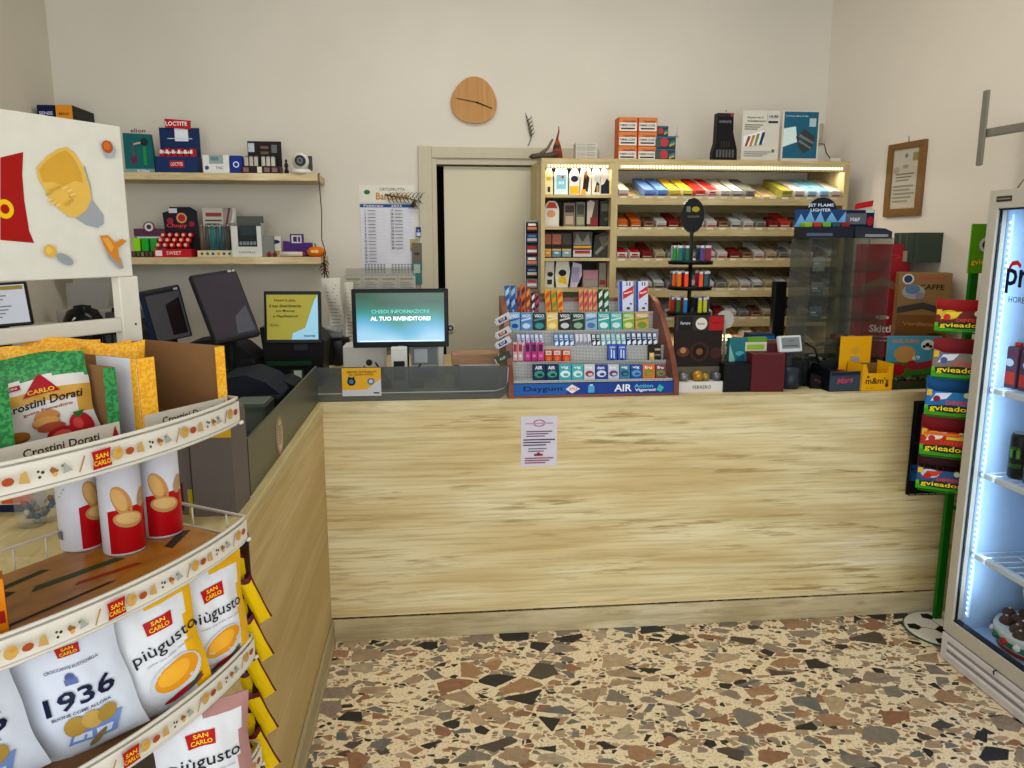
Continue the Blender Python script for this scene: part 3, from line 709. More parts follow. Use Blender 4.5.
for i, (zt, zb) in enumerate(LIP):
    b = B(); b.box(RX0, RX1, Y0, Y0 + .012, zb, zt, M_CAB, .001)
    for k in range(18): b.box(RX0 + .012 + k * .0664, RX0 + .046 + k * .0664, Y0 - .0008, Y0, zt - .012, zt - .003, ('D8D4C4', 'CFC9B4', 'E0DCD0')[(k * 5 + i) % 3])
    b.build('front_lip', cab)
    b = B(); b.M = Matrix.Translation((0, Y0 + .012, zt - .022)) @ Matrix.Rotation(math.atan(SL), 4, 'X')
    b.box(RX0, RX1, 0, .38, -.008, 0, M_CAB)
    for k in range(1, 18): b.box(RX0 + k * .0672 - .001, RX0 + k * .0672 + .001, 0, .34, 0, .012, M_CAB)
    b.build('sloping_tray', cab)
# lamp strips
for nm, x0, x1, z in (('led_strip', LX0 + .01, LX1 - .01, ZT - .030), ('led_strip', RX0 + .01, RX1 - .01, ZT - .030)):
    b = B(); yy = Y0 + .016; b.box(x0, x1, yy, yy + .012, z - .010, z - .004, K('E8DCB8', .4))
    n = int((x1 - x0) / .0165)
    for k in range(n): b.box(x0 + .004 + k * .0165, x0 + .013 + k * .0165, yy - .018, yy - .0162, z - .014, z - .003, K('FFE6B0', .4, emit=3.2)); b.box(x0 + .004 + k * .0165, x0 + .013 + k * .0165, yy + .001, yy + .011, z - .0125, z - .0101, K('FFE6B0', .4, emit=3.2))
    b.build(nm, cab)
area('led_left', ((LX0 + LX1) / 2, Y0 + .05, ZT - .047), (R(-12), 0, 0), LX1 - LX0 - .04, .012, 1.0, (1, .90, .70))
area('led_right', ((RX0 + RX1) / 2, Y0 + .05, ZT - .047), (R(-12), 0, 0), RX1 - RX0 - .04, .012, 2.4, (1, .90, .70))
area('led_low', (1.62, Y0 + .05, 1.15), (R(-12), 0, 0), .75, .012, 1.6, (1, .90, .70))

# packs in the sloping rows
def pack_proto(cols, nm):
    top, front, band, low = cols  # many top colours are darkened to paint the shade among packed rows
    b = B(); w, h, d = .052, .050, .088
    b.box(-w / 2, w / 2, 0, d, 0, h, front, .0015)
    b.box(-w / 2 + .002, w / 2 - .002, .002, d - .002, h, h + .0006, top)
    b.rect(-w / 2 + .003, h * .04, w / 2 - .003, h * .46, low); b.rect(-w / 2 + .003, h * .5, w / 2 - .003, h * .62, band)
    b.rect(-w * .3, h * .68, w * .3, h * .86, top)
    for k in range(3): b.rect(-w * .34, h * (.12 + .11 * k), w * .3, h * (.16 + .11 * k), 'D8D4CC')
    return b.build(nm)
PC = {'red and white': ('B02A2E', 'D9D5CF', 'A8242A', '4A2A26'), 'blue': ('6C8FD0', '7C97C8', '2A4A90', '20242C'), 'yellow': ('D8C04A', 'C8B86A', '8A7430', '6A5434'), 'yellow and black': ('E6D23A', 'C8BE8A', '2A2A20', '24281E'),
      'red': ('C03A34', 'B8544A', 'D8D0C8', '4A2420'), 'white': ('B4B0AC', 'C4C0BA', '7A3A38', '3C3230'), 'white and black': ('C4C4C2', 'B0B0AC', '303032', '2A2624'), 'orange': ('C8702A', 'B0622C', 'D8C0A0', '3A241C'),
      'grey': ('6C6C6A', '96948E', '6A4A40', '33302E'), 'light blue': ('7AB4D4', 'B8C8D0', '3A6A90', '5A3028'), 'olive': ('8A8A3A', '8E8A48', 'B8B080', '5A5628'), 'brown': ('58402F', '8A6A54', 'B8A084', '3E2220'),
      'dark red': ('7E2424', '8A3430', 'C0A8A0', '30201E'), 'cream': ('A89C80', 'B8AE92', '7A4A3A', '40342A'), 'white and red': ('BEBAB6', 'C8C2BC', 'B82A30', '3A2826')}
proto = {}
ROWS = [
 ['white and red', None, 'blue', 'blue', 'yellow', 'yellow and black', 'red', 'red and white', 'white', 'white and black', 'grey', None, None, 'olive', 'white', 'light blue', 'light blue', 'white and red'],
 ['orange', 'orange', 'brown', 'white', 'dark red', 'brown', 'red and white', 'white and red', 'brown', 'white and black', 'white', 'grey', 'dark red', 'red', 'brown', 'grey', 'white', 'red'],
 ['red and white', 'red and white', 'dark red', 'cream', 'grey', 'brown', 'grey', 'white', 'white and red', 'dark red', 'brown', 'white and red', 'cream', 'grey', 'white', 'red and white', 'brown', 'white'],
 ['white', 'cream', 'white', 'white and black', 'grey', 'brown', 'white', 'white and red', 'grey', 'cream', 'white', 'white and black', 'cream', 'white', 'cream', 'dark red', 'brown', 'grey'],
 ['grey', 'brown', 'dark red', 'grey', 'white', 'brown', 'grey', 'white and black', 'dark red', 'white and red', 'grey', 'brown', 'cream', 'grey', 'brown', 'white', 'grey', 'brown'],
 ['cream', 'white', 'brown', 'cream', 'grey', 'white', 'cream', 'brown', 'white', 'cream', 'brown', 'white', 'cream', 'white', 'grey', 'brown', 'white', 'grey']]
ORD = ['leftmost', 'second from the left', 'third from the left', 'fourth from the left', 'fifth from the left', 'sixth from the left', 'seventh from the left', 'eighth from the left', 'ninth from the left', 'ninth from the right', 'eighth from the right', 'seventh from the right', 'sixth from the right', 'fifth from the right', 'fourth from the right', 'third from the right', 'second from the right', 'rightmost']
RN = ['top row, lit', 'second row from the top', 'third row from the top', 'fourth row from the top', 'fifth row from the top', 'lowest lit row']
for i, row in enumerate(ROWS):
    zt = LIP[i][0]
    for k, c in enumerate(row):
        if not c: continue
        if i == 5 and not 5 < k < 13: continue
        nb = 3 if i == 0 else (2 if (k * 7 + i * 5) % 3 == 0 else 1)
        jit = random.uniform(-.002, .002)
        for q in range(nb):
            dy = .004 + q * .0895
            Mx = Matrix.Translation((RX0 + .0336 + k * .0672 + jit, Y0 + .013, zt - .0215)) @ Matrix.Rotation(math.atan(SL), 4, 'X') @ Matrix.Translation((0, dy, .0015))
            lab = '%s cigarette pack %s, column %s of the tobacco cabinet, %s' % (c, ('in front' if q == 0 else 'right behind the front one' if q == 1 else 'at the back'), ORD[k], RN[i])
            if len(lab.split()) > 16: lab = '%s cigarette pack, %s column %s, %s' % (c, ORD[k], RN[i].replace(' from the top', '').replace(', lit', ''), ('front', 'behind the front one', 'at the back')[q])
            if c not in proto:
                o = pack_proto(PC[c], 'cigarette_pack'); proto[c] = o; o.matrix_world = Mx
            else:
                o = proto[c].copy(); COL.objects.link(o); o.matrix_world = Mx
            tag(o, lab, 'cigarette pack', 'cigarette packs in the tobacco cabinet')

# goods in the four small compartments
ZC = [ZS[0], ZS[1], ZS[2], ZS[3]]
YG = Y0 + .05
ROUND = [(0, 0), (1, 0), (1, .72), (.88, .9), (.7, 1), (.3, 1), (.12, .9), (0, .72)]
def blister(row, px, col, deco, what, shape=ROUND, dep=.02):
    standup('blister_card', '%s in the %s small cabinet compartment' % (what, ('top lit', 'second', 'third', 'bottom')[row]), 'pack', px, YG + .0 * row, shape, col, deco, zb=ZC[row] + .0005, dep=dep, group='goods in the small compartments')
blister(0, (544, 168, 553, 194), 'DED8B0', [('d', .5, .6, .28, 'C8B83A', .2), ('r', .4, .1, .7, .3, '3A4050')], 'pale yellow blister card')
blister(0, (554.5, 166, 568, 194), 'CDE0E8', [('r', .15, .2, .85, .7, '8CC4DC'), ('d', .6, .62, .10, 'C83A3A'), ('t', 'eco', .5, .42, .1, 'E8F0F4', .4)], 'white and pale blue blister card')
blister(0, (569.5, 169, 579.5, 194), 'E0DED8', [('d', .5, .62, .36, '2C2C5A', .3), ('r', .05, .04, .95, .34, 'E2B41E')], 'white blister card with navy disc and yellow foot')
blister(0, (580.5, 166, 591, 194), 'E0DCD2', [('p', [(.2, .2), (.7, .1), (.85, .6), (.4, .85)], '33241E'), ('p', [(.5, .55), (.65, .7), (.6, .9), (.42, .8)], 'C86A2A'), ('r', .1, .02, .5, .2, 'D8A83A')], 'white blister card with a dark orange flame print')
blister(0, (592, 167, 600, 194), 'DCDAD4', [('p', [(.3, .1), (.9, .1), (.95, .4), (.6, .5)], '20305A'), ('r', .3, .5, .9, .9, 'C8C8C8'), ('r', .6, .1, .8, .35, 'C8A83A')], 'white and navy zigzag blister card')
blister(0, (600.5, 167, 612, 194), 'D2D0CE', [('p', [(.05, .05), (.95, .05), (.9, .62), (.75, .5), (.55, .6), (.3, .4), (.05, .35)], '1E2A3A')], 'white and dark blue jagged blister card')
blister(1, (544.5, 201, 559, 226), 'D8D2C4', [('p', [(.1, .72), (.9, .72), (.7, .95), (.3, .95)], 'C04A30'), ('d', .45, .5, .3, 'CC9A74', .25), ('r', .1, .05, .9, .2, 'D8D0C0')], 'white arched card with an orange picture')
blister(1, (564, 203, 575, 226), '8A7A6C', [('r', .1, .6, .9, .9, '4A3A3A'), ('r', .15, .1, .85, .45, 'B8A890')], 'brown box with a tan label', RECT, .05)
blister(1, (576, 202, 585, 226), '77776C', [('r', .1, .5, .9, .9, '50504A'), ('r', .1, .08, .9, .4, 'A0A484')], 'grey green box', RECT, .05)
blister(1, (587, 200, 598, 226), '5A4440', [('p', [(0, .1), (.3, .1), (.7, .9), (.3, 1), (0, .9)], 'C4B8A8'), ('r', .3, .05, 1, .35, '8E3A30')], 'dark red pack behind a clear sleeve', RECT, .03)
blister(1, (600, 201, 612, 226), '34342C', [('r', .1, .6, .8, .9, '6A6A5C'), ('d', .6, .3, .3, '55583A', .15)], 'black bag with an olive print', RECT, .04)
for i, (a, c1, c2, w_) in enumerate(((544.5, 'A86848', 'C8902A', 7), (552, 'B07058', '6A8AA0', 9.5), (562, '54504A', '88A0A8', 9.5))):
    blister(2, (a, 233, a + w_, 257), '3A3632', [('r', .04, .55, .96, .95, c1), ('r', .04, .42, .96, .5, '24221E'), ('r', .04, .04, .96, .36, c2), ('r', .04, .30, .96, .36, 'D8B040'), ('d', .5, .2, .25, 'D0D0C8', .1)],
            ('copper topped tobacco tin with gold foot', 'copper topped tobacco tin with blue foot', 'dark topped tobacco tin with pale blue foot')[i], RECT, .05)
blister(2, (573, 232, 592, 257), '5A564E', [('r', .04, .38, .96, .46, 'D8A020'), ('r', .02, .04, .98, .3, 'C8C4BC'), ('r', .1, .16, .9, .28, 'A83A38'), ('p', [(.05, .5), (.2, .95), (.5, .6), (.8, .95), (.95, .5)], '8E8C86')], 'clear packet with a yellow stripe and red print', RECT, .04)
blister(2, (593, 232, 611, 257), '45423A', [('p', [(.1, .2), (.8, .7), (.9, .6), (.2, .1)], '8A877C'), ('p', [(.3, .8), (.9, .9), (.6, .3)], '6A675C')], 'crumpled dark clear packet', [(0, 0), (1, 0), (.95, .9), (.6, 1), (.1, .85)], .05)
blister(3, (544.5, 261, 554, 287), 'D4D0C2', [('d', .6, .5, .3, '2A2A24', .26), ('r', .3, .12, .8, .3, '3A3A30')], 'cream card with a black oval print', [(0, 0), (1, 0), (1, 1), (.1, 1)])
blister(3, (555, 261, 570, 287), 'DAD6C6', [('d', .5, .55, .26, '2A2824', .22), ('p', [(.2, .2), (.8, .12), (.75, .4), (.3, .42)], 'E0BC2A')], 'cream card with a yellow and black figure print', [(.1, 0), (.85, 0), (1, .6), (.9, 1), (.1, 1), (0, .5)])
b = blister(3, (569, 262, 582, 287), 'C8C0D0', [('r', .2, .2, .8, .8, 'A8A0BC')], 'leaning pale lilac rounded card', [(.1, 0), (.6, 0), (1, .5), (.95, .9), (.3, 1)])
blister(3, (583, 270, 598, 287), 'A8888C', [('r', .04, .5, .96, .95, 'B88C94'), ('r', .04, .05, .96, .4, 'A09C94')], 'low pink and grey box', RECT, .06)
blister(3, (599, 263, 606, 287), '908A80', [('r', .1, .1, .9, .3, '9A3A34')], 'slim grey box with red foot', RECT, .04)
blister(3, (606.5, 264, 613, 287), '6A4A48', [('r', .1, .1, .9, .3, 'B87A70'), ('r', .1, .6, .9, .9, '8A6A66')], 'slim maroon box', RECT, .04)

# rack of flat packs on the cabinet's left side
ra = atY(530, 240, 4.05)
t = thing('side_rack', 'narrow clear strip of flat packs hung on the left side of the tobacco cabinet', 'rack', (CX0 - .075, 4.02, 1.36))
b = B(); b.box(0, .003, 0, .06, 0, .36, 'C4C4C0'); b.box(.07, .074, 0, .06, 0, .36, 'B0AEA6'); b.box(0, .074, .058, .062, 0, .36, 'A8A69C'); b.build('holder', t)
for k in range(6):
    c = ('8A8480', '3A2E2E', '5A6070', '6A3A38', '3A4A6A', '2E2A2A')[k]
    b = B(); b.M = Matrix.Translation((.037, .004, .01 + k * .058)) @ Matrix.Rotation(R(-14), 4, 'X'); b.box(-.03, .03, 0, .03, 0, .05, c, .002); b.rect(-.024, .010, .024, .024, ('D0CCC8', 'B8B0A8', 'C87A4A')[k % 3]); b.rect(-.02, .03, .02, .042, ('A83A38', '5A7AA0', 'D8D4CC')[k % 3]); b.build('flat_pack', t)

# things on top of the cabinet
Z = ZT
YT = 4.03
b = B(); x, w, z0, h = span(534, 156, 558, 158, YT, Z)
b.tube([(-.07, 0, .012), (-.03, .005, .018), (.02, .01, .02), (.07, .01, .030)], .013, '5E5348', 7, r1=.016)
b.tube([(-.02, .0, .028), (.015, .01, .055), (.04, .01, .10)], .010, '7A6E60', 6, r1=.006); b.tube([(-.07, 0, .012), (-.085, -.01, .008)], .009, '4A4038', 6, r1=.003)
one(b, 'driftwood', 'grey brown driftwood lying at the left end of the cabinet top', 'driftwood', (x - .005, YT, Z))
b = B(); x = atY(557, 150, YT).x
b.lathe([(.001, 0), (.030, .001), (.026, .04), (.018, .075), (.008, .10), (.001, .104)], (0, 0, 0), 'A04428', 14); b.tube([(-.004, 0, .09), (.002, 0, .12), (.008, 0, .145), (.006, 0, .168)], .007, '8E2A26', 7, r1=.002)
b.lathe([(.018, .076), (.022, .06), (.020, .04), (.0285, .03)], (-.001, -.001, 0), '4A4436', 10)
one(b, 'gnome_figurine', 'small cone shaped figurine with a pointed red hat on the cabinet top', 'figurine', (x + .008, YT + .045, Z))
for k in range(6):
    cx, w, z0, h = span(578, 0, 600, 1, YT, Z)
    b = B(); hh = .0135; b.box(-w / 2, w / 2, 0, .07, 0, hh, 'C6C2B6', .0008); b.rect(0, hh * .25, w * .42, hh * .7, 'A8A498'); b.rect(-w * .45, hh * .2, -w * .05, hh * .8, 'B8B4A6')
    one(b, 'flat_box', 'white flat box, %s, left of the orange cartons' % ('lowest of the stack', 'second from the bottom', 'third from the bottom', 'third from the top', 'second from the top', 'topmost of the stack')[k], 'box', (cx, YT + .0 + .002 * (k % 2), Z + k * .0138), 'stack of white flat boxes on the cabinet')
cx0, w0, z0, h0 = span(618, 117, 637, 158, YT, Z)
for c in range(2):
    for r_ in range(3):
        cx, w, _, _ = span(618.5 + c * 19.7, 117, 637.3 + c * 19.7, 158, YT, Z); hh = h0 / 3
        b = B(); b.box(-w / 2, w / 2, 0, .09, 0, hh - .001, 'C86A32', .001); art(b, w, hh, [('r', .04, .04, .96, .62, 'DAD6CE'), ('r', .04, .64, .96, .95, 'D08850'), ('t', 'Chesterfield', .56, .72, .16, '7A2A30', .64), ('t', 'FUMARE UCCIDE', .48, .44, .16, '33302E', .8, .03), ('r', .12, .16, .86, .26, '3A3836')])
        one(b, 'cigarette_carton', 'orange and white carton, %s of the %s stack, on the cabinet top' % (('lowest', 'middle', 'topmost')[r_], ('left', 'right')[c]), 'carton', (cx, YT, Z + r_ * hh), 'orange cartons on the cabinet')
for r_, (a, e, hh, yo) in enumerate(((659, 681, .060, 0), (659, 681, .060, 0.0), (659, 673.5, .050, .01))):
    cx, w, _, _ = span(a, 0, e, 1, YT, Z); zz = Z + r_ * .0615
    b = B(); b.box(-w / 2, w / 2, 0, .09, 0, hh, '3E4E4C', .001); art(b, w, hh, [('d', .46, .5, .2, 'B84A50'), ('r', .04, .86, .96, .95, '3A7A90'), ('r', .04, .06, .3, .8, '56605C'), ('p', [(.7, .1), (.95, .3), (.95, .5), (.7, .3)], 'A8A850'), ('p', [(.7, .3), (.95, .5), (.95, .7), (.7, .5)], '3A7A90')])
    one(b, 'tobacco_carton', 'dark green carton with a red disc, %s, right of the orange cartons' % ('lowest', 'second up', 'topmost and smallest')[r_], 'carton', (cx, YT + yo, zz), 'dark green cartons on the cabinet')
x = atY(677, 130, YT).x; b = B(); b.lathe([(.001, 0), (.008, 0), (.008, .012), (.003, .02), (.002, .05), (.0005, .055)], (0, 0, 0), K('B8B4A8', .3))
one(b, 'glass_dropper', 'tiny clear dropper standing on the dark green cartons', 'dropper', (x + .012, YT + .035, Z + .1215))
standup('flyer_stand', 'tall black shaped display board between the cartons and the posters', 'display', (714, 113, 738, 158), YT, [(0, 0), (1, 0), (.98, .25), (.8, .6), (.78, 1), (.12, 1), (.1, .4), (0, .2)], '1B1A1C',
        [('r', .12, .92, .78, 1, '3A2A30'), ('r', .66, .93, .74, .99, 'B83A4A'), ('t', 'INFINITE', .45, .82, .05, '8A8A88', .5)] + [('r', .12 + .13 * k, .08, .2 + .13 * k, .24, '6A6864') for k in range(6)] + [('r', .3 + .1 * k, .3, .35 + .1 * k, .42, '3E3C3A') for k in range(4)] + [('d', .45, 1.04, .03, 'A83A4A')], zb=Z, dep=.05)
standup('poster', 'white price poster with striped pictures on the cabinet top', 'poster', (742, 110.5, 779, 158), YT + .02, RECT, 'D3CFC4',
        [('t', 'Risparmia il', .34, .86, .045, '2A2E3A', .42, .03), ('t', 'riscaldamento', .38, .80, .04, '2A2E3A', .5, .03), ('l', .06, .62, .55, .74, 3, '6A6A68'), ('r', .66, .78, .665, .98, '4A6A8A'), ('t', '19,90', .83, .88, .07, '2A3A4A', .24, .04), ('r', .69, .76, .95, .80, '2A3A5A'),
         ('p', [(.04, .28), (.6, .36), (.58, .62), (.04, .5)], 'E6E6E2'), ('p', [(.08, .3), (.14, .3), (.24, .5), (.16, .5)], '9A4A4A'), ('p', [(.2, .3), (.26, .3), (.36, .52), (.28, .52)], 'B88A3A'), ('p', [(.33, .32), (.39, .32), (.48, .55), (.4, .55)], '8A9A5A'), ('p', [(.46, .33), (.54, .34), (.62, .58), (.54, .58)], '2A4A7A'), ('l', .06, .1, .8, .22, 3, 'A8A49A'), ('d', .85, .22, .04, '5A8A4A')], zb=Z, dep=.004)
standup('poster', 'teal poster with a white envelope picture, rightmost on the cabinet top', 'poster', (782, 111, 819, 157.5), YT + .02, RECT, 'D3D0C6',
        [('r', .04, .08, .96, .985, '2E6E86'), ('t', 'La borsa piena di vita', .38, .90, .04, 'B8D0D8', .6, .02), ('p', [(.04, .3), (.42, .4), (.36, .7), (.04, .66)], 'D6E6E4'), ('p', [(.38, .5), (.6, .66), (.9, .5), (.82, .28), (.6, .18), (.46, .3)], '4A4E50'), ('p', [(.45, .5), (.85, .36), (.86, .4), (.48, .56)], '7A8488'), ('p', [(.45, .4), (.8, .26), (.81, .29), (.48, .45)], '7A8488'), ('r', .72, .70, .90, .86, 'B0C4CC')], zb=Z, dep=.004)
b = B(); x = atY(836, 158, YT).x
b.box(-.03, .03, 0, .05, 0, .022, 'D2CEC4', .004); b.tube([(-.02, .02, .02), (-.045, .02, .05), (-.04, .06, .10), (-.01, .2, .12)], .003, '4A4640', 6)
one(b, 'led_adapter', 'small white power adapter with a looped cable at the right end of the cabinet', 'adapter', (x, YT, Z))
q = atY(843, 135, YB); b = B(); b.box(-.04, .04, -.010, 0, -.06, .06, 'B8AE9A', .003); b.box(-.014, .014, -.03, -.010, -.03, .0, 'BDB3A0', .003)
one(b, 'wall_socket', 'cream wall socket above the right end of the cabinet', 'socket', (2.20, YB, q.z))
# ================================================================ ON THE COUNTER
# ---- stepped gum rack
GX0, GX1 = .290, .985
gum = thing('gum_rack', 'wide stepped brown wood rack of chewing gum on the counter', 'display rack', (0, 0, 0))
M_GW = streak_wood('reddish_wood', (6, 20, 40), base='6E3A28', dark='52281C', pale='80482F', rough=.35, amount=.2)
side = [(2.985, .993), (2.985, 1.05), (3.03, 1.12), (3.10, 1.20), (3.20, 1.29), (3.30, 1.35), (3.38, 1.372), (3.42, 1.372), (3.42, .993)]
for x in (GX0, GX1 - .022):
    b = B(); n = len(side)
    b.add([(x, p[0], p[1]) for p in side] + [(x + .022, p[0], p[1]) for p in side], [list(range(n)), list(range(2 * n - 1, n - 1, -1))] + [[i, i + n, (i + 1) % n + n, (i + 1) % n] for i in range(n)], M_GW); b.build('side_panel', gum)
b = B(); b.box(GX0 + .022, GX1 - .022, 2.988, 3.42, .993, 1.003, M_GW); b.build('base', gum)
b = B(); b.box(GX0 + .022, GX1 - .022, 3.40, 3.415, 1.003, 1.345, M_PERF); b.box(GX0 + .022, GX1 - .022, 3.395, 3.42, 1.345, 1.36, M_GW); b.build('back_sheet', gum)
TY = [3.02, 3.115, 3.155, 3.235, 3.33]
def zp(y, Y): return atY(594, y, Y).z
TZ = [zp(380.6, 3.02), zp(362, 3.115), zp(347, 3.155), zp(331, 3.235), zp(313, 3.33)]
for i in range(5):
    yn = TY[i + 1] if i < 4 else 3.40
    b = B(); b.box(GX0 + .022, GX1 - .022, TY[i] - .012, yn - .0125, TZ[i] - .003, TZ[i], 'A9ABA8')
    if i < 4: b.box(GX0 + .022, GX1 - .022, yn - .0125, yn - .0115, TZ[i], TZ[i + 1] - .003, M_PERF)
    b.build('step', gum)
    b = B(); b.box(GX0 + .022, GX1 - .022, TY[i] - .0145, TY[i] - .0125, TZ[i] - .003, TZ[i] + .007, M_PERF); b.build('wire_lip', gum)
cx, w, z0, h = span(514.5, 380.5, 674.5, 394, 2.99, 1.003)
b = B(); b.box(GX0 + .022, GX1 - .022, 2.992, 2.996, 1.003, TZ[0] - .004, '234E9E')
hB = TZ[0] - 1.007; wB = GX1 - GX0 - .044; b.M = Matrix.Translation(((GX0 + GX1) / 2, 2.992, 1.003)); b.lift = .0003
art(b, wB, hB, [('p', [(0, 0), (.32, 0), (.36, 1), (0, 1)], '2E6CB4'), ('t', 'Daygum', .18, .5, .55, '14286A', .24, .05), ('p', [(.32, .5), (.36, .9), (.41, .5), (.36, .1)], 'E8E4E0'), ('t', 'XYLI', .365, .5, .25, 'C84A3A', .05), ('r', .46, .15, .50, .75, '5AB0D8'), ('r', .47, .75, .49, .88, 'D8E0E8'),
                ('t', 'AIR', .68, .52, .62, 'E8EEF4', .11, .06), ('t', 'Action', .81, .68, .34, '6AC4E0', .12), ('t', 'Vigorsol', .82, .28, .32, 'E8EEF4', .13, .03), ('p', [(.89, .3), (.91, .8), (.94, .5), (.92, .1)], '4AB8B8')])
b.build('banner', gum)
def Z7(x, y): return x / 4.6545 + 480, y / 4.6545 + 270
gn = 0
def gp(tier, x0, x1, y0, y1, col, deco, what, dep=.018, nm='gum_pack', cat='gum pack', grp='gum packs on the stepped rack', bev=.001, tilt=0):
    Y = TY[tier]; (a, c), (e, f) = Z7(x0, y0), Z7(x1, y1)
    cx, w, z0, h = span(a, c, e, f, Y, TZ[tier] + .0004); w -= .0016
    b = B(); b.box(-w / 2, w / 2, 0, dep, 0, h, col, bev); art(b, w, h, deco)
    M = frame((cx, Y, z0), 0) @ Matrix.Rotation(R(-8), 4, 'X')
    if tilt: M = M @ Matrix.Rotation(R(tilt), 4, 'Y')
    one(b, nm, what, cat, M, grp)
A = ((247, 307, '16305E', '3E9A7A', 'AIR', 'navy gum box with green swirl, leftmost in the bottom tier'), (308, 366, '15305F', '44A284', 'AIR', 'navy gum box with green swirl, second in the bottom tier'), (368, 427, '4AA8B0', 'D8E8E4', 'vig', 'teal gum box with white oval, left one of two'), (428, 484, '52B0B4', 'D0E4E4', 'vig', 'teal gum box with white oval, right one of two'),
     (485, 537, 'C8CCD0', 'A8304A', 'big', 'white gum box with crimson oval in the bottom tier'), (538, 595, '2E4E9A', 'D0D4DC', 'dent', 'blue gum box with white oval beside the crimson one'), (597, 649, 'C2C4D4', '6A4A7A', 'brk', 'lilac white gum box in the bottom tier'), (650, 700, '4A86A0', '28507A', 'vig', 'steel blue gum box in the bottom tier'),
     (702, 757, '2A5AA4', '6AA0C8', 'vig', 'bright blue gum box in the bottom tier'), (758, 816, 'D27A3A', '6E9A3A', 'fru', 'orange and green fruit gum box in the bottom tier'), (818, 868, '8A4A54', '5E9A4A', 'fru', 'rose and green fruit gum box, rightmost in the bottom tier'))
for x0, x1, c1, c2, tx, lab in A:
    gp(0, x0, x1, 440, 514, c1, [('d', .5, .42, .40, c2, .28), ('d', .56, .38, .22, c1, .12), ('t', tx, .45, .80, .2, 'E8ECF0', .6, .05)], lab, .02)
for i, (x0, x1, c) in enumerate(((153, 176, 'D8B0B8'), (177, 201, 'D0A8B4'), (210, 236, 'C83A8A'), (240, 266, 'B83284'), (270, 297, 'D0448E'))):
    gp(1, x0, x1, 337, 428, c, [('r', .15, .55, .85, .9, ('A8344A', 'A8344A', '4A1A5A', '4A1A5A', '4A1A5A')[i]), ('d', .5, .34, .3, ('E8E0E0', 'E0D8D8', 'E87AB8', 'E87AB8', 'E87AB8')[i]), ('r', .1, 0, .9, .12, ('B02A2A', '6A8A3A', '8A2A6A', '8A2A6A', '8A2A6A')[i])],
       ('white and red chewy tube, leftmost in the pink group', 'white and green footed chewy tube beside the magenta ones', 'magenta chewy tube, left of three', 'magenta chewy tube, middle of three', 'magenta chewy tube, right of three')[i], .016, 'sweet_tube', 'sweets')
for i, x0 in enumerate((303, 341, 384)):
    gp(1, x0, x0 + (34, 38, 40)[i], 372, 428, 'CC4A22', [('r', .1, .6, .9, .92, 'D8CCC0'), ('t', 'tic', .5, .76, .16, 'A03A20', .5), ('d', .5, .3, .3, 'E07A3A')], 'orange mint box, %s of the three small ones' % ('left', 'middle', 'right')[i], .018, 'mint_box', 'sweets')
for i, x0 in enumerate((597, 642)):
    gp(1, x0, x0 + 42, 345, 420, '4464B4', [('t', 'mini', .5, .82, .12, 'E0E6F2', .6), ('r', .3, .2, .45, .7, 'D0DCEC'), ('r', .6, .15, .75, .65, 'C8D4E8'), ('d', .5, .12, .2, '2A3A8A')], 'blue mint pack with white bottles, %s of the pair' % ('left', 'right')[i], .018, 'mint_box', 'sweets')
gp(1, 786, 845, 346, 420, '2A241E', [('r', .05, .06, .45, .5, 'C8A85A'), ('d', .25, .35, .16, 'E0CCA0'), ('r', .5, .62, .95, .75, 'B8A88A'), ('r', .5, .3, .95, .42, '8A7A60')], 'black and gold coffee sweets box at the right of the second tier', .018, 'sweet_box', 'sweets')
sticks = [(175 + i * 21, 194 + i * 21, ('A8A8C8', '7A90C0')[i % 2], 'lilac and grey') for i in range(6)] + [(348 + i * 24, 369 + i * 24, '2E7EBE', 'sky blue') for i in range(4)] + [(448 + i * 18.5, 465 + i * 18.5, 'CFCCD8', 'white') for i in range(4)] + \
         [(524 + i * 21, 543 + i * 21, ('2A3A40', '1C2226')[i], 'dark') for i in range(2)] + [(567 + i * 23.5, 588 + i * 23.5, '7CBCC0', 'pale teal') for i in range(5)] + [(685 + i * 24.5, 707 + i * 24.5, '2A4A7E', 'navy') for i in range(6)]
for i, (x0, x1, c, nmc) in enumerate(sticks):
    gp(2, x0, x1, 298 - (i > 20) * 6, 360, c, [('r', .12, .55, .88, .95, 'D4DAE0' if i % 3 else 'B8C8D8'), ('p', [(.1, .1), (.9, .2), (.9, .5), (.1, .35)], 'E0E6EA' if nmc != 'white' else '8A8CA0'), ('r', .2, .62, .8, .7, c)],
       '%s gum stick, number %s of the row' % (nmc, 'one two three four five six seven eight nine ten eleven twelve thirteen fourteen fifteen sixteen seventeen eighteen nineteen twenty twenty-one twenty-two twenty-three twenty-four twenty-five twenty-six twenty-seven'.split()[i]), .012, 'gum_stick', 'gum stick', 'row of gum sticks on the rack', tilt=-5)
C_ = ((140, 187, '8AB4D0', '2A5A9A', 'sky blue'), (190, 243, '5C8CC0', 'C0D4E4', 'mid blue'), (248, 306, '2A4448', '4A9A9A', 'black and teal'), (310, 364, 'D4B868', 'E8D898', 'yellow'), (368, 424, '2C3230', 'C4C8C8', 'black and white'), (428, 488, '2A4A30', '9AAE9A', 'dark green'), (491, 546, '9AB4D0', '5A7EA8', 'silver blue'),
      (549, 606, '4AA8A4', 'D0E4E0', 'teal'), (608, 663, '5AAEB0', 'C8E0DC', 'second teal'), (665, 720, '8AB04E', 'D8D49A', 'lime'), (724, 788, 'C8A45E', '7A9A3A', 'peach and lime'))
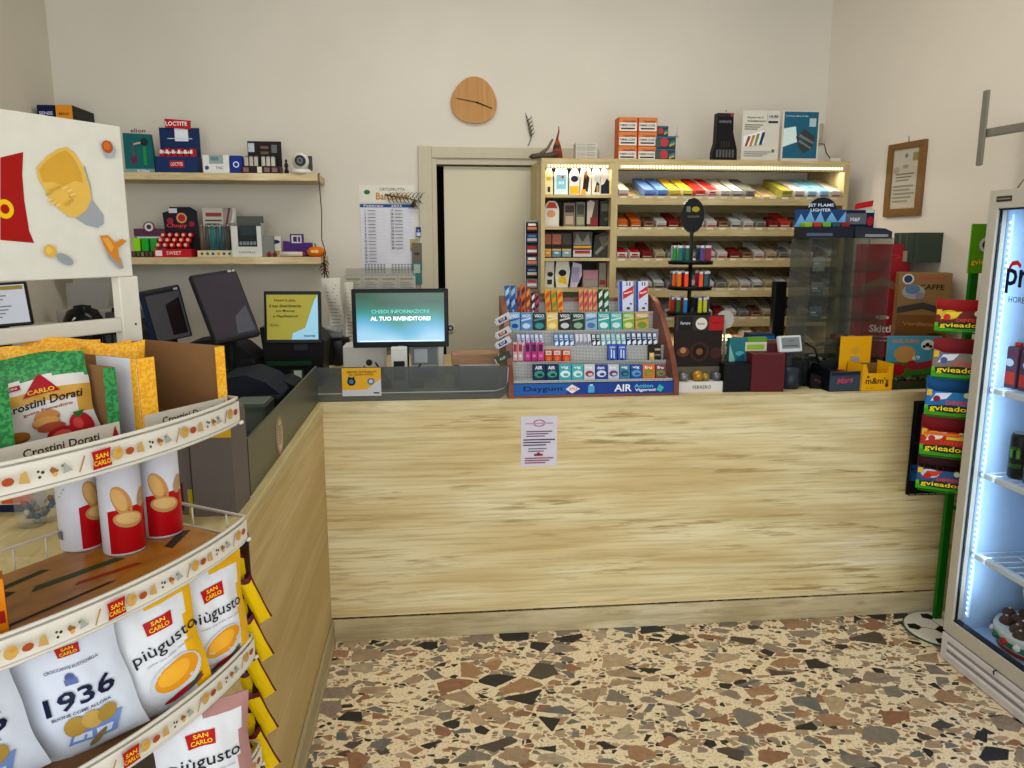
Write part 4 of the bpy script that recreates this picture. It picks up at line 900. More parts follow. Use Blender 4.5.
for x0, x1, c1, c2, nmc in C_:
    gp(3, x0, x1, 198, 282, c1, [('d', .5, .3, .36, c2, .24), ('t', 'VIGO', .5, .82, .17, 'E4EAEA', .8, .05), ('p', [(.05, .62), (.95, .74), (.95, .66), (.05, .54)], c2)], '%s flat gum packet in the fourth tier' % nmc, .016)
D_ = [(116, 140, 72, '2E5E9E', '9AC4E0', 'blue'), (144, 167, 72, '2A5A98', '8AB8DC', 'second blue'), (174, 190, 80, 'A84A2C', '3A3A7A', 'red brown'), (192, 213, 66, 'C86A2A', '5A2A24', 'orange'), (215, 236, 78, '8A3A2A', 'D88A4A', 'rust'), (240, 257, 105, '2A2224', 'D8D0D4', 'black and white'), (259, 276, 108, 'B84A6A', '2A2226', 'pink and black'),
      (308, 334, 92, 'C89A2A', 'C8502A', 'yellow orange'), (338, 362, 92, 'D0902E', '6A9A3A', 'yellow green'), (366, 392, 92, 'D8A83A', 'C84A2A', 'golden'), (463, 481, 90, 'D8A05A', 'C84A6A', 'peach'), (485, 503, 90, 'D8946A', 'B83A5A', 'salmon'), (507, 525, 90, 'DCA87A', 'C8506A', 'apricot'), (528, 546, 90, 'D8A468', 'C0486A', 'pale peach'), (552, 574, 88, '1E5A3A', 'D0DCD0', 'dark green'), (578, 602, 90, '225E3E', 'C8D8CC', 'second dark green')]
for x0, x1, y0, c1, c2, nmc in D_:
    gp(4, x0, x1, y0, 200, c1, [('p', [(.1, .2), (.9, .35), (.9, .55), (.1, .4)], c2), ('p', [(.1, .6), (.9, .75), (.9, .95), (.1, .8)], c2), ('r', .3, .05, .7, .15, c2)], '%s upright sweet stick in the top tier' % nmc, .012, 'sweet_stick', 'sweets', 'upright sweet sticks in the top tier', tilt=-4 if 300 < x0 < 400 else 0)
for i, x0 in enumerate((648, 724)):
    gp(4, x0 + 2, x0 + (70 if i == 0 else 62), 52, 196, 'CDD2E4', [('r', 0, 0, .22, 1, '3A5AA8'), ('p', [(.26, .42), (.98, .62), (.98, .86), (.26, .66)], 'C0383E'), ('t', 'Happydent', .62, .64, .07, W, .6, .04, 16), ('r', .5, .86, .58, .97, '4A4A5A'), ('r', .7, .86, .78, .97, '4A4A5A'), ('d', .62, .14, .13, '7A2A3A', .09), ('d', .8, .28, .08, '3A3A4A', .06)],
       'tall white and red gum box, %s of the pair at the top right' % ('left', 'right')[i], .03)
# clip strip of lighters on the left side of the rack
for i, (y0, dx, c) in enumerate(((186, 0, 'C4C4CC'), (250, 4, 'C8C6C8'), (296, 8, 'C8C8D0'), (366, 8, '4A4A4A'))):
    (a, c0), _ = Z7(64 + dx, y0), 0
    p = atY(a + 8, c0 + 9, 3.0)
    b = B(); b.box(-.031, .031, 0, .014, -.014, .014, c, .003); b.rect(-.022, -.008, .014, .006, ('3A3A6A', '8A3A3A', '2A4A8A', '2A6A3A')[i]); b.text('CLIP', -.004, 0, .008, W); b.box(-.036, -.031, .003, .011, -.010, .010, K('8A8A88', .3, .8))
    one(b, 'clipped_lighter', 'pale lighter clipped to the left edge of the gum rack, %s' % ('topmost', 'second down', 'third down', 'lowest and darkest')[i], 'lighter', frame((GX0 - .018, 3.0, p.z), 0) @ Matrix.Rotation(R(-28), 4, 'Y'), 'lighters clipped to the gum rack')

# ---- customer monitor
scr = thing('customer_monitor', 'black framed monitor with a green and blue advert facing the customer', 'monitor', (0, 0, 0))
YM = 3.25
def panelpx(x0, y0, x1, y1, Y): return span(x0, y0, x1, y1, Y)
cx, w, z0, h = span(352, 289, 448.5, 347.5, YM)
b = B(); b.M = Matrix.Translation((cx, YM, z0)); b.box(-w / 2, w / 2, 0, .035, 0, h, K('17181A', .35), .004); b.text('hanwa', 0, h * .03, .007, 'B0B0B0', 0, bold=.02); b.build('housing', scr)


def screen(name, stops, strength, w, h):
    m, nt, nd, lk, p = nodemat(name)
    tc = nd.new('ShaderNodeTexCoord'); n = nd.new('ShaderNodeTexNoise'); n.inputs['Scale'].default_value = 5.5; n.inputs['Detail'].default_value = 1
    sx = nd.new('ShaderNodeSeparateXYZ'); lk.new(tc.outputs['Generated'], sx.inputs[0]); lk.new(tc.outputs['Object'], n.inputs['Vector'])
    a = nd.new('ShaderNodeMath'); a.operation = 'MULTIPLY_ADD'; a.inputs[1].default_value = .55; lk.new(n.outputs['Fac'], a.inputs[0]); 
    k = nd.new('ShaderNodeMath'); k.operation = 'MULTIPLY'; k.inputs[1].default_value = .75; lk.new(sx.outputs[2], k.inputs[0]); lk.new(k.outputs[0], a.inputs[2])
    r = ramp(nd, stops); lk.new(a.outputs[0], r.inputs['Fac'])
    p.inputs['Base Color'].default_value = (.01, .01, .01, 1); p.inputs['Roughness'].default_value = .2
    lk.new(r.outputs[0], p.inputs['Emission Color']); p.inputs['Emission Strength'].default_value = strength
    return m


ms = screen('advert_screen', [(.30, '9CCBE4'), (.48, '5CA8CC'), (.62, '2C8C88'), (.74, '1E6E5A'), (.9, '0E4A34')], .85, w, h)
b = B(); b.M = Matrix.Translation((cx, YM - .0008, z0)); b.box(-w * .455, w * .455, 0, .0006, h * .10, h * .935, ms)
b.rect(-w * .43, h * .105, w * .43, h * .125, K('C8D8E4', emit=.6), 0)
b.text('CHIEDI INFORMAZIONI', 0, h * .62, h * .065, K('5EC0B4', emit=.5), 0, w=w * .60, bold=.03); b.text('AL TUO RIVENDITORE!', 0, h * .50, h * .07, K('F0FAFF', emit=.9), 0, w=w * .62, bold=.05)
b.build('screen', scr)
b = B(); b.M = Matrix.Translation((cx, YM + .06, HC)); b.box(-.03, .03, -.03, 0, .03, z0 - HC + .06, '1A1B1D', .003); b.box(-.09, .09, -.06, .08, 0, .012, '1A1B1D', .004); b.box(-.03, .03, -.01, .012, .0, .05, '1A1B1D'); b.build('foot', scr)
# printers and small boxes behind the smoked glass
carton('receipt_printer', 'white receipt printer behind the smoked glass under the monitor', 'printer', (343, 346, 385, 375), 3.40, .14, 'C8C8C4', [('d', .62, .55, .08, '3A3A3C'), ('r', .05, .3, .5, .34, '8A8A88')], zb=HC, bev=.006)
carton('card_reader', 'small white card reader with a dark screen below the monitor', 'card reader', (391, 348, 407, 368), 3.12, .05, 'D2D2CE', [('r', .15, .3, .85, .72, '2A2C2E'), ('t', 'OK', .5, .5, .2, 'B8B8B8', .4)], zb=HC, bev=.003)
carton('till_printer', 'grey and silver ticket printer at the right under the monitor', 'printer', (411, 343, 444, 375), 3.40, .14, 'B4B6B6', [('r', .04, .45, .8, .9, '8A9094'), ('r', .1, .5, .5, .85, 'C4CCD0'), ('r', .84, .05, .98, .9, 'D8D8D4'), ('r', .06, .1, .78, .34, '5A5C5C')], zb=HC, bev=.004)
carton('plastic_tray', 'pale plastic tray with papers behind the smoked glass', 'tray', (460, 368, 498, 386), 3.10, .10, 'A8ACA8', [('r', .04, .3, .96, .95, 'B8BCB4'), ('r', .08, .08, .9, .28, '9A9E98')], zb=HC, bev=.004)
b = B(); cx, w, z0, h = span(452, 354, 498, 365, 3.2); b.box(-w / 2, w / 2, 0, .12, 0, h, streak_wood('rough_wood', (4, 14, 40), base='9A7658', dark='6E4E38', pale='B08A68'), .002); b.box(-w * .46, w * .46, .02, .10, -(z0 - HC), 0, '8C8E8C')
one(b, 'wooden_tray', 'rough brown wooden box top behind the smoked glass beside the gum rack', 'box', (cx, 3.2, z0))
b = B(); p = atY(398, 372, 3.1)
b.tube([(-.10, .02, .12), (-.06, 0, .06), (-.02, 0, .03), (.03, 0, .035), (.09, .02, .11)], .004, '1A1A1A', 6)
b.tube([(-.15, .05, .10), (-.12, .02, .02), (-.04, .0, .010)], .004, '1A1A1A', 6)
one(b, 'cable', 'black cables looping under the customer monitor', 'cable', (p.x, 3.22, HC - .004))

# ---- paper organiser behind the monitor
t = thing('paper_organiser', 'clear wall organiser holding white printed slips above the monitor', 'organiser', (0, 0, 0))
cx, w, z0, h = span(345, 276, 416, 300, 4.30)
b = B(); b.M = Matrix.Translation((cx, 4.27, 0)); b.box(-w / 2, w / 2, 0, .003, 1.05, z0 + h + .03, M_CLEAR); b.box(-w / 2, w / 2, .12, .125, 1.0, z0 + h + .04, K('BAB6AA')); b.build('tray', t)
for i in range(4):
    b = B(); x = cx - w / 2 + w * (i + .5) / 4; ww = w * .235
    b.M = Matrix.Translation((x, 4.28 + .012 * (i % 2), 1.12)); hh = z0 + h - 1.12; b.box(-ww / 2, ww / 2, 0, .002, 0, hh, 'CCC8BA')
    art(b, ww, hh, [('r', .1, .93, .9, .965, 'A8985A'), ('l', .08, .1, .92, .9, 26, '9A968A')]); b.build('slip', t)
def hang(px, Y, label, tear):
    cx, w, z0, h = span(*px, Y); b = B(); n = 14; vs = []; 
    for i in range(n + 1):
        v = i / n
        for j in range(5):
            u = j / 4 - .5; vs.append((u * w * (1 - .22 * math.sin(3.1 * v) * tear) + .012 * math.sin(5 * v) * tear, .012 * math.sin(6 * v + u * 3) + .02 * u * u, h * v))
    b.add(vs, [[i * 5 + j, i * 5 + j + 1, (i + 1) * 5 + j + 1, (i + 1) * 5 + j] for i in range(n) for j in range(4)], K('CFCBC0', .6), True)
    b.add([(v[0], v[1] + .0008, v[2]) for v in vs], [[i * 5 + j, (i + 1) * 5 + j, (i + 1) * 5 + j + 1, i * 5 + j + 1] for i in range(n) for j in range(4)], K('CFCBC0', .6), True)
    b.map = lambda v: (v[0] + .012 * math.sin(5 * v[2] / h) * tear, .012 * math.sin(6 * v[2] / h + v[0] / w * 3) + .02 * (v[0] / w) ** 2 - .0012, v[2])
    for k in range(16): b.add([(-w * .3, 0, h * (.14 + .05 * k)), (w * .28 - (k * 5 % 3) * w * .08, 0, h * (.14 + .05 * k)), (w * .28 - (k * 5 % 3) * w * .08, 0, h * (.15 + .05 * k)), (-w * .3, 0, h * (.15 + .05 * k))], [(0, 1, 2, 3)], '8E8C86')
    one(b, 'receipt_strip', label, 'paper', frame((cx, Y, z0), 0))
hang((325, 278, 344, 346), 3.72, 'long curled white receipt strip hanging left of the customer monitor', 1)
hang((345, 282, 354, 354), 3.70, 'straight white paper strip half hidden behind the customer monitor', 0)
b = B(); x = atY(334, 350, 3.74).x
b.box(-.075, .08, .03, .19, 0, .13, '2E2E2E', .008); b.box(-.05, .05, .0, .06, .13, .17, '8A8C8C', .01); b.tube([(-.03, .02, .10), (-.05, 0, .15), (-.02, 0, .185), (.04, .02, .16)], .016, '9EA0A0', 8); b.tube([(.03, .01, .01), (.035, 0, .07), (.03, 0, .12)], .022, '3A3C3C', 8)
one(b, 'roll_printer', 'dark roll printer with grey nozzles left of the customer monitor', 'printer', (x, 3.64, HC + .04))
b = B(); b.box(-1.02, .35, 3.6, 3.98, .955, HC + .04, M_TOPR); b.box(-1.0, -.97, 3.62, 3.96, 0, .955, 'A89A72'); b.box(.30, .33, 3.62, 3.96, 0, .955, 'A89A72')
one(b, 'back_desk', 'low washed wood desk behind the counter carrying printers', 'desk')

# ---- chocolate brochure box, open box at its foot
cx, w, z0, h = span(676, 316, 727, 394, 3.06, HC)
t = thing('chocolate_display', 'dark brown chocolate display with a white lower edge right of the gum rack', 'display', frame((cx, 3.04, HC), 0))
hb = h
b = B(); b.prism([(-w * .5, 0), (w * .42, 0), (w * .45, hb), (-w * .5, hb)], .05, .06, '2B1C18')
art(b, w * .95, hb, [('r', .0, .80, .99, 1.0, '3E3A30'), ('r', .05, .80, .34, .985, '1C1A1C'), ('t', 'Ferrero', .19, .90, .04, 'D0D0D0', .2, .03), ('d', .52, .89, .12, 'D8D4CE', .12), ('t', 'Rocher', .52, .89, .03, '5A4A3A', .15), ('r', .68, .80, .98, .985, 'B01C26'), ('t', 'NESPOLI', .83, .90, .02, '5A1016', .22),
               ('d', .5, .52, .20, '4A2A18', .20), ('d', .5, .52, .15, '1E120C', .15), ('d', .5, .52, .07, '8A5A2A', .07), ('d', .16, .52, .13, '6A3A2A', .10), ('d', .16, .54, .06, 'B08A5A'), ('d', .84, .5, .12, '4E2A22', .12), ('r', 0, 0, .98, .32, '6A6654')], .05)
b.build('back_board', t)
b = B(); b.prism([(-w * .5, 0), (w * .58, 0), (w * .58, hb * .14), (-w * .5, hb * .14)], 0, .048, 'D6D4D0'); b.text('FERRERO', 0, hb * .07, hb * .045, '6A6458', 0, w=w * .36, bold=.02); b.build('foot_box', t)
for i, (dx, c, r_) in enumerate(((-.33, '8A8C90', .020), (-.05, 'B8903A', .024), (.10, 'A8884A', .018), (.32, '74767C', .020))):
    b = B(); b.ball((w * dx, .026, hb * .14 + r_ * .9), r_, K(c, .3, .4)); b.build('chocolate', t)
b = B(); p = atY(727, 320, 3.22); b.cyl((0, 0, 0), .040, .004, 'B8B6AE', axis='y', n=24); b.box(-.004, .004, -.002, .002, -(p.z - HC), 0, 'A8A69E')
one(b, 'round_sign', 'round off-white sign peeping out behind the chocolate display', 'sign', (p.x, 3.24, p.z))

# ---- lighter carousel
px, _ = 689, 0
c0 = atY(689, 300, 3.42)
car = thing('lighter_carousel', 'black carousel of coloured lighters with an oval head on a pole', 'display stand', (c0.x, 3.42, HC))
b = B(); zt = atY(689, 230, 3.42).z - HC
b.cyl((0, 0, 0), .07, .012, '141414'); b.cyl((0, 0, .012), .009, zt, '161616', n=12); b.build('pole', car)
zh0 = atY(689, 233, 3.42).z - HC; zh1 = atY(689, 198, 3.42).z - HC; hh = zh1 - zh0
b = B(); b.prism([(.052 * math.cos(a), zh0 + hh / 2 + hh / 2 * math.sin(a)) for a in [2 * math.pi * i / 28 for i in range(28)]], -.006, .006, K('161718', .25)); b.lift = .006
b.rect(-.03, zh0 + hh * .60, -.012, zh0 + hh * .76, '7A7A6A'); b.disc(.012, zh0 + hh * .68, .018, 'A89A20', 0, rz=.012); b.rect(-.025, zh0 + hh * .44, .03, zh0 + hh * .50, '5A5A50'); b.build('head', car)
LC = ['2A9A4A', '1E7A7A', '2A6A5A', '1C5A9A', '6A4A8A', '8A3A4A', 'A83A5A', '7A4A9A', '9AA0A8', '3A5A6A', 'D86A2A', 'E07A24', 'E85A2A', 'E0442A', 'E86A3A', '3A6A6A', '2A4A5A', '5A7A8A', 'B02A4A', 'C83A5A', 'A83A3A', '3A7A3A', '2A8AB8', '1C6AA8', 'C8C83A', 'D0D04A', '4A4A6A', 'B03A5A', '7A3A4A', '3A3A5A']
CN = (('2A9A4A', 'green'), ('1E7A7A', 'teal'), ('1C5A9A', 'blue'), ('6A4A8A', 'purple'), ('A83A5A', 'crimson'), ('9AA0A8', 'grey'), ('E07A24', 'orange'), ('3A3A5A', 'navy'), ('C8C83A', 'yellow'), ('7A3A4A', 'maroon'), ('2A8AB8', 'sky blue'))
for tr, (yb, pc) in enumerate(((264, 669), (290, 669), (316, 668))):
    zb = atY(689, yb, 3.33).z - HC
    b = B(); b.cyl((0, 0, zb - .004), .098, .004, '101010', n=28); b.cyl((0, 0, zb), .099, .012, '151515', n=28, r2=.100); b.build('tier', car)
    for k in range(15):
        a = math.pi + (k + .5) * 2 * math.pi / 15; c = LC[(tr * 10 + k) % 30] if k < 10 else LC[(k * 7 + tr) % 30]
        if abs(math.cos(a)) < .22 and math.sin(a) < 0: continue
        x, y = .080 * math.cos(a), .080 * math.sin(a)
        b = B(); b.box(-.009, .009, -.006, .006, 0, .056, K(c, .25), .003); b.box(-.008, .008, -.005, .005, .056, .068, K('B8B8B8', .3, .8), .001)
        nmc = min(CN, key=lambda q: sum((int(q[0][j:j + 2], 16) - int(c[j:j + 2], 16)) ** 2 for j in (0, 2, 4)))[1]
        seat = ('far left', 'far left front', 'left front', 'left of the front', 'front left', 'front', 'front right', 'right of the front', 'right front', 'far right front', 'far right', 'right rear', 'rear right', 'rear left', 'left rear')[k]
        o = one(b, 'lighter', '%s lighter on the %s tier of the black carousel, %s place' % (nmc, ('top', 'middle', 'bottom')[tr], seat), 'lighter', frame((c0.x + x, 3.42 + y, HC + zb + .0125), 0), 'lighters on the carousel')
# relabel by colour names so each label tells the lighter apart
# ---- small goods between the chocolate display and the acrylic case
carton('teal_box', 'teal and white patterned upright packet right of the chocolate display', 'packet', (729, 338, 747, 375), 3.10, .03, '2E7A80', [('p', [(0, 0), (.5, 0), (.3, .6), (0, .9)], '8AB8B0'), ('d', .6, .7, .25, '5AA8B8', .12), ('r', .6, .05, .95, .4, 'C8D0C8'), ('p', [(.4, .3), (.9, .5), (.8, .7), (.4, .6)], '1E5A70')], zb=HC)
carton('black_box', 'plain black box standing on the counter left of the maroon box', 'box', (724, 364, 752, 392), 3.03, .10, '151416', [], zb=HC)
carton('maroon_box', 'upright maroon box on the counter near the card terminal', 'box', (752, 354, 784, 391), 3.02, .09, '64202A', [('r', 0, .97, 1, 1, '7A2A34')], zb=HC, rz=-4)
b = B(); x, w, z0, h = span(749, 344, 797, 353, 3.06)
b.box(-w / 2, w * .5, 0, .12, 0, .035, '5A2028'); art(b, w, .035, [('r', .0, .1, .45, 1.2, 'C8C8B8'), ('r', .04, .3, .4, .9, '9AB83A')])
b.box(-w * .45, -w * .05, .004, .02, .035, .062, '6E9A30'); b.box(-w / 2 + .01, w * .45, .03, .12, -(z0 - HC - .005), 0, '2A2426')
one(b, 'goods_tray', 'low maroon tray of green packets on the counter behind the maroon box', 'tray', (x, 3.10, z0))
b = B(); x, w, z0, h = span(771, 336, 796, 352, 3.16)
b.M = Matrix.Rotation(R(12), 4, 'Z') @ Matrix.Rotation(R(-15), 4, 'X')
b.box(-w / 2, w / 2, 0, .02, 0, h, 'D0D2D2', .005); b.rect(-w * .4, h * .2, w * .4, h * .88, '8A9090'); b.text('Totale', 0, h * .7, h * .12, '3A3C3C'); b.rect(-w * .34, h * .34, w * .3, h * .4, '4A4C4C'); b.M = None; b.box(-.012, .012, .02, .06, -(z0 - HC), h * .4, '3A3A3C')
one(b, 'payment_tablet', 'small white payment screen on a stand behind the green packets', 'screen', (x, 3.08, z0 + .012))
b = B(); x = atY(783, 344, 3.15).x
b.prism([(-.07, .0), (.05, -.01), (.075, .03), (.03, .055), (-.05, .06)], 0, .006, '7AC02E'); b.box(-.06, .05, .008, .012, -.15, .03, '6AA82A')
one(b, 'green_leaflet', 'bright lime green leaflet lying askew by the payment screen', 'leaflet', (x, 3.235, HC + .135))
b = B(); x, w, z0, h = span(752, 336, 775, 341, 3.3); b.box(-w / 2, w / 2, 0, .1, 0, .03, '1E2A4A', .002); b.rect(-w * .48, .006, w * .48, .024, '2A6AC0'); b.box(-w * .4, w * .4, .01, .09, -(z0 - HC), 0, '1A1A1E')
one(b, 'blue_strip_box', 'dark box with a bright blue strip behind the goods tray', 'box', (x, 3.3, z0))
x = atY(790, 372, 3.16).x
b = B(); b.box(-.05, .07, 0, .10, 0, .12, '1A1C20', .012); b.lathe([(.001, 0), (.038, 0), (.042, .03), (.038, .09), (.001, .095)], (-.03, -.02, 0), K('3A4048', .3)); b.tube([(.07, .0, .05), (.11, -.01, .08), (.10, .03, .16), (.04, .05, .2)], .004, '101010', 6)
one(b, 'coin_device', 'black round-edged card device with a looping cable on the counter', 'device', (x, 3.12, HC))
# dark monitor side behind
b = B(); x, w, z0, h = span(778, 282, 790, 350, 3.5, HC); b.box(-w / 2, w / 2, 0, .04, .05, h, K('141518', .4), .004); b.box(-.06, .06, -.04, .08, 0, .05, '18191B', .006)
one(b, 'till_screen', 'black till screen seen edge on beside the acrylic case', 'screen', (x, 3.55, HC))
# Mars and M&M's boxes
cx, w, z0, h = span(828, 371, 860, 393.5, 3.01, HC)
t = thing('chocolate_bar_box', 'dark steel blue open box of chocolate bars on the counter edge', 'box', frame((cx, 3.0, HC), 3))
b = B(); b.box(-w / 2, w / 2, 0, .002, 0, h, '46525E'); b.box(-w / 2, w / 2, .15, .152, 0, h * 1.25, '2A2E34'); b.add([(-w / 2, 0, 0), (-w / 2, .15, 0), (-w / 2, .15, h * 1.25), (-w / 2, 0, h)], [(0, 1, 2, 3), (3, 2, 1, 0)], '23262C'); b.add([(w / 2, 0, 0), (w / 2, .15, 0), (w / 2, .15, h * 1.25), (w / 2, 0, h)], [(0, 1, 2, 3), (3, 2, 1, 0)], '23262C')
b.box(-w / 2, w / 2, 0, .15, 0, .003, '23262C'); b.text('Mars', w * .0, h * .55, h * .28, 'C4506A', 0, w=w * .5, bold=.03, shear=.3, rot=.1); b.rect(-w * .46, h * .8, w * .46, h * .96, '2C343C'); b.build('carton', t)
for i in range(3):
    b = B(); b.M = Matrix.Translation((-w * .3 + i * w * .3, .02, h * .5)) @ Matrix.Rotation(R(10), 4, 'X'); b.box(-.014, .014, 0, .11, 0, .016, ('7A1E22', '2A2426', '8A2A2A')[i], .004); b.build('chocolate_bar', t)
b = B(); x, w, z0, h = span(807, 369, 828, 391, 3.10, HC); b.add([(-w * .5, 0, 0), (w * .5, 0, 0), (w * .5, .0, h * .45), (-w * .5, 0, h * .85)], [(0, 1, 2, 3), (3, 2, 1, 0)], '1C1A1E'); b.box(-w * .5, w * .5, 0, .14, 0, .003, '1C1A1E'); b.add([(-w * .5, 0, 0), (-w * .5, .14, 0), (-w * .5, .14, h), (-w * .5, 0, h * .85)], [(0, 1, 2, 3), (3, 2, 1, 0)], '24201F'); b.box(-w * .5, w * .5, .138, .14, 0, h, '2A2628')
b.text('BOUNTY', 0, h * .35, h * .12, '8A2A2E', 0, w=w * .7, shear=.2, rot=-.4)
b.box(-w * .4, w * .4, .02, .12, .003, h * .6, '33302E')
one(b, 'bar_box', 'black open bar box with red script left of the steel blue one', 'box', frame((x, 3.06, HC), -14))
cx, w, z0, h = span(861, 364, 893, 393, 3.0, HC)
t = thing('candy_box', 'yellow open candy box with brown lettering on the counter edge', 'box', frame((cx, 2.998, HC), 3))
YEL = 'E2AE14'
b = B(); b.prism([(-w * .5, 0), (w * .5, 0), (w * .5, h), (w * .38, h), (w * .30, h * .66), (-w * .30, h * .66), (-w * .38, h), (-w * .5, h)], 0, .002, YEL)
b.box(-w / 2, -w / 2 + .002, 0, .11, 0, h, YEL); b.box(w / 2 - .002, w / 2, 0, .11, 0, h, YEL); b.box(-w / 2, w / 2, 0, .11, 0, .002, YEL); b.box(-w / 2, w / 2, .108, .11, 0, h * .9, '8A6A3A')
b.text("m&m's", 0, h * .38, h * .24, '2E1C18', 0, w=w * .74, bold=.07); b.text('36 x 45 g', -w * .2, h * .1, h * .05, '5A4210', 0, w=w * .3); b.disc(w * .32, h * .2, .008, '5A2E1A', n=10); b.disc(-w * .30, h * .53, .006, '7A3A20', n=10)
b.build('carton', t)
cx2, w2, z2, h2 = span(840, 336, 872, 366, 3.12, HC)
h2b = atY(856, 336, 3.12).z - HC
b = B(); b.box(cx2 - cx - w2 / 2, cx2 - cx + w2 / 2, .118, .120, 0, h2b, YEL); b.M = Matrix.Translation((cx2 - cx, .118, 0)); b.disc(0, h2b * .72, .022, 'D0A838', rz=.016); b.rect(-.02, h2b * .48, .02, h2b * .6, 'A8A49A'); b.build('back_board', t)

# ---- acrylic sweet case and what stands on it
AX0, AX1, AY0, AY1 = atY(807, 300, 3.12).x, atY(888, 300, 3.12).x, 3.12, 3.30
AZ1 = atY(840, 238, 3.12).z
AZ0 = HC
t = thing('acrylic_case', 'tall scuffed clear acrylic sweet case with slanting bins on the counter', 'display case', (0, 0, 0))
b = B()
for x in (AX0, AX0 + (AX1 - AX0) * .52, AX1 - .004): b.box(x, x + .004, AY0, AY1, AZ0, AZ1, M_ACRYL)
b.box(AX0, AX1, AY1 - .003, AY1, AZ0 + .01, AZ1, M_ACRYL); b.box(AX0, AX1, AY0, AY1, AZ1 - .004, AZ1, M_ACRYL); b.build('shell', t)
nz = 5
for k in range(nz):
    z = AZ0 + .06 + k * (AZ1 - AZ0 - .10) / nz
    b = B(); b.box(AX0 + .004, AX1 - .004, AY0 + .06, AY1 - .01, z, z + .003, M_ACRYL)
    b.add([(AX0 + .004, AY0, z + .05), (AX1 - .004, AY0, z + .05), (AX1 - .004, AY0 + .06, z), (AX0 + .004, AY0 + .06, z)], [(0, 1, 2, 3), (3, 2, 1, 0)], M_ACRYL); b.build('bin_shelf', t)
b = B(); b.box(AX0, AX1, AY0 + .05, AY1, AZ0, AZ0 + .05, K('3A3E42', .5), .003); b.build('base', t)
b = B()
rr = random.Random(3)
for k in range(70):
    x = AX0 + .03 + rr.random() * (AX1 - AX0 - .07); y = AY0 + .07 + rr.random() * .09; z = AZ0 + .078 + rr.random() * .04
    b.M = Matrix.Translation((x, y, z)) @ Matrix.Rotation(rr.random() * 6, 4, 'Z') @ Matrix.Rotation(rr.random() * 2, 4, 'X'); b.box(-.018, .018, -.006, .006, -.006, .006, rr.choice(['4A5E42', '5E7050', '3A4038', '8A8C84', '2E3A30']), .002)
b.M = None
o = b.build('wrapped_sweets'); tag(o, 'heap of green and grey wrapped sweets at the bottom of the acrylic case', 'sweets', None, 'stuff')
b = B()
for k in range(26):
    x = AX0 + .20 + rr.random() * .08; y = AY0 + .08 + rr.random() * .08; z = AZ0 + .185 + rr.random() * .02
    b.M = Matrix.Translation((x, y, z)) @ Matrix.Rotation(rr.random() * 6, 4, 'Z'); b.box(-.016, .016, -.005, .005, -.005, .005, rr.choice(['A82A2E', 'B83A3A', '8A2024', 'C8B0A8']), .002)
o = b.build('wrapped_sweets'); tag(o, 'few red wrapped sweets on the right of the acrylic case', 'sweets', None, 'stuff')
for k, (z_, x_, c, lab) in enumerate(((3, .05, '6A706A', 'grey label card in the upper left of the acrylic case'), (2, .05, '5A6468', 'grey label card in the middle left of the acrylic case'), (4, .05, '8A8E84', 'pale label card at the top left of the acrylic case'))):
    b = B(); b.box(0, .055, 0, .002, 0, .06, c); b.rect(.006, .03, .03, .036, 'B8BCB8'); b.rect(.006, .02, .04, .024, 'A0A4A0')
    one(b, 'label_card', lab, 'card', (AX0 + .07, AY0 + .11, AZ0 + .064 + z_ * (AZ1 - AZ0 - .10) / nz))
cx, w, z0, h = span(803, 196, 852, 236.5, 3.14, AZ1)
t = thing('lighter_gas_display', 'dark blue icy display box with a half round top on the acrylic case', 'display', frame((cx, 3.13, AZ1), -8))
hb = h
n = 14
b = B(); b.box(-w * .5, w * .5, .10, .104, hb * .25, hb * .70, '1E4A7A'); b.prism([(-w * .22 + w * .28 * math.cos(a) + w * .25, hb * .70 + hb * .30 * math.sin(a)) for a in [math.pi * i / n for i in range(n + 1)]], .10, .104, '14202E')
art(b, w, hb, [('p', [(.0, .30), (.12, .6), (.2, .42), (.3, .68), (.4, .4), (.5, .66), (.6, .38), (.72, .64), (.85, .4), (1, .66), (1, .28), (0, .28)], '7AB0D8'), ('t', 'JET FLAME', .5, .80, .09, 'D0E0F0', .5, .04), ('t', 'LIGHTER', .5, .69, .07, 'D0E0F0', .4, .04)], .10); b.build('back_board', t)
b = B(); b.box(-w * .5, w * .5, 0, .10, 0, hb * .26, '151E2C'); b.rect(-w * .4, hb * .05, w * .1, hb * .12, '5A6A80'); b.build('tray', t)
for k, c in enumerate(('8AB02A', 'B03A3A', '6AA83A', '2A5A6A', '8A2A2E')):
    b = B(); b.box(-w * .44 + k * w * .18, -w * .28 + k * w * .18, .01, .06, hb * .26, hb * .38, c, .004); b.build('lighter', t)
cx, w, z0, h = span(855, 206, 888, 237, 3.14, AZ1)
t = thing('lighter_box', 'flat grey box with a navy red-tabbed board on the acrylic case', 'display', frame((cx, 3.13, AZ1), 0))
b = B(); b.prism([(-w * .5, 0), (w * .62, 0), (w * .62, h * .20), (w * .4, h * .30), (-w * .5, h * .36)], 0, .10, '3A4048'); b.add([(-w * .46, .0, h * .05), (w * .56, 0, h * .05), (w * .56, 0, h * .14), (-w * .46, 0, h * .22)], [], 'D0D0D0')
b.rect(-w * .2, h * .04, w * .5, h * .12, '9AA0A8'); b.build('tray', t)
b = B(); b.box(-w * .5, w * .44, .102, .106, h * .1, h * .9, '1C2450'); b.M = Matrix.Translation((0, .102, 0)); art(b, w, h, [('r', .02, .45, .7, .8, '6A6E7A'), ('t', 'M&F', .35, .6, .12, 'D8D8DC', .3), ('d', .82, .55, .1, 'B02A3A', .14), ('r', .02, .12, .92, .34, '28306A'), ('p', [(.3, .92), (.86, 1.02), (.88, 1.22), (.32, 1.1)], 'B8202C'), ('r', .66, .82, .92, .9, 'C0D0C8')]); b.build('back_board', t)

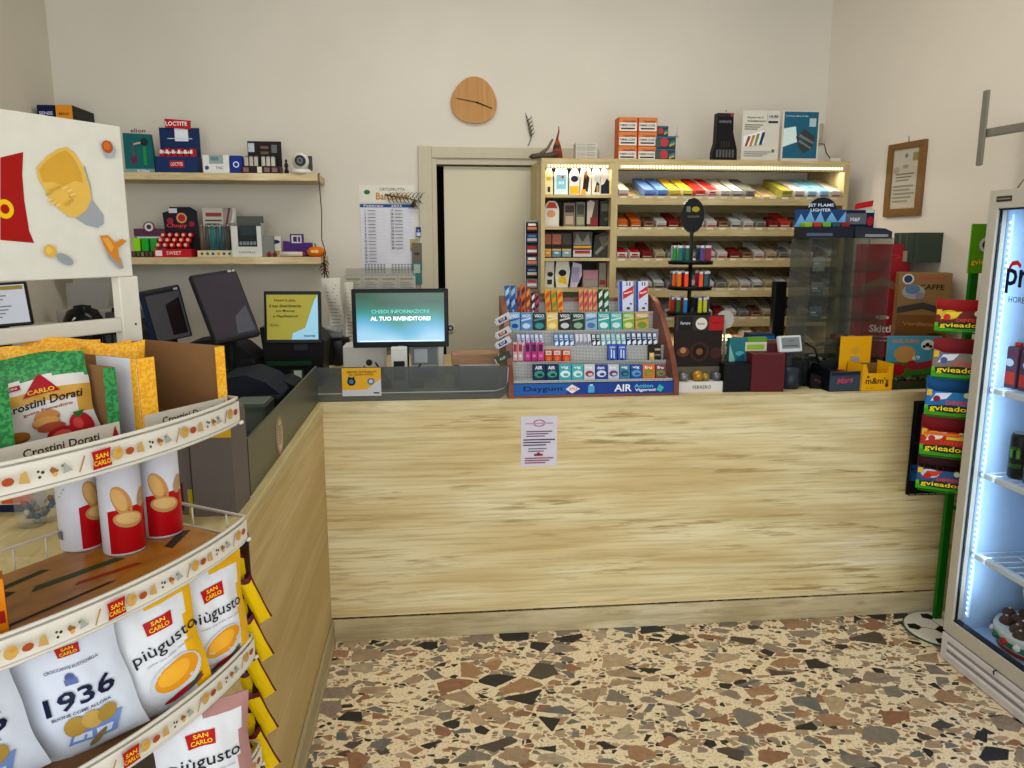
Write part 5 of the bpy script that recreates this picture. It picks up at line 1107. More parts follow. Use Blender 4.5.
# ---- red dispenser, coffee box, sweets at the right end
cx, w, z0, h = span(868, 244, 912, 352, 3.50, HC)
b = B(); b.box(-w / 2, w / 2, 0, .18, 0, h, 'A01822', .004); art(b, w, h, [('r', 0, .0, 1, .10, '2A1014'), ('p', [(.1, .68), (.5, .74), (.98, .66), (.98, .60), (.5, .68), (.1, .62)], '8A6A4A'), ('d', .55, .42, .14, 'E0D0D0', .045), ('t', 'mini', .55, .42, .03, 'A01822', .16), ('t', 'Skittles', .62, .33, .06, 'F0E4E4', .62, .05), ('l', .3, .22, .95, .28, 2, 'D0A0A0'), ('d', .6, .90, .2, 'B83A3E', .06), ('d', .6, .90, .15, 'A01822', .045)])
one(b, 'candy_dispenser', 'tall red sweets dispenser behind the acrylic case', 'dispenser', frame((cx - .02, 3.54, HC), -24))
cx, w, z0, h = span(901, 273, 946, 337, 3.28)
b = B(); hh = z0 + h - HC; b.box(-w / 2, w / 2, 0, .12, 0, hh, '9A7A4E', .003)
b.lift = .0003; f0 = 1 - h / hh; fz = lambda q: f0 + (1 - f0) * q
art(b, w, hh, [('d', .18, fz(.90), .11, 'D8D4CC', .11), ('d', .18, fz(.90), .08, '3A4A70', .08), ('t', 'PRIVALE', .64, fz(.92), .028, 'C05050', .48, .04), ('t', 'CAFFE', .64, fz(.78), .05, '2A241E', .46, .05), ('d', .3, fz(.70), .22, 'A8A8A8', .15), ('d', .28, fz(.74), .14, '6A88A8', .10), ('d', .42, fz(.64), .09, '9A8AA0', .07), ('p', [(.02, fz(.36)), (.5, fz(.44)), (.98, fz(.34)), (.98, fz(.44)), (.5, fz(.54)), (.02, fz(.46))], '4A4640'), ('r', .02, 0.02, .98, fz(.34), '8A5E26'), ('t', 'Verdiana', .44, fz(.2), .04, 'C08A4A', .6, .02), ('d', .75, fz(.04), .12, '5A3A1A', .03)])
one(b, 'coffee_box', 'brown coffee carton standing on the counter by the right wall', 'box', frame((cx + .01, 3.30, HC), -26))
cx, w, z0, h = span(888, 336, 938, 379, 3.16)
hh = h
b = B(); b.box(-w / 2, w / 2, 0, .004, 0, hh, '6AB0C0')
art(b, w, hh, [('r', .02, .02, .98, .4, '4E8A34'), ('r', .02, .4, .98, .98, '5AA8C4'), ('t', 'FIGURINE', .34, .88, .09, 'D89A2A', .5, .05), ('d', .34, .58, .2, 'D0A060', .16), ('d', .24, .22, .13, 'B82430', .12), ('d', .48, .34, .09, 'B8303A', .08), ('p', [(.3, .3), (.9, .46), (.95, .3), (.5, .2)], 'A83848'), ('d', .74, .8, .12, 'E8E8E8', .1), ('d', .74, .8, .04, '202020', .04), ('d', .68, .76, .03, '202020'), ('d', .80, .76, .03, '202020'), ('t', '6/9', .55, .5, .1, W, .14, .05), ('p', [(.5, .1), (.9, .14), (.9, .04), (.5, .04)], '3A6A2A')])
b.box(-w / 2 + .01, w / 2 - .01, .004, .08, 0, hh * .25, '2A2620'); b.box(-w / 2 + .01, w / 2 - .01, .004, .10, -(z0 - HC), 0, '33302A')
one(b, 'sticker_album_box', 'colourful sticker display with football print at the right end of the counter', 'display', frame((cx, 3.16, z0), -8))
cx, w, z0, h = span(891, 376, 934, 391, 3.02, HC)
t = thing('sweets_tray', 'low dark tray of little sweets below the football sticker display', 'tray', frame((cx, 3.02, HC), 0))
b = B(); b.box(-w / 2, w / 2, 0, .003, 0, h * .6, '4A4230'); b.box(-w / 2, w / 2, 0, .11, 0, .004, '2A261E'); b.box(-w / 2, -w / 2 + .003, 0, .11, 0, h * .6, '2E2A22'); b.box(w / 2 - .003, w / 2, 0, .11, 0, h * .6, '2E2A22'); b.rect(-w * .45, h * .12, w * .45, h * .45, '3A4A2E'); b.build('tray', t)
for k in range(14):
    b = B(); b.ball((-w * .44 + (k % 7) * w * .145, .03 + .04 * (k // 7), h * .6), .009, ('3A2A24', '5A6A3A', '2A2A2A', '6A3A3A', '4A4A2A')[k % 5], n=8); b.build('sweet', t)
# ================================================================ RIGHT WALL
WR = frame((XR(3.9), 3.9, 0), -90 + math.degrees(math.atan(.125)))      # local +x runs along the wall towards the viewer
def wpx(px, py): return onF(px, py, WR)
(x0, zt), (x1, zt2), (x2, zb2), (x3, zb) = wpx(891, 147), wpx(930, 137), wpx(921, 215), wpx(886, 217)
w = ((x1 - x0) + (x2 - x3)) / 2; h = (zt + zt2) / 2 - (zb + zb2) / 2; cx = (x0 + x1 + x2 + x3) / 4; z0 = (zb + zb2) / 2
t = thing('framed_document', 'brown wooden framed white document hanging on the right wall', 'picture frame', WR @ Matrix.Translation((cx, -.001, z0)))
b = B(); fm = K('8C6C44', .45); fw = w * .14
b.box(-w / 2, w / 2, -.018, 0, 0, fw, fm, .002); b.box(-w / 2, w / 2, -.018, 0, h - fw * .8, h, fm, .002); b.box(-w / 2, -w / 2 + fw, -.018, 0, fw, h - fw * .8, fm); b.box(w / 2 - fw, w / 2, -.018, 0, fw, h - fw * .8, fm); b.build('frame', t)
b = B(); b.box(-w / 2 + fw * .8, w / 2 - fw * .8, -.008, -.002, fw * .8, h - fw * .7, 'BDB4A0'); b.M = Matrix.Translation((0, -.008, fw)); art(b, w - 2 * fw, h - 2 * fw, [('r', .02, .02, .98, 1, 'C8C2B2'), ('d', .5, .9, .06, '8A8478'), ('r', .74, .8, .96, .94, 'A09468'), ('d', .5, .72, .12, 'A8A294', .05), ('d', .15, .66, .12, 'B4AC9A', .1), ('l', .15, .46, .85, .62, 3, '8A8478'), ('l', .1, .1, .9, .42, 5, 'A09A8C')]); b.build('document', t)
b = B(); b.tube([(0, -.004, h), (0, -.006, h + .03)], .002, 'A09888', 5); b.build('hook', t)
# tv bracket
(xa, za), (xb, zb_) = onF(987, 90, WR, -.20), onF(984.5, 165, WR, -.20)
t = thing('tv_bracket', 'grey swivel television bracket with a vertical bar on the right wall', 'bracket', WR @ Matrix.Translation((xa, 0, 0)))
GR = K('8E8A80', .4, .2)
b = B(); b.box(-.016, .016, -.205, -.195, zb_, za, GR, .0045); b.build('bar', t)
(xm, zm) = onF(1020, 130, WR, -.10)
b = B(); b.box(-.012, .22, -.192, -.17, zm - .02, zm + .012, GR, .003); b.box(.19, .215, -.19, -.0, zm - .03, zm + .02, GR, .003); b.cyl((.2, -.17, zm - .035), .02, .06, GR); b.build('arm', t)
b = B(); b.box(.15, .26, -.012, 0, zm - .12, zm + .1, GR, .003); b.build('wall_plate', t)
b = B(); b.tube([(.20, -.06, zm - .02), (.16, -.08, zm - .12), (.08, -.10, zm - .25), (.04, -.08, zm - .42)], .004, '6E6A60', 6); o = b.build('cable', t)
# small green-bronze box hung on the wall
(x0, zt), (x1, _), (_, zb) = wpx(918, 233), wpx(944, 233), wpx(930, 262)
w = x1 - x0; h = zt - zb
b = B(); b.box(-w / 2, w / 2, -.13, 0, 0, h, '4C5A4C', .002); b.M = Matrix.Translation((0, -.13, 0)); b.lift = .0003
art(b, w, h, [('r', .0, 0, 1, 1, '46544A'), ('r', .2, .0, .3, 1, '5E6C60'), ('r', .5, 0, .55, 1, '5A685C'), ('r', .3, .02, .6, .38, 'A89884'), ('r', .8, 0, .85, 1, '3A463E')]); b.M = None
b.add([(-w / 2 - .0006, -.13, 0), (-w / 2 - .0006, 0, 0), (-w / 2 - .0006, 0, h), (-w / 2 - .0006, -.13, h)], [(0, 1, 2, 3), (3, 2, 1, 0)], '7A6A4A'); b.add([(-w / 2 - .001, -.10, .05), (-w / 2 - .001, -.05, .02), (-w / 2 - .001, -.04, h * .8), (-w / 2 - .001, -.08, h * .9)], [(0, 1, 2, 3), (3, 2, 1, 0)], '3A4438')
one(b, 'green_carton', 'dark green striped carton with a bronze side fixed on the right wall', 'box', WR @ Matrix.Translation(((x0 + x1) / 2, -.001, zb)))

# ================================================================ FRIDGE
FX = 1.955
FM_ = frame((FX, 2.601, 0), -90)        # local x towards the viewer, y into the fridge, front at y=0
HF, WF, DF = 1.783, .60, .46
fr = thing('display_fridge', 'white glass-door drinks fridge with a lit blue-white inside at the right', 'fridge', FM_)
WH = K('CDCBC6', .35)
b = B(); b.box(0, .03, .045, DF, .10, HF, WH, .002); b.box(WF - .03, WF, .045, DF, .10, HF, WH); b.box(0.03, WF - .03, .045, DF, HF - .03, HF, WH); b.box(.03, WF - .03, .045, DF, .10, .13, WH); b.box(.03, WF - .03, DF - .03, DF, .13, HF - .03, WH); b.build('cabinet', fr)
IN = K('BFD8F2', .5)
b = B(); b.box(.03, .034, .05, DF - .03, .13, HF - .03, IN); b.box(WF - .034, WF - .03, .05, DF - .03, .13, HF - .03, IN); b.box(.034, WF - .034, DF - .034, DF - .03, .13, HF - .03, IN); b.box(.034, WF - .034, .05, DF - .034, .13, .134, IN)
for k in range(26): b.box(.1, WF - .1, DF - .038, DF - .034, .3 + k * .05, .304 + k * .05, K('B4C8DE', .5))
b.build('lining', fr)
def fpx(px, py, y=0): return onF(px, py, FM_, y)
gx0 = .046; gz0 = .175; gz1 = fpx(1006, 208)[1]
dr = B(); dm = K('BFBBB1', .4)
dr.box(0, gx0, 0, .04, .118, HF, dm, .003); dr.box(WF - gx0, WF, 0, .04, .118, HF, dm, .003); dr.box(gx0, WF - gx0, 0, .04, .118, gz0, dm, .002); dr.box(gx0, WF - gx0, 0, .04, gz1, HF, dm, .002)
door = dr.build('door', fr)
b = B(); sl = K('1E2A38', .3)
b.box(gx0, gx0 + .005, .010, .018, gz0, gz1, sl); b.box(WF - gx0 - .006, WF - gx0, .006, .03, gz0, gz1, sl); b.box(gx0, WF - gx0, .006, .03, gz0, gz0 + .006, sl); b.box(gx0, WF - gx0, .006, .03, gz1 - .006, gz1, sl); b.build('gasket', door)
b = B(); b.box(gx0 + .006, WF - gx0 - .006, .012, .016, gz0 + .006, gz1 - .006, M_FGLASS); b.build('glass', door)
b = B(); x_, z_ = fpx(997, 199); x2_, _ = fpx(1012, 198); b.box(x_, x2_, -.002, 0, z_ - .010, z_ + .008, '3A342E'); b.rect(x_ + .004, z_ - .004, x2_ - .004, z_ + .002, '8A847A', -.002); b.build('badge', door)
b = B()
b.box(0, WF, .0, .03, .004, .110, K('D2CED2', .4), .003)
for z in (.030, .062):
    b.box(.035, WF - .035, -.006, 0.004, z, z + .012, K('DAD6DA', .35), .002); b.add([(.035, -.0008, z + .014), (WF - .035, -.0008, z + .014), (WF - .035, -.0008, z + .026), (.035, -.0008, z + .026)], [(0, 1, 2, 3)], '9A9698')
b.build('grille', fr)
b = B(); q = fpx(997, 672); b.tube([(q[0], -.002, q[1] + .006), (q[0], -.014, q[1] + .004), (q[0] + .006, -.016, q[1] - .006)], .003, '3A3A3C', 6); b.build('grille_hook', fr)
b = B(); b.box(.0, WF, .03, .06, .0, .10, WH); b.box(0, WF, .06, DF, .02, .10, WH); b.build('plinth', fr)
b = B(); b.box(gx0 + .004, gx0 + .012, .050, .058, gz0 + .02, gz1 - .02, K('A8D0FF', emit=.5))
for k in range(70): z = gz0 + .03 + k * (gz1 - gz0 - .06) / 70; b.box(gx0 + .003, gx0 + .013, .0485, .0499, z, z + .008, K('DCEEFF', emit=1.6))
b.build('led_strip', fr)
l = area('fridge_led', tuple(FM_ @ Vector((.05, .07, .98))), (0, 0, 0), .02, 1.4, 9, (.60, .82, 1.0)); l.matrix_world = FM_ @ Matrix.Translation((.11, .065, .98)) @ Matrix.Rotation(R(-70), 4, 'Z') @ Matrix.Rotation(R(90), 4, 'X') @ Matrix.Rotation(R(180), 4, 'Y')
l.data.size = .05; l.data.size_y = 1.4; l.data.energy = 1.05
l = area('fridge_led_near', (0, 0, 0), (0, 0, 0), .04, 1.5, 1.7, (.60, .82, 1.0)); l.matrix_world = FM_ @ Matrix.Translation((WF - .08, .07, .98)) @ Matrix.Rotation(R(70), 4, 'Z') @ Matrix.Rotation(R(90), 4, 'X') @ Matrix.Rotation(R(180), 4, 'Y')
SH = [fpx(1010, 393, .06)[1], fpx(1000, 480, .06)[1], fpx(990, 562, .06)[1]]
for z in SH:
    b = B()
    wm = K('DCE6F0', .3); b.box(.036, WF - .036, .052, .078, z - .018, z + .004, wm, .004)
    for k in range(12): b.tube([(.05 + k * .0455, .07, z), (.05 + k * .0455, DF - .05, z)], .0025, wm, 5)
    for y in (.2, .38): b.tube([(.036, y, z - .003), (WF - .036, y, z - .003)], .003, wm, 5)
    b.build('shelf', fr)
# round logo card inside the glass
x_, z_ = fpx(1022, 265, .01); b = B(); 
lw = .20; b.M = FM_ @ Matrix.Translation((x_ + .045, .0105, z_ - .055)); b.lift = .0002
b.text('p', -.085, .0, .085, '16203A', 0, bold=.034); b.text('r', -.030, .010, .060, '16203A', 0, bold=.034); b.text('o', .02, .010, .060, '16203A', 0, bold=.034)
b.flat([(-.105, .045), (-.09, .066), (-.065, .07), (-.045, .055), (-.05, .042), (-.065, .055), (-.085, .052), (-.095, .04)], 'C8202E'); b.text('HORECA', -.03, -.062, .020, '2A3040', 0)
bo = b.build('logo_sticker'); tag(bo, 'dark lettered logo with a red cap stuck on the fridge glass', 'sign')
def can(x, y, z, h_, r_, c, c2, lab, grp):
    t = thing('drink_can', lab, 'drink', FM_ @ Matrix.Translation((x, y, z)), grp)
    b = B(); b.lathe([(.001, 0), (r_ * .85, 0), (r_, h_ * .06), (r_, h_ * .92), (r_ * .84, h_), (.001, h_ * .99)], (0, 0, 0), K(c, .3, .2)); b.map = lambda v: ((r_ + .0006) * math.sin(v[0] / r_), -(r_ + .0006) * math.cos(v[0] / r_), v[2]); b.text('m', 0, h_ * .6, h_ * .26, c2, bold=.05); b.text('ENERGY', 0, h_ * .3, h_ * .09, c2); b.build('can', t)
    b = B(); b.cyl((0, 0, h_ * .995), r_ * .7, .002, K('B8BCC0', .3, .8)); b.build('lid', t)
x_ = fpx(1023, 350, .14)[0]
b = B(); hz = .135
def bott(k, x, y, z, c, lab):
    t = thing('juice_carton', lab, 'drink', FM_ @ Matrix.Translation((x, y, z)), 'cartons on the upper fridge shelf')
    b = B(); b.box(-.035, .035, 0, .06, 0, .15, c, .004); art(b, .07, .15, [('r', .05, .1, .95, .4, 'C8462A'), ('d', .5, .62, .3, 'C8CCD4', .2), ('r', .1, .8, .9, .9, '7A3A4A')]); b.build('carton', t)
    b = B(); b.cyl((0, .03, .15), .012, .014, 'C8462A'); b.build('cap', t)
for k in range(3): bott(k, x_ - .02 + k * .085, .11, SH[0] + .003, '6A4A5A', 'purple and orange carton on the upper fridge shelf, number %s from the left' % ('one', 'two', 'three')[k])
x_ = fpx(1021, 460, .14)[0]
for k in range(3): can(x_ + .0 + k * .075, .13, SH[1] + .003, .165, .031, '232624', '5EA83A', 'black energy drink can on the middle fridge shelf, number %s from the left' % ('one', 'two', 'three')[k], 'black cans in the fridge')
# big round cake tin standing low in the fridge
x_, z_ = fpx(1014, 625, .20)
t = thing('cake_tray', 'round red and green festive tray of dark chocolates low in the fridge', 'tray', FM_ @ Matrix.Translation((.232, .235, .135)))
b = B(); b.lathe([(.001, 0), (.15, 0), (.17, .075), (.165, .085), (.001, .06)], (0, 0, 0), K('C8D2CE', .4), 32); b.lathe([(.1535, .012), (.158, .03)], (0, 0, 0), 'A8242A', 32); b.lathe([(.1605, .035), (.168, .06)], (0, 0, 0), '4A8A6A', 32)
for k in range(20): a = k * .314; b.ball((.166 * math.cos(a), .166 * math.sin(a), .055), .014, ('B0302E', 'DDE0DC', '3A7A5A')[k % 3], n=6)
b.build('dish', t)
for k in range(26):
    a = k * 2.4; r_ = .145 * math.sqrt((k + .5) / 26); b = B(); b.ball((r_ * math.cos(a), r_ * math.sin(a), .086), .024, '5E4638', n=8); b.ball((r_ * math.cos(a), r_ * math.sin(a), .109), .005, 'D8CCC0', n=6); b.build('chocolate', t)
b = B(); b.prism([(0, 0), (.30, .0), (.36, .06), (.32, .10), (.05, .12), (-.02, .07)], 0, .10, K('CFC9BC', .6))
b.box(.12, .20, .02, .08, -.03, 0, '5A4438')
one(b, 'paper_parcel', 'crumpled beige paper parcel resting over the festive tray in the fridge', 'parcel', FM_ @ Matrix.Translation((.13, .22, .26)))

# ================================================================ GREEN SWEET STAND
GXc, GYc = 2.108, 2.794
GN = K('1F7A22', .35)
gs = thing('sweet_stand', 'green pole sweet stand with a football patterned round foot by the fridge', 'display stand', (GXc, GYc, 0))
b = B(); b.cyl((0, 0, 0), .158, .006, '2E6A48', n=40); b.cyl((0, 0, .006), .154, .006, 'D2CFC8', n=40, r2=.149)
def pent(cx, cy, r_, rot, sx=1, sy=1): b.add([(cx + sx * r_ * math.cos(rot + a * 1.2566), cy + sy * r_ * math.sin(rot + a * 1.2566), .0125) for a in range(5)], [list(range(5))], '1C1C1E')
pent(-.008, -.02, .042, .3)
for k in range(5): a = .3 + k * 1.2566; pent(-.008 + .115 * math.cos(a), -.01 + .115 * math.sin(a), .030, a + math.pi, 1, 1)
for k in range(5): a = .3 + k * 1.2566; b.tube([(-.008 + .042 * math.cos(a), -.02 + .042 * math.sin(a), .0122), (-.008 + .085 * math.cos(a), -.01 + .085 * math.sin(a), .0122)], .0012, '4A4A4A', 4)
b.build('foot', gs)
PXo, PYo = .026, .089
b = B(); b.box(PXo - .016, PXo + .016, PYo - .010, PYo + .010, .012, 1.66, GN, .002); b.box(PXo + .016, PXo + .10, PYo - .006, PYo + .006, .50, .515, GN); b.box(PXo + .09, PXo + .11, PYo - .010, PYo + .010, .012, 1.2, GN, .002); b.build('pole', gs)
(x_, zt) = (atY(985, 224, 2.86).x, atY(985, 224, 2.86).z); zb = atY(978, 273, 2.86).z; xl = atY(968, 250, 2.86).x - .01
b = B(); b.box(xl - GXc, xl - GXc + .17, .04, .046, zb, zt, K('6AA81E', .4)); b.M = Matrix.Translation((xl - GXc + .085, .04, zb)); hh = zt - zb
art(b, .17, hh, [('d', .38, .58, .17, 'D8DCE0', .17), ('d', .38, .58, .10, '2A3A6A', .10), ('t', 'gvieador', .42, .22, .17, '20301A', .80, .10), ('t', 'gvieador', .42, .22, .15, 'F0D020', .76, .03)]); b.build('header_sign', gs)
BINS = ((300, 333, (937, 978), '7A2A22', 'B8242A', 'red gummy box with a bright logo, topmost on the green stand', 'C8B83A'), (340, 379, (934, 974), '8A8078', 'A8303A', 'grey and red tilted gummy box, second on the green stand', '6A7A9A'),
        (379, 417, (927, 968), '2A78B0', '2A78B0', 'blue gummy box, third on the green stand', '3A88C0'), (418, 457, (922, 965), 'B83A2A', 'A82A30', 'rainbow gummy box, fourth on the green stand', 'D8A82A'), (459, 491, (918, 963), '3A5A8A', '5A2A30', 'blue and white gummy box, lowest on the green stand', 'B8C8D0'))
for k, (yt, yb, (xa, xb_), col, inn, lab, c2) in enumerate(BINS):
    Yb = 2.70
    A0 = atY(xa, (yt + yb) / 2, Yb + .02); zt_ = atY((xa + xb_) / 2, yt + 2, Yb).z; zb_ = atY((xa + xb_) / 2, yb - 2, Yb).z
    wB = .175; hB = (zt_ - zb_) * .98
    M = frame((A0.x, Yb + .03, zb_), -34)
    t = thing('gummy_box', lab, 'box', M, 'gummy boxes on the green stand')
    b = B(); hf = hB * .82
    b.prism([(0, 0), (wB, 0), (wB, hf), (wB * .8, hf * .86), (wB * .2, hf * .86), (0, hf)], 0, .002, col)
    for x_ in (0, wB - .002): b.add([(x_, 0, 0), (x_, .10, 0), (x_, .10, hB * 1.05), (x_, 0, hf), (x_ + .002, 0, 0), (x_ + .002, .10, 0), (x_ + .002, .10, hB * 1.05), (x_ + .002, 0, hf)], [(0, 3, 2, 1), (4, 5, 6, 7), (0, 1, 5, 4), (1, 2, 6, 5), (2, 3, 7, 6), (3, 0, 4, 7)], inn)
    b.box(0, wB, .098, .10, 0, hB * 1.05, inn); b.box(0, wB, 0, .10, 0, .003, inn)
    b.M = Matrix.Translation((wB / 2, 0, 0))
    art(b, wB, hf, [('r', 0, 0, 1, .22, '4AA01E'), ('p', [(0, .22), (.5, .14), (1, .22), (1, .34), (.7, .26), (0, .36)], '62B82A'), ('d', .26, .70, .18, c2, .10), ('p', [(.1, .5), (.4, .62), (.5, .84), (.2, .8)], ('E8D03A', 'D8D8E0', 'D8E0EA', 'E0DCD8', 'D0442A')[k]), ('d', .22, .6, .07, ('C83A2A', '5A6AA0', '8A2A4A', 'B83A3A', 'C02A2A')[k]), ('r', .02, .7, .12, .92, 'D8B83A'), ('t', 'DIPPER', .62, .48, .14, 'D8503A', .44, .05), ('d', .78, .78, .06, 'C8D8B0'), ('p', [(.08, .16), (.5, .10), (.92, .16), (.94, .34), (.5, .40), (.06, .34)], '2A3A1C'), ('t', 'gvieador', .50, .245, .24, 'F4DC1E', .80, .012)])
    if k == 3:
        b.rect(.01 - wB / 2, hf * .72, wB * .49, hf * .82, 'D8782A'); b.rect(-wB * .0, hf * .6, wB * .49, hf * .7, 'D8C03A')
    b.build('carton', t)
    b = B(); b.box(.006, wB - .006, .006, .095, .004, hB * .55, ('3A2A20', '5A5650', '1C2A3A', '4A4448', '3A2C22')[k])
    if k == 4:
        for j in range(14): b.box(.01 + j * .011, .018 + j * .011, .01, .09, hB * .55, hB * (.62 + .04 * (j % 3)), ('4A3A2A', '6A5438')[j % 2])
    b.build('sweets', t)
    b = B(); b.M = Matrix.Translation((0, 0, 0)); b.tube([(.01, -.006, -.004), (.01, .15, -.004)], .003, GN, 5); b.tube([(wB - .01, -.006, -.004), (wB - .01, .15, -.004)], .003, GN, 5); b.tube([(.01, .15, -.004), (wB - .01, .15, -.004)], .003, GN, 5); b.tube([(.01, -.006, -.004), (wB - .01, -.006, -.004)], .003, GN, 5)
    o = b.build('wire_tier', gs); o.matrix_parent_inverse = Matrix.Translation((-GXc, -GYc, 0)); o.matrix_basis = M
# ================================================================ SNACK STAND (nearest thing, left)
T_ = 1.25
ang = 32.0
nx, ny = math.cos(R(ang)), -math.sin(R(ang))
BX, BY = -.2493 * T_ - nx * .175 * T_, T_ - ny * .175 * T_
SM = frame((BX, BY, 0), 90 - ang)         # local x: far end 0, near end -.56 ; front is -y
def spx(px, py, y=0): return onF(px, py, SM, y)
def sZ(px, py, z): q = SM.inverted() @ atZ(px, py, z); return q.x, q.y
WS = .565
def arc_y(x):                              # front edge of the half round shelves
    u = max(-1, min(1, (x + WS / 2) / (WS / 2))); return -(.212 + .056 * (1 - u * u) ** .9)
st = thing('snack_stand', 'white wire snack stand with curved printed shelf edges at the left', 'display stand', SM)
WM = K('D6D3C8', .35)
zt = spx(120, 127)[1]; zb = spx(134, 276)[1]
# header
hd = B(); hd.box(-WS - .02, -.010, -.006, .012, zb, zt, K('D8D6CC', .4), .002)
hd.lift = .0004; Yh = -.006
def ph(pts): return [spx(a, c, Yh) for a, c in pts]
hd.flat(ph([(0, 157.5), (23, 152), (22, 175), (24, 200), (29, 231), (34, 243), (0, 240)]), 'A81E1C', Yh)
ll = spx(-30, 205, Yh)
for (sx_, rr_, cc) in ((5, 1.0, 'E8C41C'), (5, .5, 'A81E1C')):
    o_ = spx(4.5, 209, Yh); hd.disc(o_[0], o_[1], .0125 * rr_, cc, Yh, rz=.0135 * rr_, n=24)
hd.text('SAN CARL', o_[0] - .105, o_[1], .026, 'E8C41C', Yh, w=.16, bold=.06)
def blob(pts, col): hd.flat(ph(pts), col, Yh)
blob([(84, 165), (90, 185), (92, 200), (103, 215), (103, 224), (97, 228), (86, 225), (75, 218), (70, 205)], 'A2A8AC')
blob([(35.5, 168), (46, 156), (57, 149), (66, 147), (74, 153), (82, 166), (88, 184), (91, 198), (86, 210), (77, 217), (68, 217), (56, 207), (46, 193), (38, 180)], 'DDBA62')
blob([(38, 170), (46, 160), (57, 153), (65, 150), (73, 158), (80, 172), (82, 183), (74, 181), (62, 186), (52, 182), (42, 182)], 'D2A848')
for q in range(12): a = q * 1.7; blob([(56 + 12 * math.cos(a) + dx, 196 + 9 * math.sin(a) + dy) for dx, dy in ((0, 0), (5, -2), (6, 0), (1, 2.5))], ('D0A74C', 'E6C878')[q % 2])
blob([(98, 144), (108, 141), (114, 150), (112, 157), (104, 158)], 'A8B0B4')
o_ = spx(105, 147, Yh); hd.disc(o_[0], o_[1], .0098, 'B8602C', Yh); hd.disc(o_[0] - .001, o_[1] + .001, .006, 'C87838', Yh)
o_ = spx(60, 258, Yh); hd.disc(o_[0] + .004, o_[1] - .002, .014, '9AA2A6', Yh, rz=.007, rot=-.5); o_ = spx(47.5, 251, Yh); hd.disc(o_[0], o_[1], .0095, 'D8B254', Yh); hd.disc(o_[0] - .002, o_[1] + .001, .005, 'E2C26E', Yh)
blob([(101, 240), (108, 250), (118, 258), (121, 268), (117, 269), (106, 258)], '9AA2A6')
blob([(97, 236), (105, 235), (112, 243), (119, 239), (124, 241), (115, 248), (117, 262), (120, 268), (110, 258), (103, 250)], 'CE8C34')
blob([(99, 238), (105, 238), (111, 247), (108, 252)], 'DDA850')
hd.build('header_panel', st)
b = B(); 
b.box(-.036, -.0, -.004, .016, 0.0, zb, WM, .002); b.box(-WS - .0, -WS + .036, -.004, .016, 0, zb, WM, .002)
b.disc(-.012, spx(134, 324)[1], .0022, '3A3A3A', -.004, n=10)
b.build('upright', st)
zr0, zr1 = spx(60, 338)[1], spx(60, 325)[1]
b = B(); b.box(-WS, -.036, -.002, .014, zr0 - .001, zr1 + .002, WM, .002); b.build('cross_bar', st)
for k in range(3): pass
SHZ = [1.318, 1.118, .905, .70]             # shelf floors
TH = .037
N = 36
xs = [-WS + WS * i / N for i in range(N + 1)]
def on_arc(v):                              # flat (s, out, z) -> wrapped round the shelf edge; s is measured from the far end
    x = -v[0]
    x = max(-WS, min(0, x)); y = arc_y(x); d = (arc_y(x + .004) - arc_y(x - .004)) / .008
    n = Vector((d, -1, 0)).normalized(); p = Vector((x, y, v[2])) + n * (-v[1]); return (p.x, p.y, p.z)
SNK = ('A8582E', 'C8A662', 'B08C5C', 'A6ABA2', '9A6C44', '4E4840', 'C2A468')
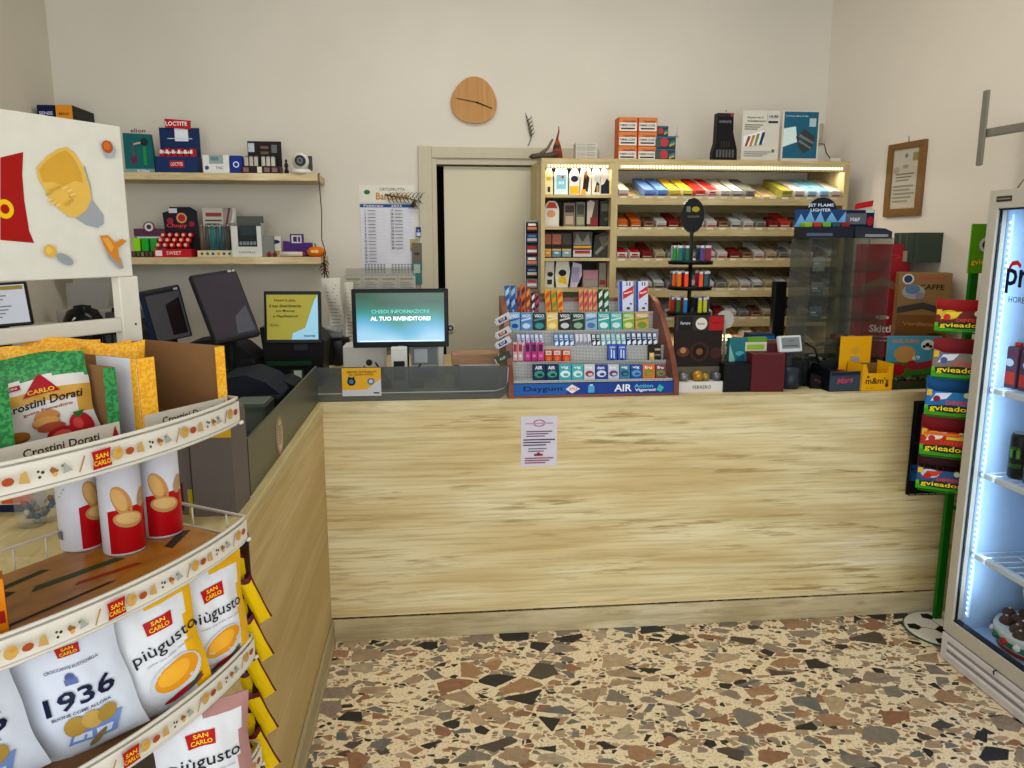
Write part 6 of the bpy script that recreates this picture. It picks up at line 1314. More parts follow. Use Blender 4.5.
for i, z in enumerate(SHZ):
    b = B()
    for zz, r_ in ((z - .002, .003), (z + TH, .0028)):
        b.tube([(0, .0, zz)] + [(x, arc_y(x), zz) for x in reversed(xs)] + [(-WS, 0, zz)], r_, WM, 6)
    b.tube([(0, arc_y(0) - .001, z - .004), (0.006, arc_y(0) - .004, z - .003)], .0032, WM, 6)
    for x, y in ((0, -.09), (0, -.17)): b.tube([(x, y, z), (x, y, z + TH)], .0016, WM, 5)
    for k in range(13):
        x = -WS * (k + .5) / 13; b.tube([(x, 0, z - .002), (x, arc_y(x), z - .002)], .0016, WM, 5)
    b.tube([(0, 0, z + TH), (-WS, 0, z + TH)], .0022, WM, 5)
    for k in range(1, 11): b.tube([(-k * .05, 0.001, z), (-k * .05, 0.001, z + TH)], .0013, WM, 4)
    b.build('wire_basket', st)
    b = B(); b.add([(x, arc_y(x) - .0035, z + .002) for x in xs] + [(x, arc_y(x) - .0035, z + TH - .004) for x in xs], [(k, k + 1, N + 2 + k, N + 1 + k) for k in range(N)] , K('DCD8CE', .35))
    b.add([(x, arc_y(x) + .001, z + .002) for x in xs] + [(x, arc_y(x) + .001, z + TH - .004) for x in xs], [(k, N + 1 + k, N + 2 + k, k + 1) for k in range(N)], K('DCD8CE', .35))
    b.map = on_arc; b.lift = .0042; zc = z + TH / 2
    s = .012; k = 0
    while s < WS - .02:
        if abs(s - .288) < .012:
            b.flat([(s + .0, zc - .011), (s + .026, zc - .012), (s + .024, zc), (s + .026, zc + .011), (s + .0, zc + .012), (s + .002, zc)], 'B01E22'); b.lift += .0002
            # lettering is laid the right way round for a reader in front
            v, f, asp = text_geo('SAN', .06); b.add([(s + .013 - a * .0068, -b.lift - .0003, zc + .004 + c * .0062) for a, c in v], [list(reversed(q)) for q in f], 'E8C83A')
            v, f, asp = text_geo('CARLO', .06); b.add([(s + .013 - a * .0052, -b.lift - .0003, zc - .0045 + c * .0062) for a, c in v], [list(reversed(q)) for q in f], 'E8C83A')
            s += .034; continue
        c = SNK[k % 7]; kk = k % 7
        if kk == 0: b.disc(s + .006, zc, .0065, c, rz=.005, n=10)
        elif kk == 1: b.disc(s + .007, zc + .001, .0078, c, rz=.0085, n=9); b.disc(s + .005, zc + .004, .004, 'C89848', rz=.003, n=8)
        elif kk == 2: b.flat([(s, zc + .009), (s + .002, zc + .010), (s + .010, zc - .009), (s + .008, zc - .010)], c)
        elif kk == 3: b.flat([(s, zc - .004), (s + .012, zc - .006), (s + .010, zc + .008)], c); b.disc(s + .012, zc + .004, .002, '7A7E74', n=6)
        elif kk == 4: b.flat([(s, zc), (s + .008, zc + .006), (s + .011, zc + .002), (s + .006, zc - .006)], c); b.disc(s + .005, zc - .004, .003, 'D8A860', n=7)
        elif kk == 5: b.disc(s + .002, zc + .002, .0022, c, n=6); b.disc(s + .006, zc - .003, .002, c, n=6); b.disc(s + .007, zc + .004, .0018, c, n=6)
        else: b.flat([(s, zc - .007), (s + .012, zc - .005), (s + .009, zc + .006), (s + .003, zc + .008)], c)
        s += .0165; k += 1
    # art faces outward: flip the print faces wound the wrong way
    b.build('printed_edge', st)

# orange card lying on the second shelf
CARD = nodemat('orange_card')
m_, nt, nd, lk, p = CARD
tc = nd.new('ShaderNodeTexCoord'); mp = nd.new('ShaderNodeMapping'); mp.inputs['Scale'].default_value = (4, 16, 1); lk.new(tc.outputs['Object'], mp.inputs[0])
n1 = nd.new('ShaderNodeTexNoise'); n1.inputs['Scale'].default_value = 1.4; n1.inputs['Detail'].default_value = 2; lk.new(mp.outputs[0], n1.inputs[0])
r_ = ramp(nd, [(.3, '8A5216'), (.42, 'A0660F'), (.6, 'AE7414'), (.7, '9E5E16')]); lk.new(n1.outputs['Fac'], r_.inputs[0]); lk.new(r_.outputs[0], p.inputs['Base Color']); p.inputs['Roughness'].default_value = .35
SL_ = CARD[0]
for i, (zz, mt, lab) in enumerate(((SHZ[0], K('9E7448', .7), 'brown cardboard sheet lining the top shelf of the snack stand'), (SHZ[1], SL_, 'orange printed cardboard sheet lining the second shelf of the snack stand'), (SHZ[2], K('8A6A4A', .7), 'brown cardboard sheet lining the third shelf of the snack stand'), (SHZ[3], K('6A6258', .7), 'brown cardboard sheet lining the lowest shelf of the snack stand'))):
    b = B(); pts = [(-.004, -.006)] + [(x, arc_y(x) + .006) for x in reversed(xs) if x < -.003 and x > -WS + .003] + [(-WS + .004, -.006)]
    b.prismz(pts, zz + .001, zz + .003, mt)
    if i == 1:
        for (x_, y_, l_, w_, a_, c) in ((-.28, -.05, .05, .006, .1, '3E4A2E'), (-.22, -.10, .07, .008, -.1, '4A5A34'), (-.20, -.14, .05, .005, -.2, 'A83A2A'), (-.30, -.17, .09, .003, .0, '2A1A14'), (-.33, -.08, .03, .010, .3, '34342A'), (-.06, -.12, .04, .008, .5, '3A3A32')):
            ca, sa = math.cos(a_), math.sin(a_); b.add([(x_ + ca * dx - sa * dy, y_ + sa * dx + ca * dy, zz + .0034) for dx, dy in ((-l_, -w_), (l_, -w_), (l_ * .9, w_), (-l_ * .8, w_))], [(0, 1, 2, 3)], c)
    one(b, 'shelf_liner', lab, 'cardboard', SM)

# ---- tubes of crisps
def at_stand(x, y, z, rz=0): return SM @ frame((x, y, z), rz)
def crisp_tube(x, y, rz, label):
    r0, hh = .0312, .178
    t = thing('crisp_tube', label, 'crisp tube', at_stand(x, y, SHZ[1] + .0036, rz), 'crisp tubes on the second shelf')
    b = B(); b.lathe([(.001, .0), (r0 * .97, 0), (r0, .003), (r0, hh), (.001, hh)], (0, 0, 0), K('D6D6DC', .3), 36)
    def mp_(v): rr = r0 + .0003 - v[1]; a = v[0] / r0; return (rr * math.sin(a), -rr * math.cos(a), v[2])
    b.map = mp_
    def patch(f0, f1, x0, x1, mat, n=20):
        b.lift += .0002; vs = []
        for i in range(n + 1):
            xx = x0 + (x1 - x0) * i / n; u = i / n; vs += [(xx, -b.lift, f0(u)), (xx, -b.lift, f1(u))]
        b.add(vs, [(2 * i, 2 * i + 2, 2 * i + 3, 2 * i + 1) for i in range(n)], mat, True)
    patch(lambda u: .004, lambda u: .072 + .006 * math.sin(u * 3.1), -.022, .056, K('B81420', .3))
    def el(cx, cz, rx, rz_, c, tilt=0, n=18):
        b.lift += .0002; vs = [(cx, -b.lift, cz)]
        for k in (1, 2):
            for i in range(n): a = 2 * math.pi * i / n; X = rx * k / 2 * math.cos(a); Z_ = rz_ * k / 2 * math.sin(a); vs.append((cx + X * math.cos(tilt) - Z_ * math.sin(tilt), -b.lift, cz + X * math.sin(tilt) + Z_ * math.cos(tilt)))
        b.add(vs, [(0, 1 + i, 1 + (i + 1) % n) for i in range(n)] + [(1 + i, 1 + n + i, 1 + n + (i + 1) % n, 1 + (i + 1) % n) for i in range(n)], c, True)
    el(.0, .088, .013, .026, 'C2945A', .35); el(-.003, .091, .009, .019, 'D2AC70', .35); el(.033, .088, .009, .016, 'B89A70', -.3)
    el(.008, .058, .022, .013, 'C09A62', -.12); el(.008, .060, .018, .009, 'D6B680', -.12)
    # printed table and bar code on the back side
    for k in range(11): b.lift += .00001; b.add([(-.075, -b.lift, .09 + k * .006), (-.048 + .004 * (k % 3), -b.lift, .09 + k * .006), (-.048 + .004 * (k % 3), -b.lift, .092 + k * .006), (-.075, -b.lift, .092 + k * .006)], [(0, 1, 2, 3)], '9A9AA0')
    for k in range(9): b.add([(-.074 + k * .0028, -b.lift, .02), (-.0725 + k * .0028, -b.lift, .02), (-.0725 + k * .0028, -b.lift, .035), (-.074 + k * .0028, -b.lift, .035)], [(0, 1, 2, 3)], '3A3A40')
    b.build('can', t)
    b = B(); b.lathe([(r0 - .0005, hh - .006), (r0 + .001, hh - .006), (r0 + .001, hh + .001), (r0 - .003, hh + .002), (.001, hh + .0015)], (0, 0, 0), K('C8C8CC', .3)); b.build('lid', t)
(x1, y1), (x2, y2), (x3, y3) = sZ(80, 553, SHZ[1]), sZ(123, 557, SHZ[1]), sZ(165, 539, SHZ[1])
crisp_tube(x1 + .018, y1 + .018, 4 + -58 + 60, 'crisp tube on the second shelf, leftmost and turned to its table of print')
crisp_tube(x2 + .018, y2 + .018, -34, 'crisp tube on the second shelf, middle one with red foot')
crisp_tube(x3 + .014, y3 + .020, -42, 'crisp tube on the second shelf, rightmost by the grey boxes')

# ---- display boxes on the top shelf
ZB = SHZ[0] + .0036
def dbox(x0, x1, pat, label, hh, side, yf=-.196):
    t = thing('display_box', label, 'box', SM @ Matrix.Translation((x0, 0, ZB)))
    w = x1 - x0; CB = K('94714E', .8); th = .0025; yb = -.018
    b = B()
    b.box(0, th, yf, yb, 0, hh, CB); b.box(w - th, w, yf, yb, 0, hh, CB); b.box(0, w, yb - th, yb, 0, hh, CB); b.box(th, w - th, yf + th, yb - th, 0, .002, CB); b.build('carton', t)
    b = B(); b.box(0, .028, yf - .002, yf - .0005, 0, hh, pat); b.build('printed_flap', t); b = B(); b.box(w - .018, w, yf - .002, yf - .0005, 0, hh, pat); b.build('printed_flap', t)
    b = B(); b.box(-.0008, -.0002, yf, yf + .085, 0.0, hh, side); b.box(-.0012, -.0009, yf, yf + .012, 0, hh, pat); b.build('printed_side', t)
    b = B(); b.box(th, w - th, yf - .0035, yf - .0025, 0, .036, 'D2CCC0'); b.M = Matrix.Translation((w / 2, yf - .0035, 0)); art(b, w, .036, [('t', 'Crostini Dorati', .5, .62, .3, '4A3A34', .6), ('p', [(.9, .3), (.98, .3), (.94, .9)], 'A02A34')]); b.build('front_lip', t)
    return t
XA = spx(226, 380, -.19)[0]
dbox(-.165, -.006, M_YELP, 'open cardboard display box with yellow printed edges on the top shelf', .118, K('D4D6DA'))
dbox(-.372, -.200, M_GREENP, 'open cardboard display box with green printed edges on the top shelf', .112, K('8E6E4C'))

# ---- bags
def bag(M, w, h, t, base, label, name='crisp_bag', deco=(), colfn=None, seed=0, nx_=22, nz_=30, group=None, wr=1.0, cat='crisp bag'):
    rn = random.Random(seed); ph_ = [rn.random() * 6 for _ in range(6)]
    def surf(x, z):
        u = max(-1, min(1, x / (w / 2))); v = max(0, min(1, z / h)); q = math.sin(math.pi * v)
        e = (max(0, 1 - abs(u) ** 2.6)) * (max(0, q) ** .45)
        s_ = t / 2 * e
        edge = (1 - max(0, q) ** .6)
        s_ += wr * .0022 * e * math.sin(9 * u + 5 * v + ph_[0]) * math.sin(7 * v + ph_[1]) + wr * .0012 * math.sin(24 * u + 9 * v + ph_[2]) * edge * (1 - abs(u) ** 6) + wr * .0016 * math.sin(17 * v - 7 * u + ph_[3]) * abs(u) ** 2 * e
        return s_
    def sx(x, z):
        v = max(0, min(1, z / h)); return x * (1 - .07 * math.sin(math.pi * v) + .02 * math.sin(11 * v + ph_[4]))
    b = B()
    gr = {}
    for side in (-1, 1):
        vs = []
        for j in range(nz_ + 1):
            for i in range(nx_ + 1):
                x = -w / 2 + w * i / nx_; z = h * j / nz_; s_ = surf(x, z) if 0 < i < nx_ else 0
                if j in (0, nz_): s_ = .0006
                vs.append((sx(x, z), side * s_, z + .004 * math.sin(5 * x / w + ph_[5]) * (j / nz_)))
        fs_by = {}
        for j in range(nz_):
            for i in range(nx_):
                c = base
                if colfn: c = colfn((i + .5) / nx_, (j + .5) / nz_) or base
                q = [j * (nx_ + 1) + i, j * (nx_ + 1) + i + 1, (j + 1) * (nx_ + 1) + i + 1, (j + 1) * (nx_ + 1) + i]
                if side == 1: q = q[::-1]
                fs_by.setdefault(c, []).append(q)
        n0 = len(b.v); first = True
        for c, fs in fs_by.items():
            mt = c if not isinstance(c, str) else K(c, .28, .0)
            if first: b.add(vs, fs, mt, True); first = False
            else:
                if mt not in b.ms: b.ms.append(mt)
                ii = b.ms.index(mt)
                for f in fs: b.f.append([n0 + a for a in f]); b.mi.append(ii); b.sm.append(True)
    b.map = lambda v: (sx(v[0], v[2]), -surf(v[0], v[2]) - .0014 + v[1], v[2] + .004 * math.sin(5 * v[0] / w + ph_[5]) * (v[2] / h))
    def el(cx, cz, rx, rz_, c, tilt=0, n=20):
        b.lift += .0003; cx = -w / 2 + cx * w; cz *= h; rx *= w; rz_ *= w; vs = [(cx, -b.lift, cz)]
        for k in (1, 2, 3):
            for i in range(n): a = 2 * math.pi * i / n; X = rx * k / 3 * math.cos(a); Z_ = rz_ * k / 3 * math.sin(a); vs.append((cx + X * math.cos(tilt) - Z_ * math.sin(tilt), -b.lift, cz + X * math.sin(tilt) + Z_ * math.cos(tilt)))
        fs = [(0, 1 + i, 1 + (i + 1) % n) for i in range(n)]
        for k in range(2): fs += [(1 + k * n + i, 1 + (k + 1) * n + i, 1 + (k + 1) * n + (i + 1) % n, 1 + k * n + (i + 1) % n) for i in range(n)]
        b.add(vs, fs, c, True)
    def quad(pts, c, n=8):
        b.lift += .0003; P = [(-w / 2 + p[0] * w, p[1] * h) for p in pts]; vs = []
        for j in range(n + 1):
            for i in range(n + 1):
                u, v = i / n, j / n; x = (P[0][0] * (1 - u) + P[1][0] * u) * (1 - v) + (P[3][0] * (1 - u) + P[2][0] * u) * v; z = (P[0][1] * (1 - u) + P[1][1] * u) * (1 - v) + (P[3][1] * (1 - u) + P[2][1] * u) * v; vs.append((x, -b.lift, z))
        b.add(vs, [(j * (n + 1) + i, j * (n + 1) + i + 1, (j + 1) * (n + 1) + i + 1, (j + 1) * (n + 1) + i) for j in range(n) for i in range(n)], c, True)
    for d in deco:
        if d[0] == 'e': el(*d[1:])
        elif d[0] == 'q': quad(*d[1:])
        elif d[0] == 't': b.text(d[1], -w / 2 + d[2] * w, d[3] * h, d[4] * h, d[5], w=d[6] * w if len(d) > 6 and d[6] else None, bold=d[7] if len(d) > 7 else .02, rot=R(d[8]) if len(d) > 8 else 0, shear=d[9] if len(d) > 9 else 0)
    b.map = None
    return one(b, name, label, cat, M, group)


def logo(cx, cz, s=1.0): return [('q', [(cx - .14 * s, cz - .05 * s), (cx + .14 * s, cz - .05 * s), (cx + .15 * s, cz + .06 * s), (cx - .15 * s, cz + .055 * s)], 'B4161E'), ('t', 'SAN', cx, cz + .028 * s, .032 * s, 'E8C830', .15 * s, .07), ('t', 'CARLO', cx, cz - .018 * s, .034 * s, 'E8C830', .22 * s, .07)]
def pg(label, M, w, h, seed, col2='DDB014', lx=.48, rot=0, t=.05):
    lo = logo(lx, .76)
    bag(M, w, h, t, 'D6D8DC', label, deco=lo + [('t', 'piùgusto', lx + .03, .585, .12, '2A2A30', .76, .004, rot), ('t', 'come una volta, non unte', lx + .05, .50, .022, '8A8A90', .56, .0, rot), ('e', lx + .04, .30, .30, .20, 'C8CCD0', .3), ('e', lx + .05, .32, .26, .15, 'D89A28', .3), ('e', lx + .02, .335, .19, .10, 'E2AE40', .3), ('e', lx + .08, .15, .24, .035, 'A02A34', .25), ('e', lx + .2, .18, .12, .02, '2A5A3A', .5)],
        colfn=lambda u, v: (col2 if (u > .86 - .05 * math.sin(5 * v) or (v > .9 and u > .5)) else None), seed=seed, group='white and yellow crisp bags')
Z2 = SHZ[2] + .0036; Z3 = SHZ[3] + .0036
LE = lambda a: Matrix.Rotation(R(a), 4, 'X')
def sb(px, py, z, yoff, rz, lean=-12, roll=0):
    x, y = sZ(px, py, z); return at_stand(x, y + yoff, z, rz) @ Matrix.Rotation(R(lean), 4, 'X') @ Matrix.Rotation(R(roll), 4, 'Y')
pg('white crisp bag with a yellow edge, rightmost on the third shelf', sb(232, 678, Z2, .03, -12, -3, -2), .130, .192, 3)
pg('white crisp bag with yellow top corner, second from the right on the third shelf', sb(182, 714, Z2, .025, -28, -7, -8), .140, .185, 5, lx=.60, rot=8)
bag(at_stand(-.195, -.075, Z2, -26) @ LE(-4), .15, .192, .04, 'CFD2D8', 'plain white crisp bag half hidden behind the yellow cornered one', seed=9, deco=[('t', 'valori', .3, .86, .03, '8A8A90', .2)])
def b36(label, M, seed): bag(M, .140, .172, .045, 'D0D6E0', label, seed=seed, deco=logo(.56, .88, .7) + [('t', 'CROCCANTE RUSTICHELLA', .55, .76, .025, '6A7288', .5, .02, 0), ('e', .5, .68, .045, .045, '5A6A9A'), ('q', [(.44, .62), (.56, .62), (.56, .67), (.44, .67)], '6A7AA8'), ('t', '1936', .53, .51, .15, '1A2346', .66, .03, 3, .12), ('t', 'BUONE COME ALLORA', .5, .39, .025, '4A5270', .55), ('q', [(.28, .14), (.72, .10), (.84, .26), (.36, .24)], '7A92C0'), ('q', [(.32, .16), (.5, .14), (.52, .20), (.36, .20)], 'C8D2E4'), ('q', [(.55, .14), (.68, .13), (.72, .18), (.56, .20)], 'C8D2E4'),
        ('e', .40, .28, .11, .10, 'B0924A', .4), ('e', .56, .29, .10, .09, 'BDA05A', -.2), ('e', .70, .29, .10, .08, 'A88C46', .5), ('e', .55, .12, .12, .03, '8A7A50', .6)], group='pale blue crisp bags')
b36('pale blue crisp bag marked 1936 in large navy figures, fully in view', sb(112, 752, Z2, .03, -32, -8, -12), 11)
b36('pale blue crisp bag marked 1936, cut by the left edge of the picture', sb(4, 800, Z2, .03, -32, -8, -12), 14)
bag(at_stand(-.285, -.085, Z2, -12) @ LE(-6), .15, .17, .04, 'B8BEC6', 'grey white crisp bag in the dark behind the 1936 bag', seed=19)
pg('white crisp bag with a pink patch, on the fourth shelf of the stand', sb(226, 832, Z3, .03, -26, -6), .150, .200, 23, col2='B08A86', lx=.45)
pg('white crisp bag low at the left end of the fourth shelf', at_stand(-.31, -.15, Z3, -20) @ LE(-10), .150, .18, 29, lx=.5)
# crostini bags
GL = 'g'
def crost(label, M, w, h, seed, pat, full=True):
    def cf(u, v):
        if v > .80 - .10 * abs(u - .45) + .10 * max(0, .5 - abs(u - .45) * 4) * -1 and v > .72: return pat
        if full and .36 < v < .66: return 'C9A050' if (u < .12 or u > .86 or v > .52) else None
        return None
    de = [('q', [(.34, .60), (.70, .61), (.55, .80), (.51, .80)], 'A8182A'), ('t', 'CARLO', .52, .64, .045, 'E8C030', .26, .07), ('q', [(.06, .70), (.34, .70), (.34, .75), (.06, .75)], 'A01E2E'), ('t', 'CROSTICINI', .2, .725, .022, 'E8D0C8', .22), ('t', 'Crostini Dorati', .52, .53, .085, '33241C', .78, .02, 4, .2), ('t', 'gusto Pomodoro', .55, .44, .04, 'A0502E', .5, .02, 4),
          ('e', .52, .36, .13, .06, 'A8743A'), ('e', .52, .38, .12, .05, 'C08A4A'), ('e', .50, .30, .14, .06, 'B07A40'), ('e', .50, .32, .13, .05, 'C89A5A'), ('e', .54, .25, .14, .05, 'A0502E'), ('e', .2, .20, .13, .055, '8A5A28'), ('e', .2, .22, .13, .05, 'A8742E'),
          ('e', .62, .14, .15, .10, 'A02028', .1), ('e', .62, .14, .10, .06, 'C8604A', .1), ('e', .83, .22, .12, .13, 'A8202A'), ('e', .80, .24, .05, .06, 'C04A44'), ('q', [(.80, .30), (.84, .30), (.90, .37), (.78, .36)], '3A6A2E')] if full else []
    bag(M, w, h, .04, 'D6D2CC', label, name='crostini_bag', deco=de, colfn=cf, seed=seed, nx_=26, nz_=34, group='crostini bags on the top shelf', cat='snack bag')
crost('green topped crostini bag with tomato picture, front of the green edged box', at_stand(-.262, -.140, ZB + .0025, -32) @ LE(-8) @ Matrix.Rotation(R(-6), 4, 'Y'), .128, .126, 31, M_GREENP)
crost('green topped crostini bag mostly hidden at the left edge of the picture', at_stand(-.395, -.12, ZB + .001, -8) @ LE(-6), .105, .136, 33, M_GREENP, False)
crost('green topped bag behind the tomato crostini bag', at_stand(-.275, -.095, ZB + .0025, -26) @ LE(-3), .105, .126, 35, M_GREENP, False)
for k, (x_, y_, hh, lab) in enumerate(((-.115, -.085, .127, 'yellow topped white snack bag at the front of the yellow edged box'), (-.108, -.045, .125, 'yellow topped white snack bag second in the yellow edged box'))):
    crost(lab, at_stand(x_, y_, ZB + .0025, -34) @ LE(-3), .085, hh, 41 + k, M_YELP, False)
for k, (x_, y_, hh, lab) in enumerate(((-.205, .03, .128, 'yellow topped bag lying behind the boxes, the nearer one'), (-.150, .06, .132, 'yellow topped bag lying behind the boxes, the farther one'))):
    crost(lab, at_stand(x_, y_ - .075, ZB + .0025, -30) @ LE(-2), .105, hh, 51 + k, M_YELP, False)
# orange box at the left end of shelf two, yellow-blue box on the top shelf
x_, y_ = sZ(15, 640, SHZ[1]); b = B(); b.box(-.10, 0, 0, .03, 0, .075, 'D88A10'); b.rect(-.04, .018, -.002, .034, 'A82A1E', 0); b.rect(-.1, 0, 0, .01, 'C87A0E', 0)
one(b, 'orange_box', 'orange box at the left end of the second shelf, cut by the picture edge', 'box', at_stand(x_, y_ + .01, SHZ[1] + .0036, -30))
x_, y_ = sZ(2, 480, SHZ[0]); b = B(); b.box(-.05, 0, 0, .02, 0, .075, 'D8B81E'); b.rect(-.05, .022, 0, .042, '1E3F8A', 0)
one(b, 'yellow_packet', 'yellow packet with a blue band at the left picture edge on the top shelf', 'packet', at_stand(x_ - .003, y_ + .035, SHZ[0] + .0036, -30))
# strip of yellow snack bags hanging from the right end of the stand
hx, hy = .020, arc_y(0) + .03
b = B(); b.box(-.0012, .0012, -.014, .014, .55, 1.118, K('4A2A26', .4)); b.tube([(-.026, 0, 1.110), (0, 0, 1.112)], .002, WM, 5)
one(b, 'hanging_strip', 'dark narrow hanging strip at the right end of the snack stand', 'strip', at_stand(hx, hy, 0))
for k in range(11):
    z = 1.062 - k * .036; sd = (k % 2)
    M = at_stand(hx + .003, hy + (-.010 if sd else .014), z - .085, -30) @ Matrix.Rotation(R(-21 if sd else -12), 4, 'Y') @ LE(8) @ Matrix.Translation((.016 + .006 * sd, 0, 0))
    bag(M, .027, .100, .016, 'DDBE12', 'small yellow and dark red peanut bag on the hanging strip, %s' % ('topmost', 'second from the top', 'third from the top', 'fourth from the top', 'fifth from the top', 'in the middle', 'fifth from the bottom', 'fourth from the bottom', 'third from the bottom', 'second from the bottom', 'lowest')[k], name='peanut_bag',
        colfn=lambda u, v: ('6A1C20' if (u > .82 or v > .93) else None), seed=60 + k, nx_=8, nz_=12, group='yellow peanut bags on the hanging strip', cat='snack bag')
# ================================================================ LEFT RETURN TOP: grey boxes and small goods
def gbox(px0, px1, Y, label, hh, yt):
    a, c = atZ(px0, 508, HC + .001), atZ(px1, 513, HC + .001)
for k, (x0_, x1_, y0_, hh, lab) in enumerate(((-.60, -.508, 1.72, .235, 'grey cardboard box with a yellow top band, right one on the left return'), (-.735, -.606, 1.74, .235, 'wider grey cardboard box with yellow top band, left one on the left return'))):
    b = B(); w = x1_ - x0_; b.box(-w / 2, w / 2, 0, .12, 0, hh, '6E6662', .001); b.rect(-w / 2, hh * .78, w / 2, hh, 'C8A418'); b.disc(w * .1, hh * .88, .012, '2A2420'); 
    if k: b.rect(w * .12, .01, w * .34, .075, '5A1E22'); b.text('FAVE', w * .23, .045, .014, 'C8B01E', rot=R(90)); b.rect(w * .42, 0, w * .5, .06, 'B8A01A')
    one(b, 'grey_box', lab, 'box', frame(((x0_ + x1_) / 2 + .055, y0_, HC), -2))
for k, (px, py, c, lab) in enumerate(((32, 525, 'A0A8A8', 'clear glass jar behind the snack stand, left of two'), (47, 520, '98A0A0', 'clear glass jar behind the snack stand, right of two'))):
    p = atZ(px, py, HC); b = B(); b.lathe([(.001, .002), (.026, 0), (.03, .01), (.030, .07), (.024, .08), (.024, .09)], (0, 0, 0), M_CLEAR, 18)
    rr = random.Random(k)
    for q in range(14): b.ball((rr.uniform(-.016, .016), rr.uniform(-.016, .016), .012 + q * .003), .007, rr.choice(['8A4A2A', '4A6A7A', '7A7A7A', 'B0B0A8']), n=6)
    one(b, 'glass_jar', lab, 'jar', (p.x, p.y, HC))
p = atZ(12, 512, HC); b = B(); b.box(-.05, .05, 0, .06, 0, .05, 'C8C0B0', .002); b.rect(-.05, .0, .05, .018, '1E2A4A'); b.box(-.045, .05, .0, .06, .05, .075, '4A2A1C', .002); b.rect(-.02, .02, .05, .045, 'C8622A')
one(b, 'small_carton', 'small cream, orange and brown carton behind the snack stand at the left edge', 'box', (p.x, p.y, HC))

# ================================================================ MACHINES BEHIND THE LEFT RETURN
DZ0 = .955
b = B(); b.box(-1.88, -1.06, 2.2, 4.36, .72, .75, K('8A8678', .5)); 
for x_, y_ in ((-1.85, 2.25), (-1.1, 2.25), (-1.85, 4.3), (-1.1, 4.3)): b.box(x_ - .02, x_ + .02, y_ - .02, y_ + .02, 0, .72, K('4A4A48', .5))
one(b, 'office_desk', 'grey desk in the left corner below the wall shelves', 'desk')
def plate(name, label, c4, Y4, thick, deco_fn, cat='monitor', foot=True, footz=HC):
    """a monitor whose visible corners TL, TR, BL lie on three pixel rays at given distances"""
    TL, TR, BL = [atY(p[0], p[1], y) for p, y in zip(c4, Y4)]
    ux = (TR - TL); w = ux.length; ux.normalize(); dz = (TL - BL); dz -= ux * dz.dot(ux); h = dz.length; dz.normalize(); uy = dz.cross(ux)
    M = Matrix(((ux.x, uy.x, dz.x, 0), (ux.y, uy.y, dz.y, 0), (ux.z, uy.z, dz.z, 0), (0, 0, 0, 1)))
    c = BL + ux * w / 2; M = Matrix.Translation(c) @ M
    t = thing(name, label, cat, M)
    b = B(); b.box(-w / 2, w / 2, 0, thick, 0, h, K('26292E', .35), .006); b.build('housing', t)
    b = B(); deco_fn(b, w, h); b.build('screen', t)
    if foot:
        back = M @ Vector((0, thick, h * .35)); Mi = M.inverted()
        b = B(); b.M = Mi; bx, by = back.x, back.y + .04
        b.tube([back, Vector((bx, by - .01, back.z - .02)), Vector((bx, by, (back.z + footz) / 2)), Vector((bx, by, footz + .01))], .022, '17181A', 8); b.cyl((bx, by, footz), .09, .014, '17181A'); b.build('foot', t)
    return t
DS = K('4A444C', .12)
def dark(b, w, h): b.lift = .0004; b.rect(-w * .46, h * .05, w * .46, h * .94, DS); b.flat([(w * .02, h * .08), (w * .42, h * .08), (w * .40, h * .45), (w * .1, h * .32)], K('5E6068', .15)); b.rect(w * .30, h * .955, w * .38, h * .985, 'A8ACB0'); b.rect(w * .40, h * .955, w * .46, h * .985, 'A8ACB0')
def dark2(b, w, h): b.lift = .0004; b.rect(-w * .36, h * .03, w * .46, h * .92, K('5C5A60', .15)); b.flat([(w * .05, h * .1), (w * .42, h * .1), (w * .42, h * .8), (w * .05, h * .7)], K('2C2428', .15)); b.rect(-w * .5, 0, -w * .40, h, K('1E3350', .3)); b.rect(w * .34, h * .94, w * .44, h * .98, 'A8ACB0')
plate('till_monitor', 'dark tilted touch monitor turned towards the room, larger of the pair', ((190, 275), (236, 268), (216, 344)), (3.02, 3.13, 2.94), .03, dark)
plate('till_monitor', 'dark blue edged touch monitor behind the snack stand, left of the pair', ((146, 292), (187, 284), (153, 345)), (3.10, 3.15, 3.14), .03, dark2)
def lot(b, w, h):
    b.lift = .0004; b.rect(-w * .45, h * .08, w * .45, h * .93, K('8E8634', emit=.34)); b.flat([(-w * .02, h * .08), (w * .45, h * .08), (w * .45, h * .93), (w * .38, h * .8), (w * .22, h * .3), (0, h * .2)], K('7FAAC0', emit=.5))
    for i, s_ in enumerate(('Need is play,', 'il tuo divertimento', 'con Mooney', 'e PlayStation!')): b.text(s_, -w * .12, h * (.82 - i * .10), h * .06, '33341A', w=w * (.38, .56, .34, .44)[i], bold=.03)
    b.text('Gratis', -w * .32, h * .36, h * .05, '33341A'); b.text('mooney', w * .30, h * .14, h * .05, '2A5A7A', w=w * .2, bold=.04)
plate('lottery_screen', 'black terminal screen showing a yellow and pale blue advert', ((264, 291), (321, 291), (264.5, 344)), (3.30, 3.30, 3.27), .03, lot, 'screen', foot=False)
cx, w, z0, h = span(262, 341, 326, 400, 3.34)
b = B(); b.prism([(-w * .42, 0), (w * .42, 0), (w * .5, h * .75), (w * .3, h), (-w * .5, h)], 0, .22, K('121315', .4)); b.box(w * .02, w * .24, -.012, 0, h * .62, h * .84, '3A3E42', .003); b.box(-w * .4, w * .3, -.04, 0, h * .38, h * .46, '16402C', .002); b.box(-w * .05, w * .15, -.006, 0, h * .05, h * .3, '1C4A34'); b.rect(w * .0, h * .04, w * .12, h * .28, 'C4CCC8', -.006)
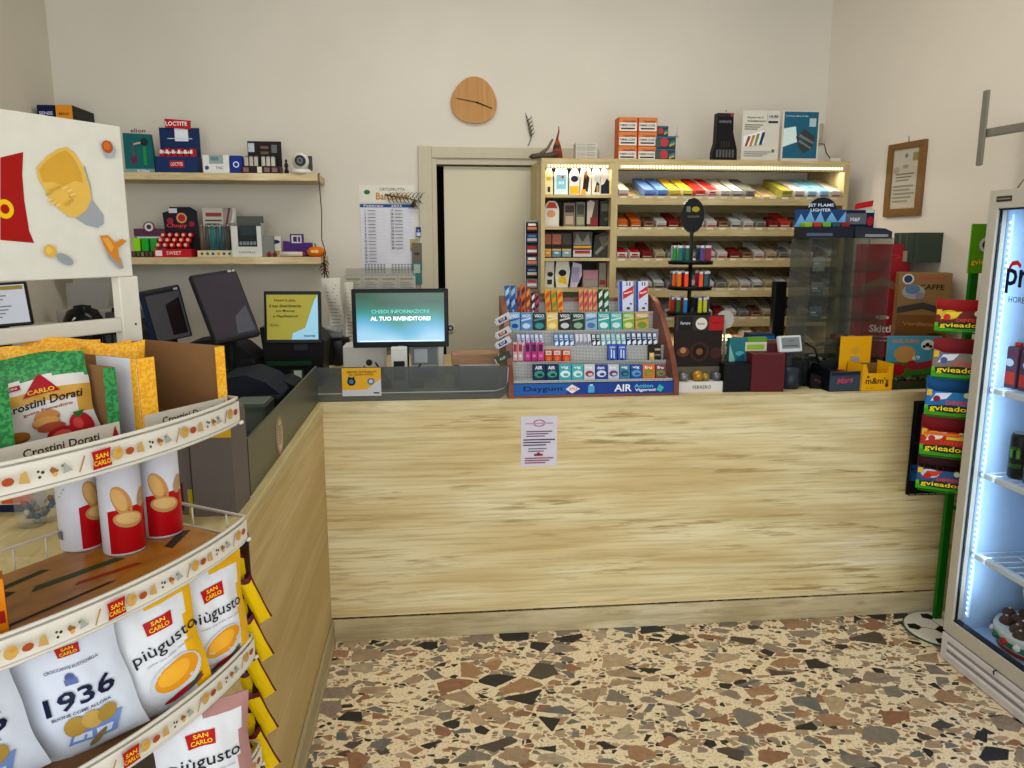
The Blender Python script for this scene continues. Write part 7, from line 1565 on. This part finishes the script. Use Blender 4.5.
b.M = Matrix.Translation((cx, 3.34, z0)); b2 = B(); b2.v, b2.f, b2.mi, b2.ms, b2.sm = b.v, b.f, b.mi, b.ms, b.sm
one(b2, 'lottery_terminal', 'black lottery terminal with a green slot under the yellow advert screen', 'terminal', (cx, 3.34, max(z0, HC)))
# navy covered machines between the monitors and the glass
for k, (px, Y, sx_, sy_, sz_, c, lab) in enumerate(((240, 2.62, .26, .30, .17, '1A2130', 'navy covered machine, front one beside the olive glass'), (215, 3.26, .34, .26, .22, '171A22', 'dark ribbed machine under the larger tilted monitor'), (286, 2.78, .14, .22, .12, '1E2622', 'small dark green machine beside the olive glass'))):
    p = atY(px, 380, Y); b = B()
    b.box(-sx_ / 2, sx_ / 2, 0, sy_, 0, sz_ * .6, c, .012)
    b.prism([(-sx_ * .48, sz_ * .6), (sx_ * .48, sz_ * .6), (sx_ * .3, sz_ * .85), (sx_ * .05, sz_), (-sx_ * .3, sz_ * .92), (-sx_ * .46, sz_ * .75)], .02, sy_ - .03, K(c, .65))
    b.box(-sx_ * .4, sx_ * .35, -.012, 0, sz_ * .2, sz_ * .28, '2E3644', .002); b.disc(sx_ * .18, sz_ * .42, .008, 'AAB0B8', n=10)
    xx = min(p.x, XC - .035 - sx_ / 2 - .01)
    one(b, 'covered_machine', lab, 'machine', (xx, Y, HC))
p = atY(250, 395, 2.50); b = B(); b.box(-.055, .055, 0, .14, 0, .10, '4A524A', .004); b.box(-.05, .05, .01, .13, .10, .106, '6A7268', .002); b.rect(-.045, .02, .045, .08, '56605A')
one(b, 'grey_bin', 'grey green bin standing in the corner beside the olive glass', 'bin', (min(p.x, -.56), 2.46, HC))
p = atY(287, 398, 2.60); b = B(); b.box(-.03, .03, 0, .09, 0, .035, 'A85A22', .003); b.rect(-.024, .008, .024, .026, 'C87A3A'); one(b, 'orange_packet', 'small orange packet tucked behind the olive glass', 'packet', (-.53, 2.66, HC))
# white desktop screen and clutter at the far left
def doc(b, w, h):
    b.lift = .0004; b.rect(-w * .47, h * .08, w * .47, h * .95, K('B4B8C2', emit=.25)); b.rect(-w * .45, h * .84, w * .45, h * .93, 'A8984A'); 
    for k in range(7): b.rect(-w * .42, h * (.22 + .08 * k), w * (.1 + .05 * (k % 4)), h * (.245 + .08 * k), '7A7E8A')
plate('desktop_monitor', 'black edged desktop monitor showing a white page at the left edge', ((-40, 286), (33, 281), (-39, 331)), (3.00, 3.06, 3.00), .03, doc, footz=.75)
b = B(); p = atY(15, 334, 3.45); b.box(-.16, .10, 0, .2, .0, .16, 'B8B4AA', .008); 
for k in range(6): b.rect(-.13 + k * .035, .10, -.108 + k * .035, .135, ('8A8A88', 'C8C8C4', '4A4A4A')[k % 3])
b.box(-.12, .06, .02, .18, -.30, 0, '9A968C')
one(b, 'desk_printer', 'beige desk printer below the page monitor at the left edge', 'printer', (p.x, 3.45, p.z - .13))
p = atY(82, 305, 3.9)
b = B(); b.add([(-.09, 0, .0), (.10, 0, .0), (.10, .05, .12), (-.11, .05, .12)], [(0, 1, 2, 3), (3, 2, 1, 0)], 'C0BEB8'); b.add([(-.09, .002, .0), (.10, .002, .0), (.10, .052, .12), (-.11, .052, .12)], [(0, 1, 2, 3), (3, 2, 1, 0)], 'AEACA6'); b.box(-.10, .14, -.10, .08, -.10, 0, 'A8A69E', .006); b.box(-.08, .12, -.08, .06, p.z * -1 + .75, -.10, '8A8880')
one(b, 'copier', 'grey copier with a raised white paper rest in the left corner', 'printer', (p.x, 3.95, p.z - .02))
p = atY(83, 316, 3.5)
b = B(); b.lathe([(.001, 0), (.075, 0), (.08, .03), (.06, .075), (.035, .085), (.035, .095), (.001, .10)], (0, 0, 0), K('17181C', .2), 24); b.tube([(-.02, -.07, .03), (0, -.075, .05)], .004, 'D0D0D0', 5)
b.box(-.05, .05, -.05, .05, .75 - p.z + .05, 0, '2A2A2C')
one(b, 'black_machine', 'round black shiny machine seen under the snack stand header', 'machine', (p.x, 3.5, p.z - .05))
p = atY(110, 316, 3.55)
b = B(); b.box(-.06, .16, 0, .2, 0, .02, '26262A', .004); b.box(-.05, .15, .02, .18, .02, .05, '5A5A5C', .004); b.box(-.02, .08, .02, .1, .05, .07, '1A1A1C', .004); b.box(-.04, .14, .02, .18, .75 - p.z + .04, 0, '1E1E22')
one(b, 'dark_machine', 'low black and grey machine right of the round black one', 'machine', (p.x, 3.6, p.z - .04))
p = atY(40, 345, 3.0)
b = B(); b.add([(-.03, 0, 0), (.10, 0, .0), (.08, .05, .06), (.03, .05, .075), (-.01, .04, .05)], [(0, 1, 2, 3, 4), (4, 3, 2, 1, 0)], 'BEBDB8'); b.tube([(-.10, 0, .0), (-.05, .01, .05), (-.02, .0, .04), (-.05, 0, .01), (-.10, 0, 0)], .006, '1A1A1A', 6); b.box(-.12, .12, -.02, .12, -.12, 0, '4A4A4A', .01); b.box(-.10, .10, 0, .10, .75 - p.z + .05, -.12, '33332F')
one(b, 'paper_bundle', 'crumpled white paper and black cord on a grey machine behind the snack stand', 'paper', (p.x, 3.05, p.z - .05))
p = atY(124, 335, 3.3); b = B(); b.box(-.09, .12, 0, .2, 0, .10, '1C1C20', .012)
for k in range(5): b.box(-.07 + k * .03, -.05 + k * .03, -.006, 0, .02, .08, '4A4A4E')
b.box(-.08, .10, .02, .18, .75 - p.z + .08, 0, '1A1A1C')
one(b, 'ribbed_machine', 'black ribbed machine just under the cross bar of the snack stand', 'machine', (p.x, 3.3, p.z - .08))
p = atY(137, 345, 3.4); b = B(); b.lathe([(.001, 0), (.05, .01), (.075, .06), (.06, .14), (.03, .19), (.001, .2)], (0, 0, 0), '111318', 16); b.tube([(.02, 0, .17), (.07, 0, .22), (.10, .02, .14)], .01, '16181C', 6); b.box(-.05, .05, -.05, .05, .75 - p.z + .09, .02, '1A1A1C')
one(b, 'black_bag', 'black bag with a handle left of the dark touch monitors', 'bag', (p.x + .02, 3.4, p.z - .09))
for o in list(bpy.data.objects):
    if o.type == 'MESH' and not o.data.polygons: bpy.data.objects.remove(o)
